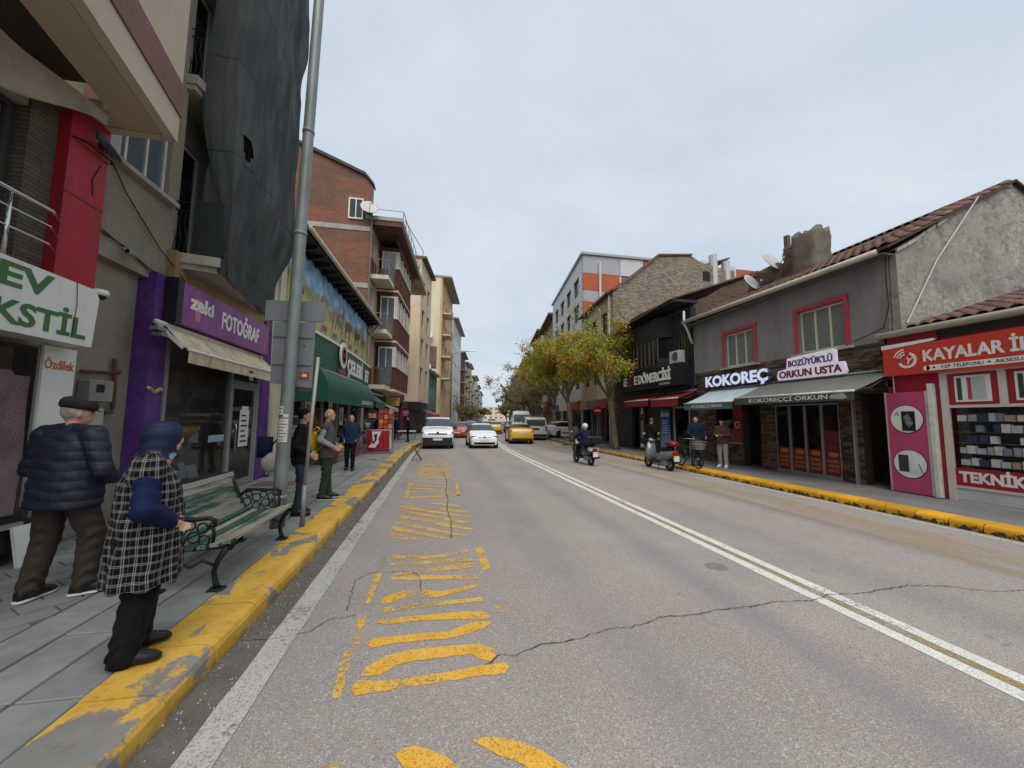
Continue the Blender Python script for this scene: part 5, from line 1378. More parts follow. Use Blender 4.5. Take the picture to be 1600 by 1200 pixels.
# pink side panel with round phone pictures
pp = thing("side_panel", "pink advertising panel with two white round phone pictures beside the phone shop", "advert panel", (10.7, 7.0, 0.15))
MB().box(10.62, 10.71, 6.66, 7.41, 0.17, 2.46).build("panel", PINK, pp)
MB().box(10.61, 10.72, 7.412, 7.44, 0.17, 2.47).box(10.61, 10.72, 6.60, 6.658, 0.17, 2.47).build("panel_frame", M("panel_frame", '#a9a39c', 0.5), pp)
MB().box(10.60, 10.72, 6.52, 6.598, 0.16, 2.62).build("edge_post", WHITEF, pp)
for k, zc in enumerate((1.84, 0.82)):
    MB().lathe((10.621, 7.03, zc), [(0.31, 0), (0.31, -0.012), (0.001, -0.012)], 32, 'x').build("round_picture", WHITEP, pp)
    MB().lathe((10.619, 7.03, zc), [(0.325, 0), (0.325, -0.006), (0.31, -0.006), (0.31, 0)], 32, 'x').build("picture_rim", BLACKP, pp)
    if k == 0:
        MB().box(10.604, 10.608, 6.86, 7.12, zc - 0.27, zc + 0.18).build("printed_phone", BLACKP, pp)
        MB().prism([(6.9, zc - .1), (6.99, zc + .12), (7.08, zc + .05), (7.05, zc - .1), (6.98, zc - .2)], 10.601, 10.603, 'x').build("screen_print", M("ash_print", '#75777a', 0.5, 0.6, 14), pp)
        for dy, dz in ((0.17, 0.14), (0.2, 0.11), (0.15, 0.1)): MB().lathe((10.608, 7.03 + dy, zc + dz), [(0.016, 0), (0.016, -0.003), (0.001, -0.003)], 10, 'x').build("lens_print", BLACKP, pp)
    else:
        MB().box(10.604, 10.608, 7.05, 7.24, zc - 0.18, zc + 0.2).build("printed_phone", M("phone_dark", '#3c3a3c', 0.5), pp)
        MB().box(10.604, 10.608, 6.8, 7.04, zc - 0.2, zc + 0.19).build("printed_phone", M("phone_pale", '#cfd2d2', 0.4), pp)
        MB().bar((10.602, 6.86, zc + 0.02), (10.602, 6.78, zc - 0.2), 0.006, 0.012).build("printed_pen", M("pen_green", '#2f6b4b', 0.5), pp)
# fascia sign
fsn = thing("shop_sign", "red fascia sign reading KAYALAR with round white logo over the phone shop", "sign", (10.6, 5.6, 2.85))
MB().hexa([(10.58, 1.6, 2.80), (10.70, 1.6, 2.80), (10.70, 7.38, 2.86), (10.58, 7.38, 2.86), (10.58, 1.6, 3.60), (10.70, 1.6, 3.60), (10.70, 7.38, 3.52), (10.58, 7.38, 3.52)]).build("sign_face", SIGNRED, fsn)
MB().hexa([(10.575, 6.4, 3.55), (10.70, 6.4, 3.601), (10.70, 7.40, 3.525), (10.575, 7.40, 3.50), (10.575, 6.4, 3.61), (10.70, 6.4, 3.61), (10.70, 7.40, 3.60), (10.575, 7.40, 3.60)]).build("sign_top_trim", WHITEP, fsn)
letters(fsn, "KAYALAR İL", (10.578, 6.60, 3.11), R, U, 1.60, 0.26, WHITEP, 0.004, 0.035)
MB().box(10.572, 10.578, 1.6, 6.55, 2.90, 3.02).lathe((10.578, 6.55, 2.96), [(0.06, 0), (0.06, -0.006), (0.001, -0.006)], 16, 'x').build("white_strip", WHITEP, fsn)
letters(fsn, "CEP TELEFONU", (10.571, 6.30, 2.93), R, U, 0.66, 0.065, BLACKP, 0.001, 0.012, single=True, name="lettering")
letters(fsn, "AKSESUAR", (10.571, 5.48, 2.93), R, U, 0.5, 0.065, BLACKP, 0.001, 0.012, single=True, name="lettering")
for yy in (6.42, 5.56): MB().lathe((10.571, yy, 2.965), [(0.022, 0), (0.022, -0.002), (0.001, -0.002)], 12, 'x').build("dot", BLACKP, fsn)
def arc(c, r0, r1, a0, a1, x, n=24):
    o_ = [(c[0] - r1 * math.cos(a), c[1] + r1 * math.sin(a)) for a in np.linspace(a0, a1, n)]
    i_ = [(c[0] - r0 * math.cos(a), c[1] + r0 * math.sin(a)) for a in np.linspace(a1, a0, n)]
    return MB().prism(o_ + i_, x - 0.005, x, 'x')
lc = (6.90, 3.19)
arc(lc, 0.13, 0.185, math.radians(-160), math.radians(70), 10.578).build("logo_ring", WHITEP, fsn)
for r0 in (0.09, 0.15, 0.21): arc((6.93, 3.22), r0, r0 + 0.03, math.radians(95), math.radians(165), 10.578, 10).build("logo_wave", WHITEP, fsn)
letters(fsn, "Y", (10.578, 6.97, 3.10), R, (0, -0.4, 1), 0.15, 0.16, WHITEP, 0.004, 0.02)
# stock on the shelves behind the glass
for zs in (0.90, 1.14, 1.36, 1.58, 1.80):
    tag(MB().box(10.79, 11.16, 3.6, 6.28, zs - 0.012, zs).build("display_shelf", M("shelf_black", '#6a6a6c', 0.5)), "%s dark shelf in the phone shop window" % {0.9: "lowest", 1.14: "second lowest", 1.36: "middle", 1.58: "second highest", 1.8: "highest"}[zs], "shelf", "shelves in the phone shop window")
MB().box(11.18, 11.2, 3.6, 6.28, 0.8, 2.1).build("display_back", M("display_back", '#7d7a78', 0.7, 0.3, 5), ph)
bxm = bpy.data.meshes.new("carton"); bxm = MB().bevbox(-0.05, 0.05, -0.5, 0.5, 0, 1, 0.004).mesh("carton")
CART = [M("carton_%d" % i, c, 0.5, 0.15, 12) for i, c in enumerate(('#dddbd6', '#c3c9cf', '#3a4a5e', '#d6d0c2', '#a5aab0', '#e4e2dc', '#7890a6', '#b8a38e', '#ddcfd0'))]
cmesh = []
for i, mm in enumerate(CART):
    q = bxm.copy(); q.materials.append(mm); cmesh.append(q)
    q.name = "carton"
nth = 0
words = ("white", "pale blue", "navy", "cream", "grey", "ivory", "slate blue", "tan", "pinkish")
for si, zs in enumerate((0.90, 1.14, 1.36, 1.58, 1.80)):
    y = 6.22; k = 0
    while y > 4.9:
        w, h = random.uniform(0.08, 0.15), random.uniform(0.11, 0.17)
        if random.random() < 0.85:
            ci = random.randrange(9)
            o = bpy.data.objects.new("boxed_accessory", cmesh[ci]); COL.objects.link(o)
            o.location = (10.80, y - w / 2, zs + 0.001); o.scale = (1, w, h)
            tag(o, "%s boxed accessory, %s from the left on the %s window shelf" % (words[ci], ("first", "second", "third", "fourth", "fifth", "sixth", "seventh", "eighth", "ninth", "tenth", "eleventh", "twelfth", "thirteenth", "fourteenth", "fifteenth")[k], ("bottom", "second lowest", "middle", "second highest", "top")[si]), "box", "boxed accessories in the phone shop window")
            k += 1
        y -= w + random.uniform(0.006, 0.03)

# ================================================================== right: two storey kokoreç restaurant
kk = thing("restaurant_building", "two storey grey rendered restaurant with pink framed windows and stone faced ground floor", "building", (13, 11, 0.15))
WN = [(11.42, 13.08, 3.80, 5.22), (8.32, 9.96, 3.82, 5.26)]
mb = MB(); wall_x(mb, 10.9, 11.2, 7.425, 14.8, 3.3, 6.0, [(w[0] + 0.12, w[1] - 0.12, w[2], w[3] - 0.12) for w in WN]); mb.build("wall", GREYREN, kk)
PINKF = M("pinkish_red_trim", '#a83f4c', 0.6, 0.1, 3, 0.15, 60, dirt='#7f3340', dirt_amt=0.3)
for (a, b, c, d) in WN:
    MB().box(10.86, 10.92, a, a + 0.118, c, d).box(10.86, 10.92, b - 0.118, b, c, d).box(10.86, 10.92, a + 0.12, b - 0.12, d - 0.118, d).build("window_surround", PINKF, kk)
    MB().box(10.921, 11.08, a + 0.1, a + 0.118, c, d - 0.12).box(10.921, 11.08, b - 0.118, b - 0.1, c, d - 0.12).box(10.921, 11.08, a + 0.1, b - 0.1, d - 0.138, d - 0.12).build("window_reveal", PINKF, kk)
    window(kk, 10.9, -1, a + 0.13, b - 0.13, c + 0.02, d - 0.14, 3, M("cream_frame", '#c8c4ae', 0.5, 0.06), glass_mat("net_glass", '#868a86', 0.06, 0.45, 0.5), 0.14, 0.055, curtain=True)
    MB().box(10.80, 11.0, a - 0.08, b + 0.08, c - 0.07, c - 0.002).build("sill", CONC, kk)
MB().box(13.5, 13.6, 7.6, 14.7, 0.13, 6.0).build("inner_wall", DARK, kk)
# near gable wall of rough weathered render
def gable_mat():
    t = NT("weathered_gable")
    a = t.noise(1.6, 7, 0.72)
    b = t.noise(7, 6, 0.75, None, 0.8)
    col = t.mix(t.step(a, 0.35, 0.65), hx('#77736d'), hx('#98948d'))
    col = t.mix(t.math('MULTIPLY', t.step(b, 0.42, 0.7), t.step(t.noise(0.9, 4, 0.6), 0.35, 0.6)), col, hx('#b5b1a8'))
    col = t.mix(t.math('MULTIPLY', t.step(t.noise(3.1, 6, 0.75), 0.55, 0.66), 0.7), col, hx('#5c5851'))
    t.bump(t.math('ADD', t.noise(9, 7, 0.7), t.math('MULTIPLY', t.noise(40, 4, 0.7), 0.4)), 0.9, 0.03)
    return t.done(col, 0.95, None, 0.15)
GAB = gable_mat()
gb_ = MB()
top = [(10.9, 5.98), (11.6, 6.36), (12.6, 7.0), (13.6, 7.55), (14.6, 8.1), (15.05, 8.22), (15.6, 8.2), (17, 7.5), (19, 6.4)]
pts = [(10.9, 3.2)] + top + [(19, 0.13), (11.2, 0.13), (11.2, 3.2)]
gb_.prism(pts, 7.16, 7.42, 'y'); gb_.build("gable_wall", GAB, kk)
for i in range(len(top) - 4):
    # broken stone course under the verge
    a, b = top[i], top[i + 1]
    n = max(2, int((b[0] - a[0]) / 0.28))
    for q in range(n):
        t0, t1 = q / n, (q + 0.93) / n
        xa, xb = a[0] + (b[0] - a[0]) * t0, a[0] + (b[0] - a[0]) * t1
        za, zb = a[1] + (b[1] - a[1]) * t0, a[1] + (b[1] - a[1]) * t1
        h = random.uniform(0.05, 0.11); yy = 7.13 + random.uniform(-0.02, 0.02)
        MB().hexa([(xa, yy, za - h), (xb, yy, zb - h), (xb, 7.3, zb - h), (xa, 7.3, za - h), (xa, yy, za + 0.01), (xb, yy, zb + 0.01), (xb, 7.3, zb + 0.01), (xa, 7.3, za + 0.01)]).build("verge_stone", CONC, kk)
# pitched tile roof, gutter, verge tiles
MB().hexa([(10.52, 7.05, 5.95), (15.05, 7.05, 8.24), (15.05, 15.0, 8.24), (10.52, 15.0, 5.95), (10.52, 7.05, 6.0), (15.05, 7.05, 8.3), (15.05, 15.0, 8.3), (10.52, 15.0, 6.0)]).build("roof", MATS["roof_deck"], kk)
MB().hexa([(15.06, 7.05, 8.24), (19.5, 7.05, 6.0), (19.5, 15.0, 6.0), (15.06, 15.0, 8.24), (15.06, 7.05, 8.3), (19.5, 7.05, 6.06), (19.5, 15.0, 6.06), (15.06, 15.0, 8.3)]).build("roof", MATS["roof_deck"], kk)
tiles(kk, 10.6, 14.95, 7.04, 14.9, 6.05, 0.505, 0.25, 0.40, keep=lambda x, y: x < 12.6 or y < 8.4 or x > 14.2)
MB().tube([(10.50, 7.3, 5.93), (10.50, 14.95, 6.06)], 0.08, 10).build("gutter", GUTTER, kk, True)
MB().box(10.55, 10.89, 7.2, 14.9, 5.86, 5.90).build("soffit", M("grey_soffit", '#5d5a58', 0.8, 0.15), kk)
MB().tube([(10.5, 14.85, 6.55), (10.5, 14.85, 6.0), (10.62, 14.82, 5.75), (10.8, 14.75, 5.1)], 0.05, 8).build("downpipe", WHITEF, kk, True)
# stump of masonry and chimney on the roof
def rubble(parent, x0, x1, y0, y1, z0, z1, name, mat, jit=0.07):
    rings = []
    nz = 12
    for k in range(nz + 1):
        z = z0 + (z1 - z0) * k / nz
        ring = []
        for q in range(28):
            a = 2 * PI * q / 28
            cx, cy = math.cos(a), math.sin(a)
            m_ = max(abs(cx), abs(cy)) ** 0.8
            ring.append(((x0 + x1) / 2 + (x1 - x0) / 2 * cx / m_ + random.uniform(-jit, jit) * 0.45, (y0 + y1) / 2 + (y1 - y0) / 2 * cy / m_ + random.uniform(-jit, jit) * 0.45, z + (random.uniform(-0.12, 0.12) if k == nz else 0)))
        rings.append(ring)
    return MB().loft(rings).build(name, mat, parent, True)
STONEC = stucco_mat("rubble_stone", '#6f665a', '#85796b', '#4a433b', 2.5, 22, 1.0, 0.6)
ch = thing("chimney_stack", "broken stub of rendered stone chimney on the restaurant roof", "chimney", (12.4, 10.5, 6.9))
rubble(ch, 12.0, 12.75, 10.05, 11.0, 6.4, 8.2, "stack", STONEC)
rb = thing("ruined_wall", "broken brown brick wall with leaning post behind the restaurant chimney", "wall", (13, 11.8, 6.9))
rubble(rb, 12.6, 13.2, 11.0, 11.9, 6.6, 8.25, "masonry", OLDBRICK, 0.12)
rubble(rb, 12.6, 13.2, 11.9, 13.6, 6.4, 7.75, "masonry", OLDBRICK, 0.15)
MB().prism([(11.0, 6.3), (11.0, 7.05), (11.9, 7.4), (12.6, 7.85), (13.3, 8.1), (14.1, 8.55), (15.4, 9.1), (16.5, 9.0), (16.5, 6.3)], 15.02, 15.25, "y").build("cross_wall", OLDBRICK, rb)
MB().box(12.7, 12.85, 11.7, 11.85, 7.9, 8.75).build("post", M("weathered_post", '#5a4f49', 0.9, 0.2, 5), rb)
dish((12.1, 12.75, 7.25), 0.38, math.radians(12), math.radians(28), "tan satellite dish low on the restaurant roof", (12.3, 12.9, 6.9))
dish((12.5, 12.2, 7.95), 0.46, math.radians(12), math.radians(28), "white satellite dish beside the ruined brick wall on the restaurant roof", (12.7, 12.3, 7.3))
# ground floor: stone facing, openings
OP = [(11.45, 12.25, 0.13, 2.35), (12.28, 13.6, 0.95, 2.35), (8.8, 10.87, 0.17, 2.32), (7.5, 8.22, 0.13, 2.5)]
mb = MB(); wall_x(mb, 10.94, 11.2, 7.44, 14.8, 0.13, 3.298, OP); mb.build("lower_wall", M("lower_backing", '#3b332c', 0.9, 0.2, 3), kk)
SLATE = [M("slate_%d" % i, c, 0.8, 0.2, 6, 0.5, 40) for i, c in enumerate(('#4a3b30', '#5c4a3b', '#3c3029', '#695645'))]
for i in range(4):
    mbs = MB()
    random.seed(50 + i)
    z = 0.15
    rr_ = random.Random(5)
    while z < 3.72:
        h = rr_.choice((0.045, 0.06, 0.075)); y = 7.46
        while y < 14.75:
            l = rr_.uniform(0.16, 0.46); pick = rr_.randrange(4); dep = rr_.uniform(0.0, 0.028)
            y1 = min(14.75, y + l)
            if pick == i:
                segs = [(y, y1)]
                for o_ in OP:
                    if o_[2] - 0.02 < z + h / 2 < o_[3] + 0.02:
                        ns = []
                        for a, b in segs:
                            if b <= o_[0] or a >= o_[1]: ns.append((a, b))
                            else:
                                if a < o_[0]: ns.append((a, o_[0]))
                                if b > o_[1]: ns.append((o_[1], b))
                        segs = ns
                for a, b in segs:
                    if b - a > 0.02 and not (z > 3.30 and False): mbs.box(10.935 - 0.03 - dep if z > 3.25 else 10.935 - 0.005 - dep, 10.934 if z > 3.25 and False else (10.899 if z > 3.25 else 10.939), a + 0.002, b - 0.002, z, z + h - 0.003)
            y = y1
        z += h
    tag(mbs.build("stone_facing", SLATE[i], kk), kind="stuff")
random.seed(123)
MB().box(10.66, 10.75, 8.22, 8.26, 0.14, 2.45).build("corner_trim", ALU, kk)
MB().box(12.2, 12.3, 7.4, 14.7, 0.14, 3.2).build("room_back", M("room_brown", '#4a3f36', 0.8, 0.3, 2), kk)
MB().box(11.0, 12.2, 7.4, 14.7, 2.7, 2.75).build("room_ceiling", M("room_ceiling", '#6d675e', 0.8), kk)
# four folding glass doors with printed posters
for k in range(4):
    a = 8.8 + 0.5175 * k
    d = MB().box(10.93, 10.99, a + 0.005, a + 0.035, 0.2, 2.3).box(10.93, 10.99, a + 0.48, a + 0.512, 0.2, 2.3).box(10.931, 10.989, a + 0.036, a + 0.479, 0.2, 0.25).box(10.931, 10.989, a + 0.036, a + 0.479, 2.25, 2.3).build("glass_door", ALU, kk)
    MB().box(10.955, 10.962, a + 0.03, a + 0.485, 0.24, 2.26).build("pane", GLASS_S, d)
    MB().box(10.952, 10.954, a + 0.04, a + 0.475, 0.26, 0.95 if k else 1.5).build("film_print", M("red_film" if k else "maroon_film", '#6e2a20' if k else '#6d2030', 0.4, 0.3, 5), d)
    for q, tx in enumerate((("EKMEK", "ARASI", "KOKOREÇ"), ("EKMEK", "ARASI", "KÖFTE"), ("EKMEK", "ARASI", "SUCUK"), ("EKMEK", "ARASI", "KOKOREÇ"))[3 - k]):
        letters(d, tx, (10.951, a + 0.42, 0.62 - 0.13 * q), R, U, 0.32, 0.075, M("film_letters", '#c07a3a', 0.5), 0.001, 0.02, single=True, name="lettering")
    MB().prism([(a + .1 + .28 * (0.5 + 0.5 * math.cos(t)), 0.84 + 0.07 * math.sin(t)) for t in np.linspace(0, 2 * PI, 14, endpoint=False)], 10.949, 10.951, 'x').build("sandwich_print", M("bread_print", '#b0763c', 0.6, 0.3, 20), d)
MB().box(10.90, 11.0, 8.8, 10.87, 0.14, 0.198).build("threshold", ALU, kk)
# flag poster and sash left of the door
fl = MB().box(10.93, 10.96, 12.30, 12.72, 0.96, 2.34).build("flag_poster", M("flag_red", '#8e1f2b', 0.5, 0.1), kk)
arc((12.52, 1.62), 0.085, 0.12, math.radians(35), math.radians(325), 10.929).build("crescent", WHITEP, fl)
MB().prism([(12.42 - r * math.sin(a), 1.62 + r * math.cos(a)) for a, r in [(2 * PI * k / 10 + PI / 2, 0.045 if k % 2 == 0 else 0.018) for k in range(10)]], 10.924, 10.929, 'x').build("star", WHITEP, fl)
MB().box(10.96, 10.97, 12.73, 13.58, 0.97, 2.34).build("pane", GLASS_S, kk)
MB().box(10.93, 10.99, 12.26, 13.6, 0.90, 0.955).build("sill", ALU, kk)
tag(MB().box(11.5, 11.52, 11.6, 11.63, 0.14, 0.7).box(11.5, 11.52, 11.95, 11.98, 0.14, 0.7).box(11.49, 11.8, 11.58, 12.0, 0.70, 0.74).box(11.78, 11.8, 11.6, 11.63, 0.14, 0.7).box(11.78, 11.8, 11.95, 11.98, 0.14, 0.7).build("stool", GALV), "bare metal stool standing in the dark restaurant doorway", "stool")
# letters over the ground floor
LITW = NT("lit_white_letters"); LITW.b.inputs["Emission Color"].default_value = (0.72, 0.78, 1.0, 1); LITW.b.inputs["Emission Strength"].default_value = 0.22
LITW = LITW.done(hx('#d5d8e6'), 0.4)
BLUESIDE = M("letter_side", '#5a6a9c', 0.5)
ks = thing("channel_letter_sign", "big lit white channel letters reading KOKOREÇ on the restaurant front", "sign", (10.75, 12.4, 3.1))
letters(ks, "KOKOREÇ", (10.74, 13.82, 3.10), R, U, 3.02, 0.42, LITW, 0.08, 0.045, side_mat=BLUESIDE)
MB().box(10.80, 10.84, 10.8, 13.85, 3.2, 3.24).box(10.80, 10.84, 10.8, 13.85, 3.4, 3.44).build("mounting_rail", GALV, ks)
os_ = thing("cut_out_sign", "white outlined sign with purple letters BOZÜYÜK'LÜ ORKUN USTA on the restaurant front", "sign", (10.75, 9.4, 3.1))
LITP = NT("lit_plate"); LITP.b.inputs["Emission Color"].default_value = (0.95, 0.93, 1.0, 1); LITP.b.inputs["Emission Strength"].default_value = 0.12
LITP = LITP.done(hx('#cfc8d8'), 0.4)
MB().prism([(10.47, 3.06), (8.40, 3.06), (8.36, 3.14), (8.42, 3.40), (8.62, 3.42), (8.62, 3.74), (8.72, 3.80), (10.12, 3.72), (10.16, 3.40), (10.45, 3.36), (10.51, 3.2)], 10.72, 10.80, 'x').build("plate", LITP, os_)
PURL = M("purple_letters", '#5a2a66', 0.5)
letters(os_, "BOZÜYÜK'LÜ", (10.718, 10.08, 3.45), R, (0, 0, 1), 1.38, 0.19, PURL, 0.012, 0.03)
letters(os_, "ORKUN USTA", (10.718, 10.42, 3.12), R, (0, 0, 1), 1.96, 0.22, M("maroon_letters", '#7a2344', 0.5), 0.012, 0.035)
# awnings
def awning(name, label, ya, yb, xw, zw, xf, zf, drop, mat, vmat, text, tw, th, tmat, arms=True):
    a = thing(name, label, "awning", ((xw + xf) / 2, (ya + yb) / 2, zf))
    MB().grid(lambda u, v: (xw + (xf - xw) * v, ya + (yb - ya) * u, zw + (zf - zw) * v - 0.025 * math.sin(PI * v)), 20, 8).build("fabric", mat, a, True)
    MB().grid(lambda u, v: (xf - 0.004 + 0.008 * math.sin(u * 40) * v, ya + (yb - ya) * u, zf - drop * v), 40, 2).build("valance", vmat, a, True)
    MB().tube([(xf, ya, zf), (xf, yb, zf)], 0.028, 8).build("front_bar", WHITEF, a, True)
    MB().tube([(xw - 0.03, ya, zw + 0.02), (xw - 0.03, yb, zw + 0.02)], 0.04, 8).build("roller", GALV, a, True)
    for yy in (ya + 0.15, yb - 0.15):
        MB().bar((xw, yy, zw - 0.12), ((xw + xf) / 2 + 0.1, yy + 0.02, (zw + zf) / 2 - 0.14), 0.03, 0.04).bar(((xw + xf) / 2 + 0.1, yy + 0.02, (zw + zf) / 2 - 0.14), (xf, yy, zf - 0.01), 0.03, 0.04).build("arm", GALV, a)
    if text: letters(a, text, (xf - 0.014, (ya + yb) / 2 + tw / 2, zf - drop / 2 - th / 2), R, U, tw, th, tmat, 0.002, 0.012, single=True, name="valance_lettering")
    return a
TEAL = M("teal_valance", '#3f6a70', 0.7, 0.1, 2); PALEB = M("pale_blue_canvas", '#b2c0c4', 0.7, 0.1, 1.5, 0.1)
OLIVE = M("grey_green_canvas", '#6d6c64', 0.8, 0.1, 1.5, 0.15); OLIVEV = M("green_grey_valance", '#42504b', 0.7, 0.12, 2)
awning("shop_awning", "pale blue awning with teal valance at the far end of the restaurant", 11.2, 13.75, 10.86, 2.98, 9.62, 2.42, 0.25, PALEB, TEAL, "KOKOREÇÇİ ORKUN", 1.6, 0.1, WHITEP)
a_ = awning("shop_awning", "grey awning with green valance reading KOKOREÇÇİ ORKUN", 7.36, 11.12, 10.86, 3.02, 9.62, 2.50, 0.22, OLIVE, OLIVEV, "KOKOREÇÇİ ORKUN", 2.5, 0.115, WHITEP)
MB().prism([(7.5, 2.34), (7.62, 2.31), (7.9, 2.33), (7.96, 2.39), (7.85, 2.45), (7.6, 2.46)], 9.602, 9.606, 'x').build("maker_oval", M("maker_plate", '#9aa39c', 0.5), a_)
MB().tube([(10.72, 7.3, 2.95), (10.70, 7.28, 2.2), (10.66, 7.4, 1.45)], 0.014, 6).build("crank_rod", WHITEF, a_)
cable(kk, [(10.86, 8.25, 3.35), (10.84, 7.8, 3.3), (10.84, 7.45, 3.6), (10.84, 7.3, 3.3)], 0.012)
cable(kk, [(10.86, 7.35, 5.9), (10.84, 7.36, 5.2), (10.83, 7.34, 4.6), (10.84, 7.5, 4.1), (10.84, 8.2, 3.9)], 0.012)
cable(kk, [(10.86, 7.28, 5.9), (10.84, 7.3, 4.5), (10.84, 7.32, 3.6)], 0.009)
cable(kk, [(11.05, 7.14, 4.15), (12.1, 7.1, 5.8), (13.6, 7.05, 7.6)], 0.018, 0.0, "loose_cable", M("white_cable", '#b3b0a8', 0.6))
for k in range(5): MB().bevbox(10.72, 10.86, 7.28 + 0.02 * k, 7.46 + 0.02 * k, 2.62 + 0.26 * k, 2.8 + 0.26 * k, 0.01).build("junction_box", M("junction_grey", '#55524e', 0.7, 0.2), kk) if k % 2 == 0 else None

# ================================================================== right: black painted döner house
dk = thing("corner_house", "black painted old house with sweeping eaves above the döner shop", "building", (14, 18.3, 0.15))
BLK = M("black_facade", '#26262a', 0.65, 0.2, 1.5, 0.2, 70, dirt='#3c3b3d', dirt_amt=0.4)
mb = MB(); wall_x(mb, 10.85, 11.1, 14.86, 22.0, 3.0, 6.75, [(14.95, 15.9, 4.35, 5.7), (19.9, 20.8, 4.5, 5.8)]); mb.build("wall", BLK, dk)
for a, b, c, d in ((14.95, 15.9, 4.35, 5.7), (19.9, 20.8, 4.5, 5.8)):
    window(dk, 10.85, -1, a, b, c, d, 4, M("grey_frame", '#5f5d5b', 0.6), GLASS, 0.12, 0.05, curtain=True)
# bay with canted ends
MB().prism([(10.84, 16.2), (10.36, 16.7), (10.36, 19.1), (10.84, 19.6)], 4.3, 4.5).build("bay_floor", BLK, dk)
MB().prism([(10.84, 16.2), (10.36, 16.7), (10.36, 19.1), (10.84, 19.6)], 5.72, 6.75).build("bay_head", BLK, dk)
for y0 in np.linspace(16.7, 19.04, 7): MB().box(10.36, 10.42, y0, y0 + 0.06, 4.5, 5.72).build("bay_post", M("grey_frame"), dk)
bw = MB().box(10.39, 10.40, 16.76, 19.04, 4.5, 5.72).build("window", GLASS, dk)
for (xa, ya, xb, yb) in ((10.36, 16.7, 10.84, 16.2), (10.84, 19.6, 10.36, 19.1)):
    MB().bar((xa, ya, 4.6), (xb, yb, 4.6), 0.05, 0.2).build("bay_rail", BLK, dk)
    MB().bar((xa + .02, ya, 5.1), (xb + .02, yb, 5.1), 0.02, 1.1).build("window", GLASS, dk)
# eaves and tiled pitch
MB().prism([(14.7, 6.92), (17.6, 6.98), (19.5, 6.85), (22.4, 6.60), (22.4, 6.70), (19.5, 6.97), (17.6, 7.12), (14.7, 7.04)], 9.95, 11.1, 'x').build("eaves", BLK, dk)
MB().hexa([(9.9, 14.9, 7.06), (14.2, 14.9, 8.6), (14.2, 22.3, 8.0), (9.9, 22.3, 6.72), (9.9, 14.9, 7.1), (14.2, 14.9, 8.68), (14.2, 22.3, 8.08), (9.9, 22.3, 6.78)]).build("roof", TILEM, dk)
tiles(dk, 10.2, 14.0, 14.95, 19.0, 7.16, 0.352, 0.25, 0.4)
MB().box(14.2, 18, 14.9, 22.0, 0.13, 7.4).build("rear_wing", GREYREN, dk)
MB().box(11.11, 14.1, 21.7, 22.0, 0.13, 6.6).build("side_wall", BLK, dk)
# ground floor
mb = MB(); wall_x(mb, 10.9, 11.1, 14.86, 22.0, 0.13, 2.998, [(19.4, 20.4, 0.13, 2.6), (15.2, 16.4, 0.13, 2.4)]); mb.build("lower_wall", M("dark_panel_wall", '#35322f', 0.7, 0.2, 2), dk)
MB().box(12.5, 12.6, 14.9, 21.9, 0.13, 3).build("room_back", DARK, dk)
MB().box(10.88, 10.95, 15.2, 15.26, 0.14, 2.4).box(10.88, 10.95, 16.34, 16.4, 0.14, 2.4).box(10.88, 10.95, 15.262, 16.338, 2.32, 2.4).build("door_frame", CONC, dk)
MB().box(10.97, 10.98, 15.26, 16.34, 0.14, 2.32).build("pane", GLASS_S, dk)
bn = thing("banner", "blue vertical banner printed with white lines beside the döner shop door", "banner", (10.85, 16.9, 0.4))
def blue_mat():
    t = NT("blue_banner"); x, y, z = t.sep()
    col = t.mix(t.step(z, 0.5, 1.6), hx('#7fa6bd'), hx('#123f86'))
    return t.done(t.mix(t.math('MULTIPLY', t.step(t.noise(4, 4), 0.45, 0.6), 0.25), col, hx('#2c66a6')), 0.5)
MB().box(10.80, 10.82, 16.55, 17.35, 0.35, 2.3).build("sheet", blue_mat(), bn)
letters(bn, "Erikli", (10.798, 17.26, 1.95), R, U, 0.6, 0.2, WHITEP, 0.002, 0.02, single=True, name="lettering")
for k in range(6): MB().box(10.797, 10.799, 16.72 + 0.05 * (k % 2), 17.2, 1.72 - k * 0.11, 1.75 - k * 0.11).build("printed_line", WHITEP, bn)
bn2 = thing("banner", "narrow dark banner with white emblem at the far door of the döner shop", "banner", (10.8, 19.0, 0.2))
MB().box(10.78, 10.80, 18.75, 19.35, 0.2, 2.6).build("sheet", M("banner_dark", '#3a2c2a', 0.6, 0.2, 3), bn2)
MB().prism([(19.05, 2.45), (18.9, 2.1), (19.2, 2.1)], 10.775, 10.779, 'x').build("emblem", WHITEP, bn2)
MB().box(10.775, 10.779, 18.8, 19.3, 1.9, 2.02).build("red_band", M("banner_red", '#8f2a2a', 0.6), bn2)
MB().box(10.775, 10.779, 18.92, 19.18, 0.8, 1.75).build("frame_print", M("banner_grey", '#8a857e', 0.6, 0.3, 9), bn2)
MB().box(10.775, 10.779, 18.9, 19.25, 0.32, 0.5).build("text_block", WHITEP, bn2)
ds = thing("shop_sign", "black sign band with white letters E E DÖNERCİSİ and red crescent", "sign", (10.3, 17.6, 3.4))
MB().box(10.32, 10.84, 14.9, 21.0, 3.32, 4.295).build("sign_box", M("sign_black", '#1d1d20', 0.45, 0.15, 2), ds)
letters(ds, "E DÖNERCİSİ", (10.318, 18.92, 3.62), R, U, 3.25, 0.46, WHITEP, 0.04, 0.03)
letters(ds, "E", (10.318, 20.1, 3.62), R, U, 0.32, 0.46, WHITEP, 0.04, 0.03)
arc((19.36, 3.86), 0.18, 0.3, math.radians(45), math.radians(315), 10.318, 20).build("crescent_letter", M("sign_crescent", '#8d2c30', 0.5), ds)
MB().box(10.305, 10.318, 15.75, 16.6, 3.42, 3.53).build("tag_line", M("tag_grey", '#8d8d8d', 0.5), ds)
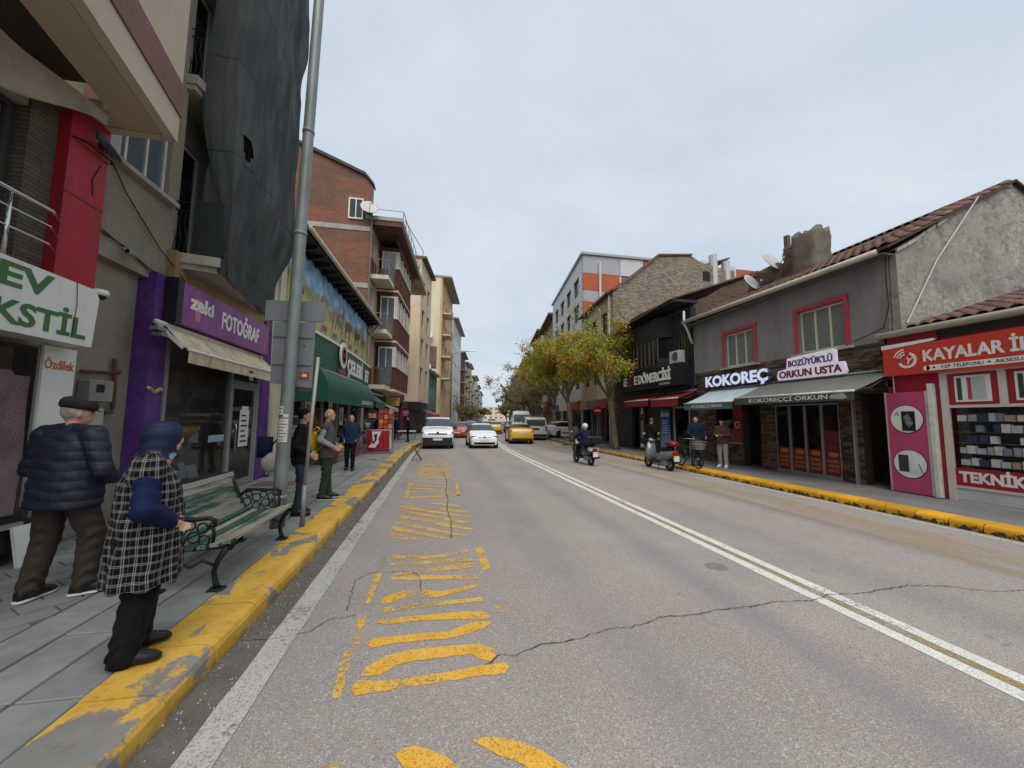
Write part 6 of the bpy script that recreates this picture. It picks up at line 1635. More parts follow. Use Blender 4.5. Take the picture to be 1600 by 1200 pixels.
COKE = M("red_awning", '#7e2229', 0.7, 0.12, 2, 0.15)
awning("shop_awning", "red awning nearer the restaurant on the döner house", 14.6, 16.7, 10.84, 3.05, 9.92, 2.72, 0.34, COKE, COKE, "", 0, 0, WHITEP)
awning("shop_awning", "red awning at the far end of the döner house", 16.95, 19.3, 10.84, 3.05, 9.92, 2.74, 0.3, COKE, COKE, "", 0, 0, WHITEP)
ac = thing("air_conditioner", "white air conditioner box on a bracket under the döner house eaves window", "air conditioner", (10.6, 15.3, 3.7))
MB().bevbox(10.30, 10.62, 15.02, 15.72, 4.32, 4.86, 0.02).build("case", M("ac_white", '#a9aaa5', 0.5, 0.06, 3, 0.05, dirt='#7c7a72', dirt_amt=0.4), ac)
MB().lathe((10.299, 15.28, 4.59), [(0.2, 0), (0.2, -0.01), (0.15, -0.012), (0.001, -0.012)], 20, 'x').build("fan_grille", M("ac_dark", '#4b4b4a', 0.6), ac)
MB().box(10.3, 10.84, 15.1, 15.14, 4.27, 4.31).box(10.3, 10.84, 15.6, 15.64, 4.27, 4.31).build("bracket", GALV, ac)
cable(dk, [(10.5, 14.9, 6.7), (10.7, 14.95, 5.5), (10.8, 15.0, 4.2), (10.8, 14.9, 3.0)], 0.015)
# white pole at the end of the döner house
wp = MB().tube([(9.95, 21.2, 0.14), (9.93, 21.2, 4.2)], 0.055, 10).build("pole", M("pale_post", '#a9a69e', 0.6, 0.2, 4), None, True)
tag(wp, "slim pale pipe standing at the far corner of the döner house", "pole")

# ================================================================== right: further row
def rx(y): return 10.9 + off(y)
gk = thing("gabled_building", "pale building with tall blank grey brown brick gable behind the döner house", "building", (15, 26, 0.15))
pts = [(10.98, 0.13), (10.98, 10.1), (12.2, 10.97), (14.3, 12.75), (16.8, 13.0), (17.5, 12.6), (17.9, 12.55), (20.1, 12.1), (20.1, 11.4), (22.5, 10.9), (22.5, 0.13)]
MB().prism(pts, 22.7, 23.0, 'y').build("gable_wall", GREYBRICK, gk)
MB().prism([(10.9, 10.1), (12.2, 11.0), (14.3, 12.78), (16.8, 13.03), (16.8, 13.13), (14.25, 12.9), (12.1, 11.12), (10.85, 10.22)], 22.6, 23.1, 'y').build("coping", M("coping_tile", '#6a4f45', 0.9, 0.3, 5), gk)
MB().box(17.6, 18.15, 22.66, 22.70, 11.35, 12.0).build("gable_opening", DARK, gk)
kT = frame(10.98, 23.0, 0.09, 'R')
YEL = M("pale_yellow_render", '#b9af93', 0.85, 0.1, 1, 0.15, 60, dirt='#857c66', dirt_amt=0.5, streak=True)
KW = wgrid((0.8, 2.9, 4.9), 1.2, (4.3, 7.4), 1.7)
mb = MB(kT, True); wall_x(mb, 0, -0.3, 0, 6.9, 3.2, 10.1, KW); mb.build("wall", YEL, gk)
for w in KW: window(gk, 0, 1, *w, 2, M("brown_frame"), GLASS, 0.2, 0.07, T=kT, flip=True)
MB(kT, True).hexa([(0.35, -0.1, 10.0), (-9, -0.1, 13.2), (-9, 6.9, 13.2), (0.35, 6.9, 10.0), (0.35, -0.1, 10.15), (-9, -0.1, 13.3), (-9, 6.9, 13.3), (0.35, 6.9, 10.15)]).build("roof", TILEM, gk)
MB(kT, True).tube([(0.1, 0.15, 10.0), (0.1, 0.15, 0.2)], 0.06, 7).build("downpipe", CREAM, gk)
MB(kT, True).box(-2.2, -2.1, 0.1, 6.8, 0.13, 10).build("inner_wall", DARK, gk)
mb = MB(kT, True); wall_x(mb, 0, -0.3, 0, 6.9, 0.13, 3.198, [(0.4, 2.4, 0.3, 2.5), (2.8, 4.2, 0.13, 2.5), (4.6, 6.5, 0.3, 2.5)]); mb.build("lower_wall", M("teal_grey_shop", '#45504e', 0.7, 0.2, 2), gk)
for k in range(3): MB().box(17.5 + 1.6 * k, 18.5 + 1.6 * k, 24.5, 25.3, 11.5, 13.7 - 0.3 * k).build("chimney", WHITEP if k < 2 else GALV, gk)
for k, x in enumerate((18.6, 19.6)): MB().tube([(x, 22.9, 11.0), (x, 22.9, 13.3 - 0.4 * k)], 0.28, 12).build("flue", M("flue_white", '#b5b5b5', 0.4, 0.05, metal=0.3), gk)
for k, (u, c, lab) in enumerate(((0.4, '#7d3a34', "dull red shop board at the near end of the pale gabled building"), (2.6, '#5d5a70', "mauve shop board in the middle of the pale gabled building"), (4.6, '#a88c6a', "tan shop board at the far end of the pale gabled building"))):
    tag(MB(kT, True).box(0.02, 0.3, u, u + 2.0, 2.55, 3.15).build("shop_sign", M("far_sign_%d" % k, c, 0.5, 0.1)), lab, "sign")

mo = thing("modern_block", "modern apartment block clad in grey and orange panels above the old roofs", "building", (18, 35, 0.15))
GPAN = M("grey_panel", '#9a9d9f', 0.45, 0.05, 1.5, 0.03); OPAN = M("orange_panel", '#a8502f', 0.5, 0.08, 1.5, 0.03); WPAN = M("white_panel_clad", '#b9bcbd', 0.45, 0.05, 1.5, 0.03)
MX = rx(30) + 0.2
MB().prism([(MX + 0.5, 30.2), (MX + 22, 30.2), (MX + 22, 44), (MX + 2.5, 44)], 0.13, 15.5).build("core", M("core_grey", '#5d5f60', 0.8), mo)
cols = [(0.0, 3.4, 'O'), (3.4, 5.6, 'W'), (5.6, 8.0, 'P'), (8.0, 10.0, 'W'), (10.0, 13.0, 'P2'), (13.0, 15.0, 'W'), (15.0, 17.5, 'P'), (17.5, 20.0, 'W'), (20, 22, 'P')]
for (z0, z1, kind) in ((0.2, 2.9, 'win'), (3.0, 4.3, 'par'), (4.3, 5.9, 'win'), (5.9, 7.3, 'par'), (7.3, 8.9, 'win'), (8.9, 10.3, 'par'), (10.3, 11.7, 'win'), (11.7, 12.7, 'par'), (12.7, 14.2, 'win'), (14.2, 15.8, 'par')):
    for (a, b, c) in cols:
        m_ = {'O': OPAN if kind == 'win' else GPAN, 'W': None if kind == 'win' else WPAN, 'P': OPAN, 'P2': WPAN}[c]
        if m_ is not None:
            MB().box(MX + a + 0.02, MX + b - 0.02, 30.0, 30.19, z0 + 0.015, z1 - 0.015).build("panel", m_, mo)
        else:
            w = MB().box(MX + a, MX + a + 0.1, 30.05, 30.15, z0, z1).box(MX + b - 0.1, MX + b, 30.05, 30.15, z0, z1).box(MX + (a + b) / 2 - 0.05, MX + (a + b) / 2 + 0.05, 30.05, 30.15, z0, z1).box(MX + a + 0.1, MX + b - 0.1, 30.06, 30.14, z0 + 0.6, z0 + 0.68).build("window", WHITEP, mo)
            MB().box(MX + a, MX + b, 30.1, 30.12, z0 + 0.01, z1 - 0.01).build("pane", GLASS_L, w)
MB().tube([(MX + 1.5, 29.9, 0.2), (MX + 1.5, 29.9, 15.2)], 0.12, 8).build("flue_pipe", WPAN, mo)
mT = frame(MX, 30.2, 0.125, 'R')
MW = wgrid((1.2, 4.4, 7.6, 10.8), 2.0, (4.4, 7.4, 10.4, 12.8), 1.6)
mb = MB(mT, True); wall_x(mb, 0, -0.28, 0, 14.5, 0.13, 15.8, MW + [(0.6, 4.2, 0.3, 2.6), (5.0, 8.6, 0.3, 2.6), (9.4, 13.8, 0.3, 2.6)]); mb.build("wall", WPAN, mo)
for w in MW: window(mo, 0, 1, *w, 3, M("brown_frame"), GLASS, 0.2, 0.08, T=mT, flip=True)
MB(mT, True).box(-10, 0.15, -0.35, 14.7, 15.802, 16.0).build("roof", GPAN, mo)
for k in range(3): MB().box(MX + 9.6 + 2.6 * k, MX + 10.6 + 2.6 * k, 31, 32, 16.0, 16.5 + 0.3 * (k % 2)).build("roof_hood", WPAN, mo)
far_r = [(46, 12, 15.0, '#9d8a76', "brown block with dark roof behind the street trees"), (59, 14, 16.0, '#c4b9a8', "beige block behind the street trees"), (74, 16, 14.5, '#cfcac2', "pale grey block behind the bare trees"), (91, 18, 16.0, '#b3a89e', "taupe block far down the right side"),
         (110, 22, 15.5, '#d6cec6', "whitish block far down the right side"), (133, 26, 17.0, '#8f8880', "grey block far down the right side"), (160, 36, 16, '#aaa297', "last pale block at the far end of the right row")]
for k, (y0, L, H, c, lab) in enumerate(far_r):
    n = int(L / 4); us = [1.0 + i * (L - 2.6) / max(1, n - 1) for i in range(n)]; nf = int((H - 4.5) / 3.0)
    r, T, _ = block("far_apartment_block", lab, rx(y0) + 0.5, y0, 0.145, 'R', L, 10, H, M("far_wall_R%d" % k, c, 0.9, 0.12, 0.5, 0.1, dirt='#6b655e', dirt_amt=0.35, streak=True), wgrid(us, 1.5, [4.4 + 3.0 * i for i in range(nf)], 1.6), over=0.9, group="far blocks on the right", roof_mat=M("brown_roof"))
    for z in [4.0 + 3.0 * i for i in range(nf)]:
        MB(T, True).box(0, 1.0, 0.8, L * 0.6, z, z + 0.15).box(0.9, 1.0, 0.8, L * 0.6, z + 0.15, z + 0.95).build("balcony", M("far_balcony_%d" % (k % 3)), r)
    MB(T, True).box(0.02, 1.2, 0.5, L - 0.5, 2.6, 3.3).build("shop_fascia", M("far_fascia_%d" % (k % 4)), r)

for k, (u0, u1, c, lab) in enumerate(((0.4, 4.4, '#a03a34', "red shop fascia under the modern block"), (4.8, 8.8, '#c9c2b4', "cream shop fascia under the modern block"), (9.2, 14.0, '#3d5f54', "green shop fascia under the modern block"))):
    tag(MB(mT, True).box(0.02, 0.35, u0, u1, 2.62, 3.3).build("shop_sign", M("modern_sign_%d" % k, c, 0.5, 0.15, 2)), lab, "sign")
    MB(mT, True).box(-0.2, -0.19, u0 + 0.2, u1 - 0.2, 0.3, 2.6).build("shop_pane", GLASS, mo)
# ================================================================== lamp post, bus stop boards, thin post
lp = thing("lamp_post", "tall tapered grey steel lamp post standing behind the green bench", "lamp post", (-2.25, 6.3, 0.15))
def px_(z): return -2.255 + 0.0152 * z
MB().tube([(px_(z), 6.3, z) for z in (0.14, 0.9, 2.2, 4.2, 6.4, 8.8, 10.5)], [0.098, 0.094, 0.091, 0.086, 0.081, 0.077, 0.075], 20).build("shaft", GALV, lp, True)
for z_, r_ in ((0.58, 0.103), (4.6, 0.093), (6.3, 0.089)):
    MB().lathe((px_(z_), 6.3, z_), [(r_ - 0.02, -0.03), (r_, -0.028), (r_, 0.028), (r_ - 0.02, 0.03)], 20).build("clamp_band", GALV, lp, True)
PAPER = M("paper_notice", '#c4c0b4', 0.8, 0.06, 6)
for (a0, a1, z0, z1, nl) in ((-2.3, -0.85, 1.38, 1.72, 7), (-2.4, -1.6, 1.78, 1.91, 2), (-1.6, -0.9, 1.74, 1.79, 0)):
    P_ = lambda a, z, r=0.0965: (px_(1.6) + r * math.cos(a), 6.3 + r * math.sin(a), z)
    sh = MB().grid(lambda u, v: P_(a0 + (a1 - a0) * u, z0 + (z1 - z0) * v), 10, 1).build("notice", PAPER, lp)
    for q in range(nl):
        zq = z0 + (z1 - z0) * (q + 0.6) / (nl + 0.4); k_ = 0.5 + 0.13 * ((q * 7) % 3)
        MB().grid(lambda u, v: P_(a0 + (a1 - a0) * (0.12 + u * k_), zq + 0.01 * v, 0.0985), 6, 1).build("text_line", BLACKP, sh)
bs = thing("bus_stop_board", "grey backed bus stop boards fixed behind the lamp post", "sign", (-2.25, 6.5, 2.2))
GBK = M("board_back_grey", '#777b7d', 0.5, 0.06, 2, 0.05, 60, dirt='#65686a', dirt_amt=0.4)
KX = lambda x: x * 0.873
KZ = lambda z: 1.75 + (z - 1.75) * 0.873
KP = lambda L: [(KX(a), KZ(b)) for a, b in L]
MB().prism(KP([(-3.09, 3.47), (-2.10, 3.50), (-2.08, 3.60), (-2.10, 3.87), (-3.09, 3.84)]), 6.52, 6.55, 'y').build("upper_board", GBK, bs)
MB().prism(KP([(-2.93, 2.34), (-2.25, 2.27), (-2.25, 3.465), (-2.93, 3.455)]), 6.51, 6.55, 'y').build("lower_board", GBK, bs)
MB().prism(KP([(-2.45, 2.42), (-2.30, 2.42), (-2.30, 2.56), (-2.45, 2.56)]), 6.502, 6.509, 'y').build("red_sticker", M("red_sticker", '#a5382f', 0.5), bs)
MB().prism(KP([(-2.56, 2.21), (-2.27, 2.21), (-2.27, 2.265), (-2.56, 2.295)]), 6.505, 6.55, 'y').build("name_strip", M("name_strip", '#4a3a44', 0.5), bs)
MB().prism(KP([(-2.42, 2.47), (-2.33, 2.47), (-2.34, 2.52), (-2.41, 2.52)]), 6.499, 6.501, 'y').build("bus_pictogram", WHITEP, bs)
for zz in (3.2, 2.7): MB().bar((-2.55, 6.5, KZ(zz)), (-1.98, 6.5, KZ(zz)), 0.02, 0.04).build("fixing_strap", GALV, bs)
for zz in (3.05, 2.55): MB().lathe((KX(-2.40), 6.505, KZ(zz)), [(0.02, -0.012), (0.02, 0.0), (0.001, 0.0)], 10, 'y').build("bolt", GALV, bs)
tp = MB().tube([(-1.91, 6.27, 0.14), (-1.905, 6.27, 0.75)], 0.034, 10)
tpo = thing("sign_post", "thin leaning steel post at the kerb edge beside the lamp post", "post", (-1.91, 6.27, 0.15))
tp.build("sleeve", GALV, tpo, True)
MB().tube([(-1.908, 6.27, 0.7), (-1.82, 6.27, 2.66)], 0.026, 10).build("tube", M("light_steel", '#9c9c94', 0.5, 0.1, 4, 0.1, metal=0.4), tpo, True)
# ================================================================== bench
bn_ = thing("park_bench", "green slatted park bench with cast iron ends facing the street", "bench", (-2.3, 4.95, 0.15))
CAST = M("green_cast_iron", '#12211c', 0.5, 0.2, 8, 0.3, 60, metal=0.2)
def slat_mat():
    t = NT("worn_green_slats")
    w = t.noise(9, 5, 0.7, t.scalev((1, 0.12, 1)))
    g_ = t.mix(t.noise(3, 4), hx('#1c3f31'), hx('#2f5646'))
    col = t.mix(t.step(t.math('ADD', t.math('MULTIPLY', w, 0.7), t.math('MULTIPLY', t.objrandom(), 0.3)), 0.44, 0.56), g_, hx('#8d877a'))
    t.bump(t.noise(30, 4, 0.6, t.scalev((1, 0.1, 1))), 0.3, 0.004)
    return t.done(col, 0.6, None, 0.35)
SLAT = slat_mat()
Y0b, Y1b = 4.12, 5.72
def slat(x, z, w, t_, ang):
    ca_, sa_ = math.cos(ang), math.sin(ang)
    c = [(-w / 2, -t_ / 2), (w / 2, -t_ / 2), (w / 2, t_ / 2 - 0.004), (w / 2 - 0.004, t_ / 2), (-w / 2 + 0.004, t_ / 2), (-w / 2, t_ / 2 - 0.004)]
    ring = lambda y, dz: [(x + a * ca_ - b * sa_, y, z + a * sa_ + b * ca_ + dz) for a, b in c]
    MB().loft([ring(Y0b, 0), ring((Y0b + Y1b) / 2, -0.006), ring(Y1b, 0)]).build("slat", SLAT, bn_)
for k in range(6):   # seat, dished
    u = k / 5
    slat(-1.90 - 0.50 * u, 0.585 - 0.05 * math.sin(u * PI * 0.8), 0.065, 0.032, 0.10 - 0.25 * u)
for k in range(7):   # back, curved
    u = k / 6
    slat(-2.45 - 0.17 * u - 0.03 * math.sin(u * PI), 0.60 + 0.40 * u, 0.058, 0.028, math.radians(102 + 6 * u))
for ye in (Y0b + 0.04, Y1b - 0.04):
    e = MB()
    T_ = lambda pts, r: e.tube([(a, ye, b) for a, b in pts], r, 8)
    end = MB().tube([(-1.86, ye, 0.60), (-1.84, ye, 0.56), (-1.87, ye, 0.52), (-1.91, ye, 0.545), (-2.1, ye, 0.53), (-2.3, ye, 0.52), (-2.42, ye, 0.55), (-2.49, ye, 0.7), (-2.58, ye, 0.9), (-2.66, ye, 1.02), (-2.70, ye, 1.01), (-2.70, ye, 0.97)], 0.024, 8).build("end_frame", CAST, bn_, True)
    MB().tube([(-1.90, ye, 0.53), (-1.97, ye, 0.42), (-2.0, ye, 0.32), (-1.98, ye, 0.22), (-1.96, ye, 0.165)], [0.03, 0.026, 0.022, 0.024, 0.028], 8).build("leg", CAST, bn_, True)
    MB().tube([(-2.42, ye, 0.54), (-2.44, ye, 0.40), (-2.42, ye, 0.28), (-2.46, ye, 0.165)], [0.03, 0.024, 0.022, 0.026], 8).build("leg", CAST, bn_, True)
    MB().bevbox(-2.03, -1.90, ye - 0.05, ye + 0.05, 0.15, 0.172, 0.008).build("foot_plate", CAST, bn_)
    MB().bevbox(-2.52, -2.40, ye - 0.05, ye + 0.05, 0.15, 0.172, 0.008).build("foot_plate", CAST, bn_)
    MB().tube([(-1.98, ye, 0.36), (-2.1, ye, 0.42), (-2.2, ye, 0.36), (-2.3, ye, 0.42), (-2.43, ye, 0.36)], 0.014, 6).build("brace_scroll", CAST, bn_, True)
    # arm rest: scrolling rail with pierced roundels
    MB().tube([(-2.50, ye, 0.72), (-2.42, ye, 0.80), (-2.30, ye, 0.80), (-2.18, ye, 0.79), (-2.07, ye, 0.80), (-2.01, ye, 0.77), (-2.02, ye, 0.73), (-2.06, ye, 0.735)], 0.02, 8).build("arm_rest", CAST, bn_, True)
    MB().tube([(-2.05, ye, 0.76), (-2.02, ye, 0.66), (-2.03, ye, 0.55)], 0.016, 7).build("arm_post", CAST, bn_, True)
    for cx, cz, rr in ((-2.12, 0.71, 0.045), (-2.22, 0.735, 0.04), (-2.30, 0.70, 0.05), (-2.39, 0.745, 0.035), (-2.41, 0.65, 0.05), (-2.30, 0.60, 0.045), (-2.19, 0.63, 0.05), (-2.10, 0.60, 0.045)):
        MB().tube([(cx + rr * math.cos(a), ye, cz + rr * math.sin(a)) for a in np.linspace(0, 2 * PI, 13)], 0.009, 5, cap=False).build("roundel", CAST, bn_, True)

# ================================================================== trees
LEAF_COLS = {'yellow': ['#bcae3e', '#c6ac42', '#98a23c', '#a8ae40', '#84963c', '#cda244', '#b0803c', '#6e8236'], 'green': ['#5c7038', '#70823c', '#888e40', '#546a34', '#9a9644'], 'brown': ['#8d7a50', '#9a8a5a', '#7f7252', '#a58e5c', '#7a8254', '#8f7b64']}
def leaf_mat():
    t = NT("autumn_leaves")
    a = t.n.new("ShaderNodeAttribute"); a.attribute_name = "leafcol"
    t.put(t.b.inputs["Base Color"], a.outputs["Color"])
    t.b.inputs["Roughness"].default_value = 0.65
    tl = t.n.new("ShaderNodeBsdfTranslucent"); t.l.new(a.outputs["Color"], tl.inputs[0])
    mx = t.n.new("ShaderNodeMixShader"); mx.inputs[0].default_value = 0.5
    t.l.new(t.b.outputs[0], mx.inputs[1]); t.l.new(tl.outputs[0], mx.inputs[2]); t.l.new(mx.outputs[0], t.out.inputs[0])
    return t.m
LEAF = leaf_mat()
BARK = M("bark", '#6b6154', 0.95, 0.3, 7, 0.9, 30, dirt='#3f382f', dirt_amt=0.6, dirt_scale=6, bdist=0.02)
def tree(label, base, height, spread, nleaf, leaf, pal, seed, trunk_r=0.16, fork=2.4, lean=(0, 0), low=0.3, bare_top=0.25, name="street_tree", wig=1.0, group="street trees on the right"):
    rd = random.Random(seed)
    t = thing(name, label, "tree", base, group)
    bx_, by_, bz_ = base
    br = MB(); tips = []
    fx, fy = bx_ + lean[0] * 0.4, by_ + lean[1] * 0.4
    tr_pts = [(bx_, by_, bz_ - 0.05), (bx_ + lean[0] * 0.08, by_, bz_ + 0.25), (bx_ + lean[0] * 0.2, by_ + lean[1] * .2, bz_ + fork * 0.5), (fx, fy, bz_ + fork)]
    br.tube(tr_pts, [trunk_r * 1.35, trunk_r * 1.05, trunk_r * 0.9, trunk_r * 0.8], 12)
    br.build("trunk", BARK, t, True)
    lb_ = MB()
    def grow(p, d, L, r, depth):
        n = 4
        pts = [p]; q = p.copy(); dd = d.copy()
        for k in range(n):
            dd = (dd + Vector((rd.gauss(0, .16), rd.gauss(0, .16), rd.gauss(0.03, .10))) * wig).normalized()
            q = q + dd * (L / n); pts.append(q.copy())
        lb_.tube(pts, [r * (1 - 0.55 * k / n) for k in range(n + 1)], 7 if depth > 1 else 4, cap=False)
        if depth <= 2:
            for q in pts[1:]: tips.append((q, depth))
        if depth > 0:
            for k in range(3 if depth > 1 else 3):
                s_ = pts[rd.randrange(2, n + 1)]
                a = rd.uniform(0, 2 * PI)
                side = Vector((math.cos(a), math.sin(a), rd.uniform(-0.15, 0.6)))
                nd = (dd * 0.6 + side * 0.75).normalized()
                grow(s_, nd, L * rd.uniform(0.55, 0.75), r * 0.5, depth - 1)
    top = Vector((fx, fy, bz_ + fork - 0.05))
    nl_ = 6
    for k in range(nl_):
        a = 2 * PI * k / nl_ + rd.uniform(-.4, .4)
        el = rd.uniform(0.6, 1.4)
        d = Vector((math.cos(a) * math.cos(el) * spread[0], math.sin(a) * math.cos(el) * spread[1], math.sin(el))).normalized()
        d = (d + Vector((lean[0] * .25, lean[1] * .25, 0))).normalized()
        grow(top, d, (height - fork) * rd.uniform(0.34, 0.48), trunk_r * 0.5, 3)
    tag(lb_.build("limbs", BARK, t, True), kind="stuff")
    # leaves
    zc = bz_ + fork + (height - fork) * 0.42
    cand = []
    for (p, dep) in tips:
        hrel = (p.z - bz_ - fork) / max(0.1, height - fork)
        w = 1.0 if hrel < 1 - bare_top else max(0.03, 0.25 * (1.15 - hrel))
        cand.append((p, w))
    ws = np.array([c[1] for c in cand]); ws = ws / ws.sum()
    # clumpy: some twigs carry many leaves, others few
    ws = ws * rng.gamma(0.8, 1.0, len(ws)); ws = ws / ws.sum()
    idx = rng.choice(len(cand), nleaf, p=ws)
    V = np.zeros((nleaf * 4, 3)); colr = np.zeros((nleaf, 4))
    pal_ = [hx(c) for c in LEAF_COLS[pal]]
    cl = rng.integers(0, len(pal_), len(cand))
    C0 = np.array([tuple(cand[i][0]) for i in idx])
    C0 += rng.normal(0, 0.17, C0.shape) * np.array([1, 1, 0.85])
    C0[:, 2] -= np.abs(rng.normal(0, 0.12, nleaf))
    low_z = bz_ + fork * (1 - low)
    C0[:, 2] = np.maximum(C0[:, 2], low_z + rng.uniform(0, 0.8, nleaf))
    A = rng.normal(0, 1, (nleaf, 3)); A /= np.linalg.norm(A, axis=1)[:, None]
    B = rng.normal(0, 1, (nleaf, 3)); B -= A * (A * B).sum(1)[:, None]; B /= np.linalg.norm(B, axis=1)[:, None]
    s = leaf * rng.uniform(0.6, 1.3, nleaf)[:, None]
    V[0::4] = C0 - A * s * 0.5; V[1::4] = C0 + B * s * 0.36 + A * s * 0.02; V[2::4] = C0 + A * s * 0.6; V[3::4] = C0 - B * s * 0.36 + A * s * 0.02
    for i in range(nleaf):
        c = pal_[cl[idx[i]]] if rng.random() < 0.7 else pal_[rng.integers(0, len(pal_))]
        k = rng.uniform(0.75, 1.25)
        colr[i] = (c[0] * k, c[1] * k, c[2] * k, 1)
    me = bpy.data.meshes.new("crown")
    me.from_pydata(V.tolist(), [], [(4 * i, 4 * i + 1, 4 * i + 2, 4 * i + 3) for i in range(nleaf)])
    at = me.attributes.new("leafcol", 'FLOAT_COLOR', 'FACE')
    at.data.foreach_set("color", colr.ravel())
    cr = link("crown", me, LEAF, t)
    tag(cr, kind="stuff")
    return t
tree("leaning street tree with dense yellow green leaves by the white pipe", (9.70, 19.9, 0.15), 8.8, (0.8, 0.9), 19000, 0.115, 'yellow', 3, 0.17, 2.9, (-1.0, 0.0), 0.3, 0.36)
tree("second street tree with yellow olive leaves behind the scooter rider", (9.75, 27.2, 0.15), 9.8, (0.75, 0.9), 17000, 0.13, 'yellow', 8, 0.19, 2.8, (-0.7, 0.0), 0.2, 0.3)
tree("half bare street tree with thin upright twigs above the parked minibus", (rx(35) - 1.2, 35, 0.15), 11.0, (0.75, 0.9), 9000, 0.14, 'yellow', 21, 0.17, 2.6, (-0.6, 0), 0.15, 0.5)
tree("nearly leafless brownish street tree behind the taller minibus", (rx(44) - 1.3, 44, 0.15), 10.5, (0.8, 0.9), 8000, 0.15, 'brown', 5, 0.16, 2.4, (-0.4, 0), 0.2, 0.35)
tree("brown bare twigged tree farther along the right kerb", (rx(54) - 1.3, 54, 0.15), 11.0, (1, 1), 10000, 0.18, 'brown', 6, 0.17, 2.4, (-0.4, 0), 0.2, 0.3)
tree("dark olive tree farther along the right kerb", (rx(66) - 1.3, 66, 0.15), 11.0, (1, 1), 9000, 0.22, 'green', 9, 0.17, 2.2, (-0.3, 0), 0.2, 0.2)
tree("distant brownish tree on the right side of the street", (rx(82) - 1.3, 82, 0.15), 9.5, (1, 1), 5000, 0.24, 'brown', 12, 0.18, 2.2, (-0.3, 0), 0.2, 0.2)
tree("last small olive tree on the right side of the street", (rx(104) - 1.3, 104, 0.15), 9.5, (1, 1), 4500, 0.3, 'green', 14, 0.18, 2.2, (-0.3, 0), 0.2, 0.15)
tree("small round green tree below the curved balconies on the left", (lx(84) + 1.2, 84, 0.15), 5.6, (1, 1), 4500, 0.24, 'green', 31, 0.16, 1.8, (0, 0), 0.2, 0.05, group="trees on the left side")
tree("dark grey green tree farther along the left side", (lx(112) + 1.0, 112, 0.15), 5.8, (1, 1), 4500, 0.28, 'green', 33, 0.16, 1.8, (0, 0), 0.2, 0.05, group="trees on the left side")
tree("leafless tangle of grey branches in front of the curved balconies", (lx(73) + 1.4, 73, 0.15), 7.5, (0.9, 0.9), 500, 0.2, 'brown', 37, 0.18, 1.6, (0, 0), 0.2, 0.5, group="trees on the left side")

tree("very distant tree at the right of the closing block", (rx(140) - 2.5, 140, 0.15), 8.5, (1, 1), 3500, 0.36, 'brown', 41, 0.18, 2.0, (-0.3, 0), 0.3, 0.1)
tree("very distant tree at the left of the closing block", (lx(165) + 3.0, 165, 0.15), 7.5, (1, 1), 3500, 0.4, 'green', 43, 0.18, 2.0, (0, 0), 0.3, 0.05, group="trees on the left side")

# ================================================================== street clutter on the pavements
# red dressed stall with price placards outside the butcher
st = thing("sale_stall", "small stall in red and white cloth outside the butcher", "stall", (-2.8, 19.6, 0.15))
REDC = M("red_cloth", '#98202c', 0.8, 0.15, 3, 0.3, 40)
MB().grid(lambda u, v: (-3.3 + 1.05 * u + 0.02 * math.sin(v * 9), 19.35 + 0.025 * math.sin(u * 30) * (1 - v), 0.24 + 0.92 * v), 40, 6).build("front_cloth", REDC, st, True)
MB().box(-3.3, -2.25, 19.36, 20.2, 1.12, 1.16).build("table_top", WHITEP, st)
MB().grid(lambda u, v: (-2.25 + 0.02 * math.sin(u * 20) * (1 - v), 19.36 + 0.84 * u, 0.24 + 0.92 * v), 20, 4).build("side_cloth", WHITEP, st, True)
MB().prism([(-3.05, 1.1), (-2.62, 1.1), (-2.75, 0.75), (-2.72, 0.55), (-2.9, 0.32), (-3.2, 0.36), (-2.98, 0.62)], 19.30, 19.32, 'y').build("white_swirl", WHITEP, st)
MB().prism([(-2.95, 0.95), (-2.8, 1.0), (-2.82, 0.7), (-2.95, 0.5), (-3.02, 0.55), (-2.9, 0.72)], 19.29, 19.298, 'y').build("black_swirl", BLACKP, st)
for x_, y_ in ((-3.25, 19.45), (-2.3, 19.45), (-3.25, 20.1), (-2.3, 20.1)): MB().box(x_, x_ + 0.05, y_, y_ + 0.05, 0.15, 1.12).build("leg", GALV, st)
tag(MB().add([(-3.4, 18.2, 0.156), (-2.0, 18.2, 0.156), (-2.0, 19.2, 0.156), (-3.4, 19.2, 0.156)], [(0, 1, 2, 3)]).build("red_mat", M("red_mat", '#7c3038', 0.9, 0.15, 4)), "faded red mat on the pavement before the red stall", "mat")
tag(MB().box(-4.2, -3.3, 10.0, 10.6, 0.152, 0.168).build("door_mat", M("brown_mat", '#6b4f3c', 0.95, 0.25, 10)), "brown door mat outside the photo studio door", "mat")
pc = thing("price_rack", "wire rack of orange red price cards beside the butcher stall", "rack", (-2.6, 20.2, 0.15))
MB().tube([(-2.9, 20.3, 0.15), (-2.9, 20.3, 2.2), (-2.2, 20.3, 2.2), (-2.2, 20.3, 0.15)], 0.02, 6).build("frame", GALV, pc)
for i in range(3):
    for j in range(4):
        MB().box(-2.87 + i * 0.22, -2.68 + i * 0.22, 20.26, 20.275, 1.22 + j * 0.24, 1.43 + j * 0.24).build("card", M("card_%d" % ((i * 2 + j) % 3), ('#a8402e', '#c0784a', '#8d3a34')[(i * 2 + j) % 3], 0.6, 0.4, 18), pc)
rs = thing("round_sign", "dark red round sign on a stand beside the butcher stall", "sign", (-3.2, 19.7, 0.15))
MB().tube([(-3.15, 19.85, 0.15), (-3.15, 19.85, 1.6)], 0.02, 6).build("post", IRON, rs)
MB().lathe((-3.15, 19.83, 1.85), [(0.3, 0), (0.3, -0.03), (0.001, -0.03)], 24, 'y').build("disc", M("dark_red_disc", '#6d2028', 0.5, 0.1), rs)
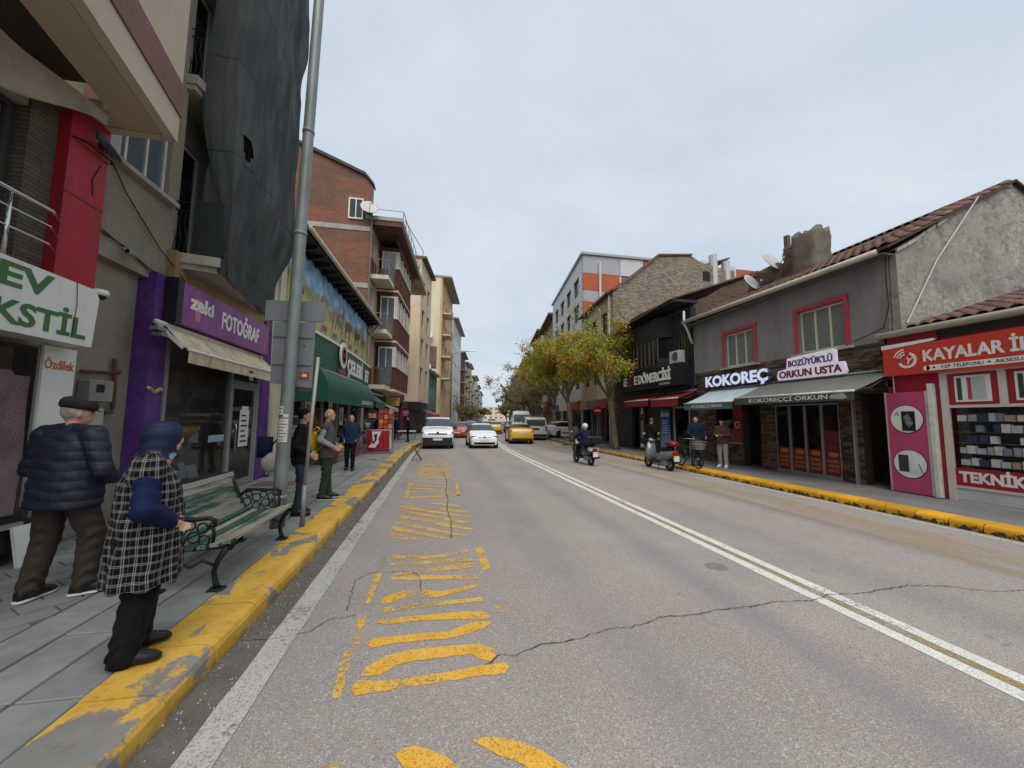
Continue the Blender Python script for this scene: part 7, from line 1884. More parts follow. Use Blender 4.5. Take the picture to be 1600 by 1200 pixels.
letters(rs, "50", (-3.32, 19.795, 1.74), (1, 0, 0), (0, 0, 1), 0.34, 0.22, WHITEP, 0.004, 0.02, single=True, name="lettering")
for k, (x_, y_, c) in enumerate(((-3.7, 14.4, '#5a2a24'), (-3.65, 15.3, '#8a7a5c'), (-3.6, 16.2, '#3d5a48'), (-3.5, 17.3, '#8a3a30'))):
    cr_ = thing("vegetable_crate", ("dark brown", "pale wooden", "green plastic", "red plastic")[k] + " crate on the ground before the butcher window", "crate", (x_, y_, 0.15), "crates outside the butcher")
    mm_ = M("crate_%d" % k, c, 0.7, 0.2, 6)
    for j in range(3): MB().box(x_ - 0.25, x_ + 0.25, y_ - 0.35, y_ + 0.35, 0.16 + j * 0.17, 0.17 + j * 0.17).box(x_ + 0.23, x_ + 0.25, y_ - 0.35, y_ + 0.35, 0.171 + j * 0.17, 0.31 + j * 0.17).box(x_ - 0.25, x_ + 0.229, y_ - 0.35, y_ - 0.33, 0.171 + j * 0.17, 0.31 + j * 0.17).build("side_board", mm_, cr_)
# folded trestle keeping a parking place
tz = thing("folding_trestle", "small folding wooden trestle standing in the gutter before the white van", "trestle", (-0.8, 16.6, 0))
for k, (x0, x1) in enumerate(((-1.0, -0.62), (-0.62, -1.0))):
    for yy in (16.45, 16.85):
        MB().bar((x0, yy + 0.02 * k, 0.01), (x1, yy + 0.02 * k, 0.62), 0.03, 0.045).build("leg", M("trestle_wood", '#7a5a48', 0.8, 0.3, 6), tz)
for yy, zz, xx in ((16.4, 0.6, -1.0), (16.4, 0.6, -0.62), (16.4, 0.3, -0.81)):
    MB().bar((xx, yy, zz), (xx, yy + 0.55, zz), 0.05, 0.03).build("rail", M("trestle_red", '#9c5a48', 0.8, 0.3, 6), tz)
wb = thing("display_table", "low white display table on the pavement by the beige block", "table", (-2.6, 30, 0.15))
MB().box(-2.9, -1.6, 29.6, 30.6, 0.75, 0.8).build("top", WHITEP, wb)
for x_ in (-2.85, -1.7):
    for y_ in (29.65, 30.5): MB().box(x_, x_ + 0.05, y_, y_ + 0.05, 0.15, 0.749).build("leg", GALV, wb)
# small folding sign at the right kerb
fs2 = thing("pavement_sign", "small grey barrier sign standing at the right kerb before the minibus", "sign", (9.3, 27.2, 0.15))
bx0 = 8.35 + off(25.5)
MB().box(bx0 - 0.3, bx0 + 0.3, 25.5, 25.54, 0.62, 1.05).build("board", M("barrier_grey", '#8e8c8a', 0.6, 0.15, 4), fs2)
MB().box(bx0 - 0.26, bx0 + 0.26, 25.49, 25.499, 0.8, 0.9).build("stripe", M("barrier_dark", '#4a4543', 0.6), fs2)
MB().tube([(bx0, 25.52, 0.01), (bx0, 25.52, 0.62)], 0.03, 6).build("post", GALV, fs2)
MB().lathe((bx0, 25.52, 0.0), [(0.22, 0), (0.2, 0.05), (0.05, 0.07)], 12).build("base", IRON, fs2)
# no entry signs beyond the near tree
ne = thing("traffic_sign", "red round traffic sign on a post behind the near street tree", "sign", (10.1, 23.4, 0.15))
MB().tube([(10.1, 23.4, 0.15), (10.1, 23.4, 2.6)], 0.035, 8).build("post", GALV, ne)
MB().lathe((10.1, 23.38, 2.35), [(0.3, 0), (0.3, -0.02), (0.001, -0.02)], 20, 'y').build("disc", M("traffic_red", '#a02030', 0.5), ne)
MB().box(9.9, 10.3, 23.35, 23.358, 2.3, 2.4).build("bar", WHITEP, ne)
# street lamps beyond
for k, (yy, lab) in enumerate(((50, "grey street lamp on a tall pole before the tan gable on the left"), (95, "farther grey street lamp arching over the left side"))):
    l_ = thing("street_lamp", lab, "street lamp", (lx(yy) + 2.2, yy, 0.15), "street lamps on the left")
    x_ = lx(yy) + 2.2
    MB().tube([(x_, yy, 0.14), (x_, yy, 9.5), (x_ + 0.3, yy, 10.2), (x_ + 2.4, yy, 10.6)], [0.12, 0.08, 0.06, 0.05], 8).build("pole", GALV, l_, True)
    MB().hexa([(x_ + 2.2, yy - 0.18, 10.5), (x_ + 3.2, yy - 0.15, 10.62), (x_ + 3.2, yy + 0.15, 10.62), (x_ + 2.2, yy + 0.18, 10.5), (x_ + 2.2, yy - 0.1, 10.68), (x_ + 3.2, yy - 0.08, 10.75), (x_ + 3.2, yy + 0.08, 10.75), (x_ + 2.2, yy + 0.1, 10.68)]).build("lamp_head", WHITEP, l_)
# ================================================================== vehicles
RUBBER = M("tyre_rubber", '#1c1c1c', 0.9, 0.2, 10, 0.3)
RIM = M("wheel_rim", '#8b8d8f', 0.35, 0.1, 4, 0.0, metal=0.8)
BPLAST = M("black_plastic", '#1d1e20', 0.6, 0.2, 6, 0.1)
CGLASS = glass_mat("car_glass", '#2a3336', 0.04, 0.0, 1.0)
CGLASSB = glass_mat("dark_car_glass", '#0b0c0d', 0.04, 0.0, 0.9)
LAMPW = M("head_lamp", '#aeb6bb', 0.15, 0.1, 8, 0.0, metal=0.4)
LAMPD = M("dark_head_lamp", '#4c545a', 0.15, 0.2, 8, 0.0, metal=0.4)
LAMPR = M("tail_lamp", '#8f1414', 0.2, 0.15, 8, 0.0)
PLATE = M("number_plate", '#c9c8c0', 0.5, 0.05)
def car_paint(key, c, rough=0.22):
    m = M(key, c, rough, 0.03, 1, 0.0, spec=0.6, dirt='#7d776d', dirt_amt=0.15)
    for n in m.node_tree.nodes:
        if n.type == 'BSDF_PRINCIPLED': n.inputs["Coat Weight"].default_value = 0.6; n.inputs["Coat Roughness"].default_value = 0.08
    return m
def crom(P, t):
    """Catmull-Rom through rows of an array, t in index units"""
    n = len(P) - 1
    i = min(max(int(math.floor(t)), 0), n - 1); f = t - i
    p0, p1, p2, p3 = P[max(i - 1, 0)], P[i], P[i + 1], P[min(i + 2, n)]
    return 0.5 * (2 * p1 + (p2 - p0) * f + (2 * p0 - 5 * p1 + 4 * p2 - p3) * f * f + (3 * p1 - p0 - 3 * p2 + p3) * f ** 3)
class Body:
    """car body surface from stations (y, z_bottom, z_belt, z_top, half widths sill/belt/top)"""
    def __init__(self, st):
        rows = []
        for (y, zb, zl, zt, ws, wl_, wt) in st:
            k = max(0.0, min(1.0, (zt - zl) / 0.45))
            rows.append([(0, y, zb), (ws * 0.85, y, zb), (ws, y, zb + 0.1), (max(ws, wl_) * 1.01, y, zb + (zl - zb) * 0.58), (wl_, y, zl),
                         (wl_ + (wt - wl_) * 0.9, y, zl + (zt - zl) * (0.86 if k > .3 else 0.7)), (wt * 0.78, y, zt - 0.015), (0, y, zt)])
        self.P = np.array(rows, float)
    def at(self, s, t):
        return crom(crom(self.P, s), t)
    def shell(self, ns=4, nt=3):
        S, Tn = len(self.P) - 1, 7
        rings = []
        for i in range(S * ns + 1):
            half = [self.at(i / ns, j / nt) for j in range(Tn * nt + 1)]
            ring = [tuple(p) for p in half] + [(-p[0], p[1], p[2]) for p in half[-2:0:-1]]
            rings.append(ring)
        return MB().loft(rings)
    def patch(self, s0, s1, t0, t1, off_=0.012, sides=(1, -1), n=(8, 6), slant=0.0):
        mb = MB()
        for sd in sides:
            def fn(u, v):
                t = t0 + (t1 - t0) * v; s = s0 + (s1 - s0) * u + slant * (v - 0.5)
                p = self.at(s, t); e = 0.02
                a = self.at(min(s + e, len(self.P) - 1), t) - self.at(max(s - e, 0), t); b = self.at(s, min(t + e, 7)) - self.at(s, max(t - e, 0))
                nn = np.cross(a, b); nn = nn / (np.linalg.norm(nn) + 1e-9)
                if nn[0] * 1.0 + nn[2] * 0.6 < 0: nn = -nn
                q = p + nn * off_
                return (sd * q[0], q[1], q[2])
            mb.grid(fn, n[0], n[1])
        return mb
def wheel(parent, x, y, r, w, local=True):
    s = 1 if x > 0 else -1
    wh = MB().lathe((x, y, r), [(r * 0.62, -w / 2), (r * 0.95, -w / 2), (r, -w * 0.35), (r, w * 0.35), (r * 0.95, w / 2), (r * 0.62, w / 2)], 20, 'x').build("wheel", RUBBER, parent, True, 40)
    MB().lathe((x + s * w * 0.38, y, r), [(r * 0.64, 0), (r * 0.6, s * 0.025), (r * 0.2, s * 0.01), (0.001, s * 0.03)], 16, 'x').build("rim", RIM, wh, True, 30)
    return wh
def car(name, label, loc, rz, st, paint, spec, cat="car", group=None):
    """builds a car in local coordinates (front at +y) and stands it on the road"""
    c = thing(name, label, cat, loc, group, rz, world_parts=False)
    b = Body(st)
    body = b.shell().build("body", paint, c, True)
    S = len(st) - 1
    for (nm, s0, s1, t0, t1, mat_, sl) in spec['glass']:
        if t1 >= 6.9: b.patch(s0, s1, t0, t1, 0.01, (1, -1), (8, 8)).build(nm, mat_, c, True)
        else:
            for sd in (1, -1): b.patch(s0, s1, t0, t1, 0.01, (sd,), (8, 6), sl).build(nm, mat_, c, True)
    hw = spec['hw']
    for yy in spec['axles']:
        for sd in (1, -1):
            MB().lathe((sd * (hw - 0.06), yy, spec['r']), [(spec['r'] * 1.17, -0.12), (spec['r'] * 1.17, 0.075), (0.001, 0.075)], 20, 'x').build("wheel_arch", BPLAST, c) if sd > 0 else MB().lathe((sd * (hw - 0.06), yy, spec['r']), [(spec['r'] * 1.17, 0.12), (spec['r'] * 1.17, -0.075), (0.001, -0.075)], 20, 'x').build("wheel_arch", BPLAST, c)
            wheel(c, sd * (hw - 0.08), yy, spec['r'], 0.2)
    for (nm, x0, x1, y0, y1, z0, z1, mat_, mir) in spec['boxes']:
        for sd in ((1, -1) if mir else (1,)):
            a, b2 = sorted((sd * x0, sd * x1))
            MB().bevbox(a, b2, min(y0, y1), max(y0, y1), z0, z1, min(0.02, (b2 - a) * 0.2, abs(y1 - y0) * 0.3, (z1 - z0) * 0.3)).build(nm, mat_, c)
    return c
# --- stations: front (index 0) to rear
HATCH = [(2.0, .28, .52, .60, .50, .55, .45), (1.93, .2, .60, .70, .72, .74, .62), (1.6, .18, .72, .83, .80, .81, .70), (1.1, .18, .86, .95, .82, .83, .74), (.85, .18, .90, 1.0, .82, .835, .74), (.15, .18, .93, 1.40, .82, .84, .58), (-.6, .18, .95, 1.46, .82, .84, .58), (-1.45, .18, .97, 1.40, .82, .835, .57), (-1.8, .22, .98, 1.12, .80, .81, .60), (-1.95, .28, .80, .92, .74, .76, .64), (-2.0, .36, .62, .70, .62, .66, .58)]
def hatch_spec(lamp, front=True):
    return dict(hw=.84, r=.31, axles=(1.25, -1.25), glass=[("windscreen", 4.12, 4.95, 4.35, 7.0, CGLASS, 0), ("side_window", 4.75, 7.25, 4.1, 4.95, CGLASSB, -0.3), ("rear_window", 7.15, 7.95, 4.35, 7.0, CGLASSB, 0)],
        boxes=[("headlight", .46, .78, 1.80, 1.90, .60, .74, lamp, True), ("grille", -.42, .42, 1.925, 1.99, .60, .66, BPLAST, False), ("bumper_intake", -.62, .62, 1.90, 2.0, .26, .40, BPLAST, False), ("number_plate", -.26, .26, 1.98, 2.01, .45, .56, PLATE, False),
               ("mirror", .86, 1.02, .55, .70, .90, 1.02, BPLAST, True), ("tail_light", .52, .78, -1.92, -1.84, .74, .98, LAMPR, True), ("rear_plate", -.26, .26, -2.01, -1.98, .55, .66, PLATE, False), ("badge", -.06, .06, 1.99, 2.005, .62, .72, RIM, False)])
VANS = [(2.2, .30, .62, .78, .62, .66, .58), (2.12, .22, .80, .98, .82, .84, .74), (1.85, .2, .98, 1.12, .90, .91, .80), (1.35, .2, 1.08, 1.20, .91, .92, .80), (1.15, .2, 1.12, 1.25, .91, .92, .80), (.45, .2, 1.15, 1.74, .91, .92, .70), (-.3, .2, 1.16, 1.83, .91, .92, .72), (-1.9, .2, 1.16, 1.82, .91, .92, .72), (-2.12, .24, 1.1, 1.70, .90, .90, .70), (-2.2, .34, .9, 1.2, .84, .86, .74)]
VSPEC = dict(hw=.92, r=.33, axles=(1.35, -1.35), glass=[("windscreen", 4.08, 4.98, 4.3, 7.0, CGLASS, 0), ("side_window", 4.75, 5.9, 4.1, 4.95, CGLASSB, -0.2)],
    boxes=[("headlight", .52, .88, 2.0, 2.10, .84, .98, LAMPD, True), ("grille_bar", -.55, .55, 2.13, 2.19, .82, .90, BPLAST, False), ("bumper", -.84, .84, 2.06, 2.24, .22, .66, BPLAST, False), ("number_plate", -.26, .26, 2.235, 2.255, .50, .61, PLATE, False),
           ("mirror", .93, 1.12, .95, 1.12, 1.1, 1.3, BPLAST, True), ("badge", -.07, .07, 2.175, 2.2, .84, .98, BPLAST, False), ("tail_light", .78, .9, -2.2, -2.12, .9, 1.5, LAMPR, True), ("wiper", -.5, .5, 1.26, 1.29, 1.2, 1.215, BPLAST, False)])
SEDAN = [(2.2, .28, .52, .60, .52, .58, .48), (2.1, .2, .62, .74, .74, .76, .64), (1.7, .18, .76, .86, .83, .84, .72), (1.15, .18, .88, .97, .85, .86, .76), (.95, .18, .92, 1.02, .85, .86, .76), (.2, .18, .95, 1.42, .85, .86, .58), (-.45, .18, .96, 1.48, .85, .865, .58), (-1.05, .18, .98, 1.42, .85, .86, .57), (-1.6, .2, 1.0, 1.12, .85, .85, .70), (-2.0, .24, .98, 1.08, .83, .84, .72), (-2.14, .3, .82, .98, .78, .80, .68), (-2.2, .4, .66, .74, .68, .70, .6)]
SSPEC = dict(hw=.86, r=.31, axles=(1.32, -1.28), glass=[("windscreen", 4.12, 4.95, 4.35, 7.0, CGLASS, 0), ("side_window", 4.75, 7.2, 4.1, 4.95, CGLASSB, -0.2), ("rear_window", 7.12, 7.92, 4.45, 7.0, CGLASSB, 0)],
    boxes=[("headlight", .5, .8, 1.98, 2.08, .62, .76, LAMPW, True), ("grille", -.4, .4, 2.12, 2.19, .55, .66, BPLAST, False), ("bumper_intake", -.62, .62, 2.10, 2.2, .26, .40, BPLAST, False), ("number_plate", -.26, .26, 2.18, 2.215, .43, .54, PLATE, False),
           ("tail_light", .52, .80, -2.15, -2.05, .74, .96, LAMPR, True), ("rear_plate", -.26, .26, -2.21, -2.17, .76, .87, PLATE, False), ("rear_diffuser", -.72, .72, -2.22, -2.1, .25, .42, BPLAST, False), ("mirror", .87, 1.03, .6, .75, .92, 1.05, BPLAST, True)])
BUSS = [(2.5, .34, .70, .86, .70, .74, .66), (2.42, .24, .9, 1.06, .88, .9, .78), (2.0, .22, 1.08, 1.2, .95, .96, .84), (1.75, .22, 1.14, 1.28, .95, .96, .84), (1.0, .22, 1.16, 1.84, .95, .96, .74), (.2, .22, 1.16, 1.96, .95, .96, .78), (-2.2, .22, 1.16, 1.96, .95, .96, .80), (-2.42, .26, 1.16, 1.9, .95, .955, .80), (-2.5, .34, 1.12, 1.7, .92, .93, .78)]
BSPEC = dict(hw=.96, r=.34, axles=(1.55, -1.45), glass=[("windscreen", 3.08, 3.98, 4.3, 7.0, CGLASS, 0), ("side_window", 3.8, 6.7, 4.12, 4.95, CGLASSB, -0.1)],
    boxes=[("headlight", .55, .9, 2.3, 2.42, .8, 1.0, LAMPW, True), ("rear_window", -.78, .78, -2.53, -2.46, 1.22, 1.74, CGLASSB, False), ("rear_bumper", -.92, .92, -2.58, -2.44, .30, .52, BPLAST, False), ("tail_light", .80, .92, -2.52, -2.44, .8, 1.2, LAMPR, True), ("rear_plate", -.3, .3, -2.53, -2.49, .86, 1.02, BPLAST, False), ("mirror", .97, 1.16, 1.45, 1.6, 1.15, 1.4, BPLAST, True)])
WHITE = car_paint("white_car_paint", '#dcdddd'); YELLOW = car_paint("taxi_yellow", '#d09a10'); REDP = car_paint("red_car_paint", '#b23424'); GREYC = car_paint("grey_car_paint", '#6d7276'); BLACKC = car_paint("black_car_paint", '#1f2124'); OFFW = car_paint("offwhite_van_paint", '#dcdedd')
car("parked_van", "white parked delivery van with black bumper facing down the street at the left kerb", (0.02, 24.7, 0), PI, VANS, WHITE, VSPEC, "van")
car("small_car", "white small hatchback driving toward the viewer beside the van", (2.73, 24.6, 0), PI, HATCH, WHITE, hatch_spec(LAMPD))
def hd(y): return -math.atan(doff(y))
car("taxi", "nearer yellow taxi sedan seen from behind in the right lane", (6.05, 28.8, 0), hd(28), SEDAN, YELLOW, SSPEC, "taxi", "yellow taxis")
car("minibus", "white minibus with black rear window parked at the right kerb", (rx(33.6) - 3.6, 33.8, 0), hd(33) - 0.02, BUSS, OFFW, BSPEC, "minibus")
tall = [(a, b, c * 1.12, d * 1.33, e, f_, g_) for (a, b, c, d, e, f_, g_) in BUSS]
car("tall_minibus", "taller white minibus standing ahead of the parked minibus", (rx(40.5) - 4.3, 40.8, 0), hd(40), tall, OFFW, dict(BSPEC, boxes=[b for b in BSPEC['boxes'] if b[0] != "rear_window"] + [("rear_window", -.78, .78, -2.53, -2.46, 1.5, 2.2, CGLASS, False)]), "minibus")
car("taxi", "farther yellow taxi sedan ahead in the right lane", (6.9, 47, 0), hd(47), SEDAN, YELLOW, SSPEC, "taxi", "yellow taxis")
car("parked_car", "red car parked at the left kerb behind the white van", (lx(36.5) + 4.6, 37.0, 0), PI + hd(37), HATCH, REDP, hatch_spec(LAMPW), "car", "cars along the left kerb")
car("parked_car", "grey car parked behind the red car at the left kerb", (lx(43) + 5.3, 44, 0), PI + hd(44), HATCH, GREYC, hatch_spec(LAMPW), "car", "cars along the left kerb")
car("parked_car", "black car parked ahead of the taller minibus on the right", (rx(50) - 5.0, 50, 0), hd(50), HATCH, BLACKC, hatch_spec(LAMPW), "car", "cars farther up the street")
car("distant_car", "white distant car coming down the left lane", (lx(58) + 6.6, 58, 0), PI + hd(58), HATCH, WHITE, hatch_spec(LAMPW), "car", "cars farther up the street")
car("distant_car", "dark distant car coming down the street behind the hatchback", (lx(54) + 5.2, 66, 0), PI + hd(66), SEDAN, BLACKC, SSPEC, "car", "cars farther up the street")
car("distant_car", "silver distant car far up the left lane", (lx(78) + 6.8, 78, 0), PI + hd(78), HATCH, GREYC, hatch_spec(LAMPW), "car", "cars farther up the street")
car("distant_car", "small white van far up the left lane", (lx(92) + 7.2, 92, 0), PI + hd(92), VANS, WHITE, VSPEC, "car", "cars farther up the street")
car("parked_car", "white car parked at right angles beyond the second street tree", (rx(31) - 0.2, 33.2, 0.15), math.radians(-80), HATCH, WHITE, hatch_spec(LAMPW), "car", "cars farther up the street")

# ------------------------------------------------------------------ scooter, moped and bicycle
def two_wheel(parent, y, r, w, spokes=True, rim_mat=None, tyre=None):
    tt = tyre or r * 0.2
    wh = MB().tube([(0, y + (r - tt) * math.cos(a), r + (r - tt) * math.sin(a)) for a in np.linspace(0, 2 * PI, 25)], tt, 8, cap=False).build("wheel", RUBBER, parent, True)
    MB().tube([(0, y + (r - 2 * tt) * math.cos(a), r + (r - 2 * tt) * math.sin(a)) for a in np.linspace(0, 2 * PI, 25)], max(0.008, tt * 0.4), 6, cap=False).build("rim", rim_mat or RIM, wh, True)
    MB().lathe((-w / 2, y, r), [(0.03, 0), (0.03, w)], 8, 'x').build("hub", RIM, wh)
    sp = MB()
    for k in range(10 if spokes else 5):
        a = 2 * PI * k / (10 if spokes else 5)
        sp.tube([(0, y, r), (0, y + (r - 2 * tt) * math.cos(a), r + (r - 2 * tt) * math.sin(a))], 0.003 if spokes else 0.018, 4)
    tag(sp.build("spokes", RIM, wh), kind="stuff")
    return wh
def scooter(label, loc, rz, paint, seat_c, box_c, top_case):
    s = thing("motor_scooter", label, "scooter", loc, None, rz, world_parts=False)
    two_wheel(s, 0.62, 0.24, 0.1, False, tyre=0.05); two_wheel(s, -0.62, 0.24, 0.12, False, tyre=0.055)
    def oval(y, zc, hw, hh, n=12): return [(hw * math.cos(a), y, zc + hh * math.sin(a)) for a in np.linspace(0, 2 * PI, n, endpoint=False)]
    MB().loft([oval(-0.92, 0.62, 0.06, 0.06), oval(-0.85, 0.6, 0.13, 0.11), oval(-0.6, 0.55, 0.18, 0.17), oval(-0.3, 0.5, 0.19, 0.2), oval(-0.12, 0.42, 0.15, 0.18), oval(-0.05, 0.35, 0.1, 0.1)]).build("tail_body", paint, s, True)
    MB().bevbox(-0.15, 0.15, -0.12, 0.42, 0.24, 0.32, 0.02).build("foot_board", BPLAST, s)
    MB().loft([[(-.2, .44, .28), (.2, .44, .28), (.17, .36, .28), (-.17, .36, .28)], [(-.24, .50, .6), (.24, .50, .6), (.2, .42, .6), (-.2, .42, .6)], [(-.14, .46, .95), (.14, .46, .95), (.12, .38, .95), (-.12, .38, .95)]]).build("leg_shield", paint, s, True)
    MB().loft([oval(0.80, 0.34, 0.05, 0.03), oval(0.68, 0.44, 0.08, 0.05), oval(0.5, 0.42, 0.08, 0.05)]).build("mudguard", paint, s, True)
    MB().tube([(0, 0.62, 0.24), (0, 0.42, 0.95)], 0.03, 8).build("fork", BPLAST, s)
    MB().loft([oval(0.5, 1.0, 0.08, 0.07), oval(0.44, 1.02, 0.13, 0.08), oval(0.34, 1.0, 0.11, 0.06)]).build("headlight_cowl", paint, s, True)
    MB().tube([(-0.36, 0.3, 1.04), (-0.2, 0.38, 1.02), (0.2, 0.38, 1.02), (0.36, 0.3, 1.04)], 0.018, 7).build("handlebar", BPLAST, s, True)
    for sd in (-1, 1):
        MB().tube([(sd * 0.24, 0.36, 1.03), (sd * 0.3, 0.38, 1.22)], 0.008, 5).build("mirror_stem", BPLAST, s)
        MB().ball((sd * 0.31, 0.38, 1.25), (0.07, 0.02, 0.05), 10, 6).build("mirror", RIM, s, True)
    MB().loft([oval(-0.80, 0.78, 0.10, 0.04), oval(-0.6, 0.78, 0.15, 0.06), oval(-0.3, 0.76, 0.14, 0.06), oval(-0.05, 0.73, 0.09, 0.04)]).build("seat", seat_c, s, True)
    MB().bevbox(-0.12, 0.12, -0.97, -0.9, 0.56, 0.68, 0.02).build("tail_light", LAMPR, s)
    MB().box(-0.1, 0.1, -1.0, -0.985, 0.36, 0.54).build("number_plate", PLATE, s)
    MB().tube([(0.14, -0.2, 0.24), (0.17, -0.6, 0.28), (0.17, -0.95, 0.34)], [0.03, 0.05, 0.045], 8).build("exhaust", BPLAST, s, True)
    MB().bevbox(-0.12, 0.12, -0.55, -0.25, 0.18, 0.36, 0.02).build("engine", GREYP, s)
    if top_case:
        MB().bevbox(-0.24, 0.24, -1.12, -0.74, 0.86, 1.14, 0.05).build("top_case", box_c, s)
        MB().box(-0.15, 0.15, -1.0, -0.75, 0.83, 0.858).build("rack", IRON, s)
    else:
        MB().loft([oval(-1.02, 0.93, 0.10, 0.06), oval(-0.9, 0.95, 0.19, 0.11), oval(-0.65, 0.95, 0.2, 0.12), oval(-0.52, 0.93, 0.12, 0.07)]).build("top_case", box_c, s, True)
        MB().tube([(-0.1, -0.2, 0.3), (-0.22, -0.25, 0.01)], 0.014, 6).build("side_stand", IRON, s)
    return s
SCW = car_paint("scooter_white", '#b9bcbe'); SCG = car_paint("scooter_grey", '#6a6d6e'); CASE = M("top_case_black", '#1c1d22', 0.35, 0.15, 4); CASER = M("top_case_red", '#6b1420', 0.3, 0.15, 4)
SEATB = M("scooter_seat", '#17171a', 0.6, 0.2, 10, 0.2)
scooter("white and black scooter ridden away from the viewer", (5.75, 14.75, 0), math.radians(6), BLACKC, SEATB, CASE, True)
scooter("grey parked scooter with dark red top case at the right kerb", (7.95, 12.95, 0), math.radians(4), SCG, SEATB, CASER, False)
# white tail fairing and lights on the ridden scooter
rs_ = [o for o in bpy.data.objects if o.get("label") == "white and black scooter ridden away from the viewer"][0]
MB().bevbox(-0.2, 0.2, -0.96, -0.72, 0.58, 0.72, 0.04).build("tail_fairing", SCW, rs_)
bi = thing("bicycle", "black city bicycle with wide front basket on the right pavement", "bicycle", (8.62, 12.15, 0.15), None, PI - 0.08, world_parts=False)
two_wheel(bi, 0.53, 0.33, 0.08, True, tyre=0.022); two_wheel(bi, -0.53, 0.33, 0.08, True, M("pale_rim", '#a9a79f', 0.5), tyre=0.022)
BF = M("bike_black", '#1c1e20', 0.35, 0.15, 6)
for nm, a, b in (("down_tube", (0, 0.38, 0.72), (0, -0.05, 0.3)), ("top_tube", (0, 0.36, 0.82), (0, -0.17, 0.62)), ("seat_tube", (0, -0.05, 0.3), (0, -0.22, 0.85)), ("chain_stay", (0, -0.05, 0.3), (0, -0.53, 0.33)), ("seat_stay", (0, -0.19, 0.7), (0, -0.53, 0.33)), ("fork", (0, 0.38, 0.74), (0, 0.53, 0.33)), ("stem", (0, 0.34, 0.9), (0, 0.38, 0.7))):
    MB().tube([a, b], 0.018, 7).build(nm, BF, bi, True)
MB().tube([(-0.3, 0.18, 0.98), (-0.22, 0.3, 1.0), (0, 0.33, 0.98), (0.22, 0.3, 1.0), (0.3, 0.18, 0.98)], 0.014, 7).build("handlebar", RIM, bi, True)
MB().loft([[(0.09 * k, -0.38 + 0.0, 0.88 + 0.03 * j) for k, j in ((-1, 0), (1, 0), (1, 1), (-1, 1))], [(0.05 * k, -0.14, 0.89 + 0.025 * j) for k, j in ((-1, 0), (1, 0), (1, 1), (-1, 1))], [(0.02 * k, -0.05, 0.89 + 0.02 * j) for k, j in ((-1, 0), (1, 0), (1, 1), (-1, 1))]]).build("saddle", BF, bi)
bk_ = MB()
for zz in (0.66, 0.74, 0.82, 0.92):
    k = 0.8 + 0.2 * (zz - 0.66) / 0.26
    bk_.tube([(-0.2 * k, 0.42, zz), (0.2 * k, 0.42, zz), (0.2 * k, 0.42 + 0.3 * k, zz), (-0.2 * k, 0.42 + 0.3 * k, zz), (-0.2 * k, 0.42, zz)], 0.007, 5)
for x_ in np.linspace(-0.2, 0.2, 9): bk_.tube([(x_ * .8, 0.66, 0.66), (x_, 0.72, 0.92)], 0.005, 4); bk_.tube([(x_ * .8, 0.42, 0.66), (x_, 0.42, 0.92)], 0.005, 4)
tag(bk_.build("basket_wires", M("basket_grey", '#77756d', 0.6), bi), kind="stuff")
MB().bevbox(-0.15, 0.15, 0.45, 0.66, 0.665, 0.86, 0.02).build("basket_liner", M("liner_grey", '#6d6a63', 0.8, 0.2, 6), bi)
MB().lathe((0.03, -0.05, 0.3), [(0.09, 0), (0.09, 0.01), (0.001, 0.01)], 14, 'x').build("chain_ring", RIM, bi)
for sd in (-1, 1): MB().bevbox(sd * 0.1 - 0.04, sd * 0.1 + 0.04, -0.05 - 0.14 * sd - 0.03, -0.05 - 0.14 * sd + 0.03, 0.28 + 0.0, 0.3, 0.004).build("pedal", BF, bi)
MB().tube([(0, -0.53 + 0.36 * math.cos(a), 0.33 + 0.36 * math.sin(a)) for a in np.linspace(0.3, 2.6, 10)], 0.02, 5).build("mudguard", BF, bi)
MB().tube([(0.02, -0.08, 0.3), (0.14, -0.15, 0.01)], 0.01, 5).build("kickstand", RIM, bi)
# ================================================================== people
SKIN = M("skin", '#b98a72', 0.55, 0.08, 12, 0.1, 90)
PEND = []
def cap_(mb, p0, r0, p1, r1, n=12):
    """closed tapered limb with rounded ends"""
    p0, p1 = Vector(p0), Vector(p1); d = (p1 - p0)
    L = d.length; d = d.normalized()
    pts, rs = [], []
    for a in (-80, -50, -20): pts.append(p0 + d * r0 * math.sin(math.radians(a))); rs.append(r0 * math.cos(math.radians(a)))
    for a in (20, 50, 80): pts.append(p1 + d * r1 * math.sin(math.radians(a))); rs.append(r1 * math.cos(math.radians(a)))
    mb.tube([tuple(p) for p in pts], rs, n)
def torso(mb, rows, lean=(0, 0), n=20):
    """rows: (z, rx, ry, y) elliptical sections"""
    rings = []
    z0 = rows[0][0]
    for (z, rx_, ry_, cy) in rows:
        k = (z - z0) / 0.6
        rings.append([(lean[0] * k + rx_ * math.copysign(abs(math.cos(a)) ** 0.85, math.cos(a)), cy + lean[1] * k + ry_ * math.copysign(abs(math.sin(a)) ** 0.85, math.sin(a)), z) for a in np.linspace(0, 2 * PI, n, endpoint=False)])
    mb.loft(rings)
def shell(mb, name, mat, parent, voxel, smooth=4, disp=None):
    """queue a part: overlapping solids are fused into one skin by voxel remesh, smoothed, then creased by disp(co, no)"""
    o = mb.build(name, mat, parent, True)
    m = o.modifiers.new("r", 'REMESH'); m.mode = 'VOXEL'; m.voxel_size = voxel; m.use_smooth_shade = True
    s = o.modifiers.new("s", 'SMOOTH'); s.factor = 0.5; s.iterations = smooth
    PEND.append((o, disp))
    return o
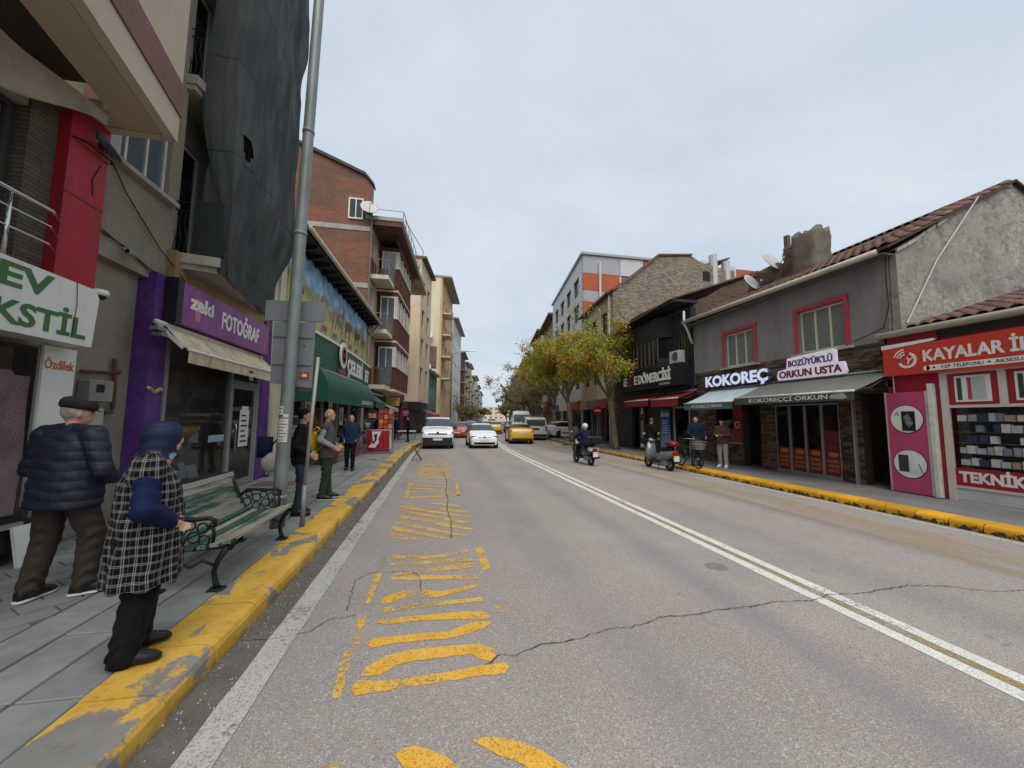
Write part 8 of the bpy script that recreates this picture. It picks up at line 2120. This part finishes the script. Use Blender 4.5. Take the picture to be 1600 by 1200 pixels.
def flush_people():
    dg = bpy.context.evaluated_depsgraph_get()
    done = []
    for o, disp in PEND:
        me = bpy.data.meshes.new_from_object(o.evaluated_get(dg)); done.append((o, me, disp))
    for o, me, disp in done:
        old = o.data; mats = list(old.materials)
        o.modifiers.clear()
        if disp is not None:
            n = len(me.vertices); co = np.empty(n * 3); me.vertices.foreach_get("co", co); co = co.reshape(-1, 3)
            no = np.empty(n * 3); me.vertices.foreach_get("normal", no); no = no.reshape(-1, 3)
            me.vertices.foreach_set("co", (co + no * disp(co, no)[:, None]).ravel())
        me.materials.clear()
        for q in mats: me.materials.append(q)
        me.polygons.foreach_set("use_smooth", [True] * len(me.polygons)); me.name = old.name; me.update()
        o.data = me
        bpy.data.meshes.remove(old)
def folds(amp=0.006, fz=26, seed=0.0, bands=None):
    """soft creases; bands gives horizontal quilting pitch"""
    def f(co, no):
        x, y, z = co[:, 0], co[:, 1], co[:, 2]
        d = amp * (np.sin(z * fz + 5 * np.sin(x * 9 + seed) + 3 * y) * 0.5 + 0.5 * np.sin(z * fz * 0.45 + x * 14 + seed * 2))
        if bands: d = d * 0.5 + 0.009 * np.abs(np.sin(PI * z / bands + 0.5 * np.sin(x * 7 + y * 4) + 0.3 * np.sin(x * 19))) ** 0.45 - 0.006 + 0.004 * np.sin(x * 23 + z * 31) * np.sin(y * 27 + z * 13)
        return d
    return f
def hand(mb, w, fwd, out, r=0.0085, curl=0.7):
    """palm and five fingers from wrist w; fwd along the hand, out to the thumb side"""
    w, fwd, out = Vector(w), Vector(fwd).normalized(), Vector(out).normalized()
    out = (out - fwd * out.dot(fwd)).normalized(); dn = fwd.cross(out).normalized()
    pc = w + fwd * 0.05
    mb.ball(tuple(pc), (0.04, 0.05, 0.02), 10, 7, Matrix((out, fwd, dn)).transposed())
    for k, L in enumerate((0.072, 0.08, 0.074, 0.058)):
        b = w + fwd * 0.085 + out * (0.03 - 0.02 * k)
        d1 = (fwd * math.cos(curl * .5) + dn * math.sin(curl * .5)); d2 = (fwd * math.cos(curl * 1.4) + dn * math.sin(curl * 1.4))
        m_ = b + d1 * L * 0.55
        cap_(mb, b - fwd * 0.02, r * 1.1, m_, r, 8); cap_(mb, m_, r, m_ + d2 * L * 0.5, r * 0.85, 8)
    b = w + fwd * 0.03 + out * 0.03; m_ = b + (fwd * 0.6 + out * 0.8) * 0.035
    cap_(mb, b, r * 1.3, m_, r * 1.15, 8); cap_(mb, m_, r * 1.15, m_ + (fwd * 0.9 + out * 0.25 + dn * .2) * 0.035, r, 8)
def person(label, loc, rz, h=1.75, J=None, top=None, bottom=None, shoe=None, sole=None, hair=None, stout=1.0, top_len=0.84, sleeve=0.052, leg_w=1.0, vox=0.012, hands=True, head=(0, 0), top_disp=None, beard=None, vest=None, coll=True, skin=None, bald=False, hat=None):
    p = thing("person", label, "person", loc, None, rz, world_parts=False)
    p.scale = (h / 1.75,) * 3
    j = dict(hipL=(-.09, 0, .92), hipR=(.09, 0, .92), kneeL=(-.1, .02, .5), kneeR=(.1, .02, .5), ankL=(-.1, -.03, .09), ankR=(.1, -.03, .09), toeL=(-.12, .13, .03), toeR=(.12, .13, .03),
             shL=(-.185, -.01, 1.41), shR=(.185, -.01, 1.41), elL=(-.25, -.05, 1.13), elR=(.25, -.05, 1.13), wrL=(-.25, .08, .91), wrR=(.25, .08, .91), hd=(0, .02, 1.63), lean=(0, 0), px=0, pz=0)
    j.update(J or {})
    s = stout; ln = j['lean']; dz = j['pz']
    S = skin or SKIN
    # --- body: one continuous figure
    b = MB()
    hc = Vector(j['hd']); yaw, tilt = head
    Rh = Matrix.Rotation(yaw, 3, 'Z') @ Matrix.Rotation(tilt, 3, 'X')
    hp = lambda x, y, z: tuple(hc + Rh @ Vector((x, y, z)))
    b.ball(tuple(hc), (0.076, 0.095, 0.112), 16, 12, Rh); b.ball(hp(0, 0.028, -0.055), (0.058, 0.068, 0.066), 14, 10, Rh)
    b.ball(hp(0, 0.098, -0.012), (0.013, 0.02, 0.028), 8, 6, Rh); b.ball(hp(0, 0.088, -0.06), (0.026, 0.014, 0.014), 8, 6, Rh)
    for sd in (-1, 1): b.ball(hp(sd * 0.078, -0.005, -0.012), (0.012, 0.022, 0.034), 8, 6, Rh)
    nb = (ln[0], ln[1] - 0.005, 1.45 + dz)
    cap_(b, nb, 0.06, tuple(hc + Vector((0, -0.01, -0.06))), 0.055)
    torso(b, [(.86 + dz, .13 * s, .09 * s, 0), (1.05 + dz, .12 * s, .085 * s, 0), (1.28 + dz, .14 * s, .09 * s, 0), (1.41 + dz, .13, .075, 0), (1.46 + dz, .07, .06, 0)], ln)
    for sd in 'LR':
        cap_(b, j['sh' + sd], 0.042, j['el' + sd], 0.034); cap_(b, j['el' + sd], 0.034, j['wr' + sd], 0.024)
        cap_(b, j['hip' + sd], 0.07, j['knee' + sd], 0.05); cap_(b, j['knee' + sd], 0.048, j['ank' + sd], 0.032)
        cap_(b, j['ank' + sd], 0.03, tuple(Vector(j['ank' + sd]).lerp(Vector(j['toe' + sd]), 0.7) - Vector((0, 0, 0.012))), 0.016)
        if hands:
            e, w = Vector(j['el' + sd]), Vector(j['wr' + sd]); f = (w - e).normalized()
            o_ = j.get('th' + sd, (0, 1, 0.2))
            hand(b, w, f, o_)
    shell(b, "body", S, p, min(vox, 0.008) if hands else vox, 2)
    EYE = M("eye_dark", '#1c1614', 0.3, 0.1); BROW = M("brow_dark", '#2d2520', 0.8, 0.1)
    for sd in (-1, 1):
        MB().ball(hp(sd * 0.03, 0.086, 0.006), (0.012, 0.007, 0.007), 8, 6, Rh).build("eye", EYE, p, True)
        MB().ball(hp(sd * 0.031, 0.09, 0.027), (0.019, 0.006, 0.005), 8, 5, Rh).build("eyebrow", BROW, p, True)
    MB().ball(hp(0, 0.1, -0.062), (0.022, 0.004, 0.004), 8, 5, Rh).build("mouth", M("lips", '#7d4a42', 0.5), p, True)
    # --- hair or hat
    if hair:
        hb = MB(); top_ = 0.03 if bald else 0.0
        if not bald:
            hb.ball(hp(0, -0.012, 0.018), (0.083, 0.098, 0.108), 16, 12, Rh)
            hv = [v for v in hb.v]
            hm = MB(); keep = []
            # cut the face opening: drop faces in front and low
            inv = Rh.inverted()
            for f in hb.f:
                c = sum((Vector(hv[i]) for i in f), Vector()) / len(f); q = inv @ (c - hc)
                if q.z > 0.045 or (q.y < 0.01 and q.z > -0.05): keep.append(f)
            hm.v = hv; hm.f = keep
            hm.build("hair", hair, p, True)
        else:
            for sd in (-1, 1): MB().ball(hp(sd * 0.066, -0.03, -0.01), (0.016, 0.05, 0.045), 10, 8, Rh).build("hair", hair, p, True)
            MB().ball(hp(0, -0.075, -0.02), (0.06, 0.024, 0.045), 10, 8, Rh).build("hair", hair, p, True)
    if beard:
        MB().ball(hp(0, 0.05, -0.085), (0.056, 0.05, 0.045), 12, 8, Rh).build("beard", beard, p, True)
    if hat: hat(p, hp, Rh)
    # --- trousers
    t = MB()
    torso(t, [(.80 + dz, .165 * s, .12 * s, -.005), (.90 + dz, .172 * s, .125 * s, -.005), (1.02 + dz, .15 * s, .11 * s, 0)], (ln[0] * .2, ln[1] * .2))
    for sd in 'LR':
        cap_(t, j['hip' + sd], min(0.128, 0.10 * leg_w), j['knee' + sd], min(0.105, 0.072 * leg_w)); cap_(t, j['knee' + sd], 0.072 * leg_w, j['ank' + sd], 0.06 * leg_w)
    def tf(co, no):
        x, y, z = co[:, 0], co[:, 1], co[:, 2]
        k = np.exp(-((z - 0.12) / 0.12) ** 2) + 0.8 * np.exp(-((z - 0.52) / 0.1) ** 2) + 0.25
        return 0.011 * k * np.sin(z * 62 + 7 * np.sin(x * 17) + 5 * np.sin(y * 15)) * (0.6 + 0.4 * np.sin(x * 31 + y * 22))
    shell(t, "trousers", bottom, p, vox, 3, tf)
    # --- shoes
    for sd in 'LR':
        a, q = Vector(j['ank' + sd]), Vector(j['toe' + sd]); f = Vector((q.x - a.x, q.y - a.y, 0)); f = f.normalized() if f.length > .01 else Vector((0, 1, 0))
        sdv = Vector((f.y, -f.x, 0)); g0 = min(a.z - 0.075, q.z - 0.03)
        def ring(d, w, hgt, z0, lift=0.0):
            c = Vector((a.x, a.y, g0 + z0)) + f * d
            return [tuple(c + sdv * w * math.cos(t_) + Vector((0, 0, lift + hgt * (0.5 + 0.5 * math.sin(t_))))) for t_ in np.linspace(0, 2 * PI, 12, endpoint=False)]
        rise = (a.z - 0.09) - g0 - 0.0
        sb = MB().loft([ring(-0.085, 0.02, 0.06, 0.012), ring(-0.07, 0.042, 0.115, 0.01), ring(-0.02, 0.05, 0.13, 0.01), ring(0.05, 0.052, 0.112, 0.01), ring(0.12, 0.056, 0.082, 0.01), ring(0.18, 0.048, 0.06, 0.01), ring(0.21, 0.02, 0.035, 0.014)])
        sh_ = sb.build("shoe", shoe, p, True)
        if sole:
            MB().loft([ring(-0.092, 0.022, 0.03, 0.0), ring(-0.07, 0.05, 0.032, 0.0), ring(0.04, 0.054, 0.03, 0.0), ring(0.13, 0.06, 0.028, 0.0), ring(0.19, 0.05, 0.026, 0.002), ring(0.22, 0.018, 0.018, 0.006)]).build("sole", sole, sh_, True)
    # --- jacket
    c = MB()
    zt = top_len + dz
    rows = [(zt, .185 * s, .135 * s, 0.0), (zt + .12, .182 * s, .135 * s, 0.002), (1.10 + dz, .172 * s, .128 * s, 0.005), (1.28 + dz, .19 * (0.4 + 0.6 * s), .135 * (0.5 + 0.5 * s), 0.0), (1.40 + dz, .185 * (0.6 + 0.4 * s), .105 * (0.7 + 0.3 * s), -.005), (1.455 + dz, .11, .08, -.005)]
    torso(c, rows, ln)
    sl = MB() if vest else c
    for sd in 'LR': cap_(c, (ln[0] * .8 + (0.03 if sd == 'R' else -0.03), ln[1] * .8 - .005, 1.445 + dz), 0.07, tuple(Vector(j['sh' + sd]) + Vector((0, 0, 0.012))), sleeve * 1.12)
    for sd in 'LR':
        cap_(sl, j['sh' + sd], sleeve * (1.05 if vest else 1.25), j['el' + sd], sleeve); e, w = Vector(j['el' + sd]), Vector(j['wr' + sd])
        cap_(sl, tuple(e), sleeve, tuple(w + (e - w).normalized() * 0.015), sleeve * 0.78)
        if vest: cap_(c, tuple(Vector(j['sh' + sd]) * 1.0 + Vector((0, 0, .005))), sleeve * 1.36, tuple(Vector(j['sh' + sd]).lerp(e, 0.1)), sleeve * 1.42)
    if coll: c.lathe((ln[0], ln[1] - 0.005, 1.44 + dz), [(.088, -.02), (.084, .05), (.07, .05), (.07, -.02)], 18)
    shell(c, "jacket" if not vest else "vest", top if not vest else vest, p, vox, 4, top_disp or folds(0.010, 26, 2.0))
    if vest: shell(sl, "sleeves", top, p, vox, 3, folds(0.010, 44, 0.4))
    return p
def cloth(key, c, var=0.15, rough=0.85, sc=18): return M(key, c, rough, var, sc, 0.35, 220, spec=0.2)
NAVY = cloth("navy_cloth", '#131c33'); BLK_C = cloth("black_cloth", '#121214'); BRN_C = cloth("brown_trousers", '#3a322c'); GRY_C = cloth("grey_cloth", '#4d4b4a'); LGR_C = cloth("light_grey_cloth", '#8d8b8c')
GRN_C = cloth("green_trousers", '#2f3d31'); JEAN = cloth("blue_jeans", '#272f3d', 0.25, 0.85, 7); DBR_C = cloth("brown_jacket", '#4f372f'); PALEG = cloth("pale_grey_trousers", '#8c8887'); BLU_C = cloth("blue_navy_jacket", '#1c2b44')
HAIRK = cloth("black_hair", '#17130f', 0.3); HAIRG = cloth("grey_hair", '#8f8a82', 0.3); SHOEB = M("black_shoe", '#161617', 0.45, 0.2, 8); SHOEW = M("white_shoe", '#c9c7c2', 0.5, 0.08); SOLEW = M("white_sole", '#c5c3bd', 0.6, 0.08)
QUILT = M("navy_quilted_nylon", '#0d1527', 0.6, 0.15, 6, 0.2, 60, spec=0.45)
# 1 man with flat cap, seen from behind
def flat_cap(p, hp, Rh):
    capm = cloth("dark_cap", '#2b2724', 0.25)
    rings = []
    for (z, rx_, ry_, oy) in ((0.03, .09, .11, 0.0), (0.05, .104, .128, 0.004), (0.09, .104, .126, 0.008), (0.12, .084, .102, 0.006), (0.13, .04, .05, 0.0)):
        rings.append([hp(rx_ * math.cos(a), oy + ry_ * math.sin(a), z - 0.02 * math.sin(a)) for a in np.linspace(0, 2 * PI, 20, endpoint=False)])
    MB().loft(rings).build("cap", capm, p, True)
    MB().loft([[hp(x, 0.09 + 0.0, 0.022 + k) for x, k in ((-.06, 0), (.06, 0), (.06, .008), (-.06, .008))], [hp(x, 0.15, 0.012 + k) for x, k in ((-.035, 0), (.035, 0), (.035, .006), (-.035, .006))]]).build("peak", capm, p)
person("old man in navy quilted jacket, brown trousers and flat cap seen from behind", (-3.25, 4.2, 0.15), math.radians(-12), 1.77,
       dict(hipL=(-.1, 0, .92), hipR=(.1, 0, .92), kneeL=(-.15, .02, .5), kneeR=(.15, .12, .52), ankL=(-.17, -.05, .09), ankR=(.15, .09, .10), toeL=(-.18, .11, .03), toeR=(.27, .2, .03), hd=(0, .025, 1.60), shL=(-.22, -.01, 1.39), shR=(.22, -.01, 1.39), elL=(-.325, -.01, 1.10), elR=(.325, -.01, 1.10), wrL=(-.2, .2, 1.0), wrR=(.2, .2, 1.0)),
       QUILT, BRN_C, SHOEB, SOLEW, HAIRG, 1.46, 0.78, 0.082, 1.38, 0.010, False, (math.radians(-28), 0), folds(0.004, 18, 1.0, 0.085), hat=flat_cap)
# 2 stout woman in plaid sleeveless coat and headscarf
def plaid_mat():
    t = NT("plaid_wool")
    x, y, z = t.sep(t.objco())
    ang = t.math('ARCTAN2', y, x)
    wob = t.math('MULTIPLY', t.math('SUBTRACT', t.noise(4, 2, 0.5, t.objco()), 0.5), 0.03)
    u = t.math('ADD', t.math('MULTIPLY', ang, 0.24), wob)
    z = t.math('ADD', z, t.math('MULTIPLY', wob, 0.7))
    def lines(c, per, ofs, w):
        f = t.math('ABSOLUTE', t.math('SUBTRACT', t.math('FRACT', t.math('ADD', t.math('DIVIDE', c, per), ofs)), 0.5))
        return t.step(f, w, w * 0.55)
    def comb_(c): return t.math('MAXIMUM', lines(c, 0.06, 0.0, 0.052), t.math('MAXIMUM', lines(c, 0.06, 0.17, 0.045), t.math('MULTIPLY', lines(c, 0.062, 0.6, 0.04), 0.35)))
    v, h_ = comb_(u), comb_(z)
    wv = t.math('GREATER_THAN', t.math('FRACT', t.math('MULTIPLY', t.math('ADD', u, z), 110.0)), 0.5)
    m1 = t.math('MULTIPLY', t.math('ADD', v, h_), 0.5)
    k = t.math('ADD', t.math('MULTIPLY', m1, 0.75), t.math('MULTIPLY', t.math('MULTIPLY', m1, wv), 0.25), True)
    col = t.mix(k, hx('#0d0d10'), hx('#a39f9b'))
    t.bump(t.noise(160, 3), 0.4, 0.004)
    return t.done(col, 0.9, None, 0.15)
def scarf_mat():
    t = NT("flowered_scarf")
    x, y, z = t.sep(t.objco())
    f = t.step(t.voronoi(14, 'F1', 0, t.objco()), 0.46, 0.36)
    low = t.math('MULTIPLY', t.step(z, 1.53, 1.48), t.step(t.noise(6, 2, 0.5, t.objco()), 0.46, 0.52))
    vc = t.n.new("ShaderNodeSeparateColor"); t.l.new(t.voronoi(14, 'F1', 1, t.objco()), vc.inputs[0])
    fl_ = t.mix(t.step(vc.outputs[0], 0.4, 0.6), hx('#a8653f'), hx('#7d8fa8'))
    col = t.mix(t.math('MULTIPLY', f, low), t.mix(low, hx('#101a36'), hx('#1b2440')), fl_)
    return t.done(col, 0.6, None, 0.3)
def scarf(p, hp, Rh):
    c = MB()
    prof = ((.14, .02, .03, -.02), (.125, .065, .08, -.02), (.085, .094, .114, -.018), (.03, .106, .126, -.02), (-.04, .108, .122, -.026), (-.10, .112, .116, -.034), (-.15, .124, .12, -.04), (-.2, .152, .134, -.045), (-.25, .185, .15, -.05))
    c.loft([[hp(rx_ * math.cos(a), oy + ry_ * math.sin(a), zz) for a in np.linspace(0, 2 * PI, 24, endpoint=False)] for zz, rx_, ry_, oy in prof])
    c.ball(hp(0, 0.045, -0.13), (0.06, 0.055, 0.035), 10, 8, Rh)
    o = shell(c, "headscarf", scarf_mat(), p, 0.008, 3, folds(0.007, 52, 3.0))
def coat_folds(co, no):
    x, y, z = co[:, 0], co[:, 1], co[:, 2]
    a = np.arctan2(y, x); k = np.clip((1.15 - z) / 0.6, 0, 1)
    return 0.016 * k * np.sin(a * 9 + 1.5 * np.sin(z * 4)) + 0.006 * np.sin(z * 24 + 4 * np.sin(a * 3)) * (1 - k) + 0.005 * np.sin(z * 17 + x * 21 + y * 11)
NAVYS = cloth("navy_jumper", '#121b3d')
person("stout woman in navy headscarf and black and white plaid sleeveless coat at the kerb", (-1.93, 3.12, 0.15), math.radians(-58), 1.57,
       dict(hipL=(-.1, 0, .92), hipR=(.1, 0, .92), kneeL=(-.12, .02, .5), kneeR=(.11, .0, .5), ankL=(-.14, .0, .09), ankR=(.11, -.06, .09), toeL=(-.16, .17, .03), toeR=(.14, .11, .03), shL=(-.2, -.02, 1.39), shR=(.2, -.02, 1.39), elR=(.36, -.02, 1.13), wrR=(.215, .125, 1.0), elL=(-.36, -.02, 1.13), wrL=(-.2, .11, 1.0), thR=(-.3, .3, 1), thL=(.3, .3, 1), hd=(0, .06, 1.60), lean=(0, 0.0)),
       NAVYS, BLK_C, SHOEB, None, None, 1.6, 0.56, 0.085, 1.55, 0.010, True, (-0.15, 0.0), coat_folds, vest=plaid_mat(), coll=False, hat=scarf)
# 3 person half hidden behind the lamp post
person("person in black jacket and jeans standing half behind the lamp post", (-2.22, 7.05, 0.15), math.radians(-75), 1.74,
       dict(ankR=(.13, -.02, .09), toeR=(.16, .14, .03), elR=(.25, -.1, 1.14), wrR=(.2, .12, 1.0), elL=(-.25, -.1, 1.14), wrL=(-.2, .12, 1.0)), BLK_C, JEAN, SHOEB, None, HAIRK, 1.05, 0.84, 0.058, 1.0, 0.013, True, (0.1, 0))
bgp = thing("shoulder_bag", "off white shoulder bag hanging behind the person at the lamp post", "bag", (-2.75, 7.1, 0.7))
c_ = MB(); c_.ball((-2.70, 7.1, 1.0), (0.15, 0.1, 0.17), 14, 10); c_.build("bag_body", cloth("bag_canvas", '#a09c90', 0.15), bgp, True)
MB().tube([(-2.75, 7.1, 1.14), (-2.66, 7.08, 1.32), (-2.52, 7.06, 1.46)], 0.014, 6).build("strap", BLK_C, bgp)
MB().loft([[(-2.80 + 0.12 * math.cos(a), 7.1 + 0.07 * math.sin(a), z_) for a in np.linspace(0, 2 * PI, 10, endpoint=False)] for z_ in (1.08, 1.25, 1.42)]).build("coat_bundle", NAVY, bgp, True)
# 4 man with yellow backpack
person("bald bearded man in grey vest and green trousers wearing a yellow backpack", (-2.14, 8.25, 0.15), math.radians(-82), 1.77,
       dict(ankL=(-.12, .05, .09), toeL=(-.14, .21, .03), ankR=(.11, -.04, .09), toeR=(.13, .12, .03), elR=(.27, -.10, 1.15), wrR=(.24, .13, 1.02), elL=(-.27, -.08, 1.15), wrL=(-.18, .17, 1.02), thR=(0, 0.5, 1)), LGR_C, GRN_C, SHOEB, SOLEW, HAIRG, 1.15, 0.80, 0.058, 1.15, 0.012, True, (math.radians(-12), 0.0), vest=GRY_C, beard=cloth("grey_beard", '#8a847c', 0.2), bald=True)
bp = thing("backpack", "bright yellow backpack worn by the man in the grey vest", "backpack", (-2.42, 8.25, 1.1))
YB = cloth("yellow_nylon", '#b79c12', 0.1, 0.5)
MB().loft([[(-2.43 + 0.10 * k_ * math.cos(a), 8.28 + 0.15 * k_ * math.sin(a), z_) for a in np.linspace(0, 2 * PI, 16, endpoint=False)] for z_, k_ in ((0.98, 0.7), (1.02, 1.0), (1.2, 1.12), (1.38, 1.0), (1.46, 0.75))]).build("pack", YB, bp, True)
MB().tube([(-2.36, 8.10, 1.02), (-2.18, 8.06, 1.2), (-2.14, 8.08, 1.42), (-2.3, 8.12, 1.56), (-2.4, 8.14, 1.46)], 0.018, 7).build("strap", YB, bp, True)
MB().tube([(-2.36, 8.42, 1.05), (-2.16, 8.46, 1.3), (-2.2, 8.44, 1.52), (-2.38, 8.42, 1.46)], 0.018, 7).build("strap", YB, bp, True)
# 5 man walking toward the viewer
person("man in blue and navy jacket and black trousers walking toward the viewer by the butcher", (-2.6, 12.6, 0.15), math.radians(188), 1.68,
       dict(kneeL=(-.09, .10, .52), ankL=(-.09, .10, .1), toeL=(-.11, .26, .04), ankR=(.09, -.14, .10), toeR=(.11, .02, .03), elL=(-.29, -.06, 1.14), wrL=(-.2, .1, .98), elR=(.29, -.06, 1.14), wrR=(.2, .1, .98)), BLU_C, BLK_C, SHOEB, None, HAIRG, 1.12, 0.84, 0.06, 1.05, 0.014, True, (0, 0), bald=True)
# 6 distant people
person("person in dark clothes standing on the pavement by the parked van", (-1.95, 27.0, 0.15), math.radians(100), 1.72, {}, BLK_C, BLK_C, SHOEB, None, HAIRK, 1.0, 0.84, 0.055, 1.0, 0.02, False)
person("distant person in blue jacket by the dark shop under the beige block", (-3.1, 31.0, 0.15), math.radians(170), 1.72, {}, BLU_C, BLK_C, SHOEB, None, HAIRK, 1.05, 0.84, 0.055, 1.0, 0.02, False)
# 7 scooter rider
def helmet(col):
    def f(p, hp, Rh):
        m_ = M("helmet_" + col, col, 0.2, 0.03, 2, 0.0, spec=0.6)
        MB().ball(hp(0, -0.005, 0.03), (0.12, 0.135, 0.12), 18, 12, Rh).build("helmet", m_, p, True)
        MB().ball(hp(0, 0.05, 0.0), (0.11, 0.1, 0.07), 14, 8, Rh).build("visor", CGLASSB, p, True)
    return f
person("scooter rider in dark navy jacket and white helmet seen from behind", (5.75 + 0.02, 14.5, 0.0), math.radians(6), 1.72,
       dict(pz=-.12, hipL=(-.1, -.02, .83), hipR=(.1, -.02, .83), kneeL=(-.2, .36, .72), kneeR=(.2, .36, .72), ankL=(-.14, .34, .40), ankR=(.14, .34, .40), toeL=(-.15, .5, .355), toeR=(.15, .5, .355), shL=(-.19, .02, 1.29), shR=(.19, .02, 1.29), elL=(-.32, .2, 1.1), elR=(.32, .2, 1.1), wrL=(-.32, .48, 1.06), wrR=(.32, .48, 1.06), hd=(0, .08, 1.5), lean=(0, 0.03)), NAVY, BLK_C, SHOEB, None, None, 1.15, 0.80, 0.066, 1.05, 0.015, True, (0, 0), hat=helmet('#c4c5c6'))
# 8-10 people on the right pavement
person("man in black coat standing behind the parked silver scooter", (9.2, 15.5, 0.15), math.radians(-60), 1.72, dict(elL=(-.26, -.02, 1.14), wrL=(-.22, .16, 1.0)), BLK_C, BLK_C, SHOEB, None, cloth("iron_grey_hair", '#4d4844', 0.3), 1.12, 0.72, 0.06, 1.0, 0.016, True, (0, 0))
person("young man with dark hair and navy padded jacket standing over the bicycle", (9.05, 12.35, 0.15), math.radians(168), 1.78, dict(elL=(-.27, .05, 1.16), elR=(.27, .05, 1.16), wrL=(-.22, .26, 1.02), wrR=(.22, .26, 1.02)), NAVY, BLK_C, SHOEB, None, HAIRK, 1.1, 0.86, 0.062, 1.0, 0.014, True, (math.radians(-25), 0), folds(0.004, 20, 1, 0.07))
person("man in brown jacket, pale grey trousers and white trainers looking at his hands", (9.8, 11.95, 0.15), math.radians(120), 1.70, dict(elL=(-.26, .0, 1.14), elR=(.26, .0, 1.14), wrL=(-.10, .24, 1.14), wrR=(.10, .24, 1.14), ankL=(-.13, .06, .09), toeL=(-.16, .2, .03)), DBR_C, PALEG, SHOEW, SOLEW, HAIRK, 1.12, 0.84, 0.064, 1.12, 0.014, True, (0, math.radians(-25)))
flush_people()
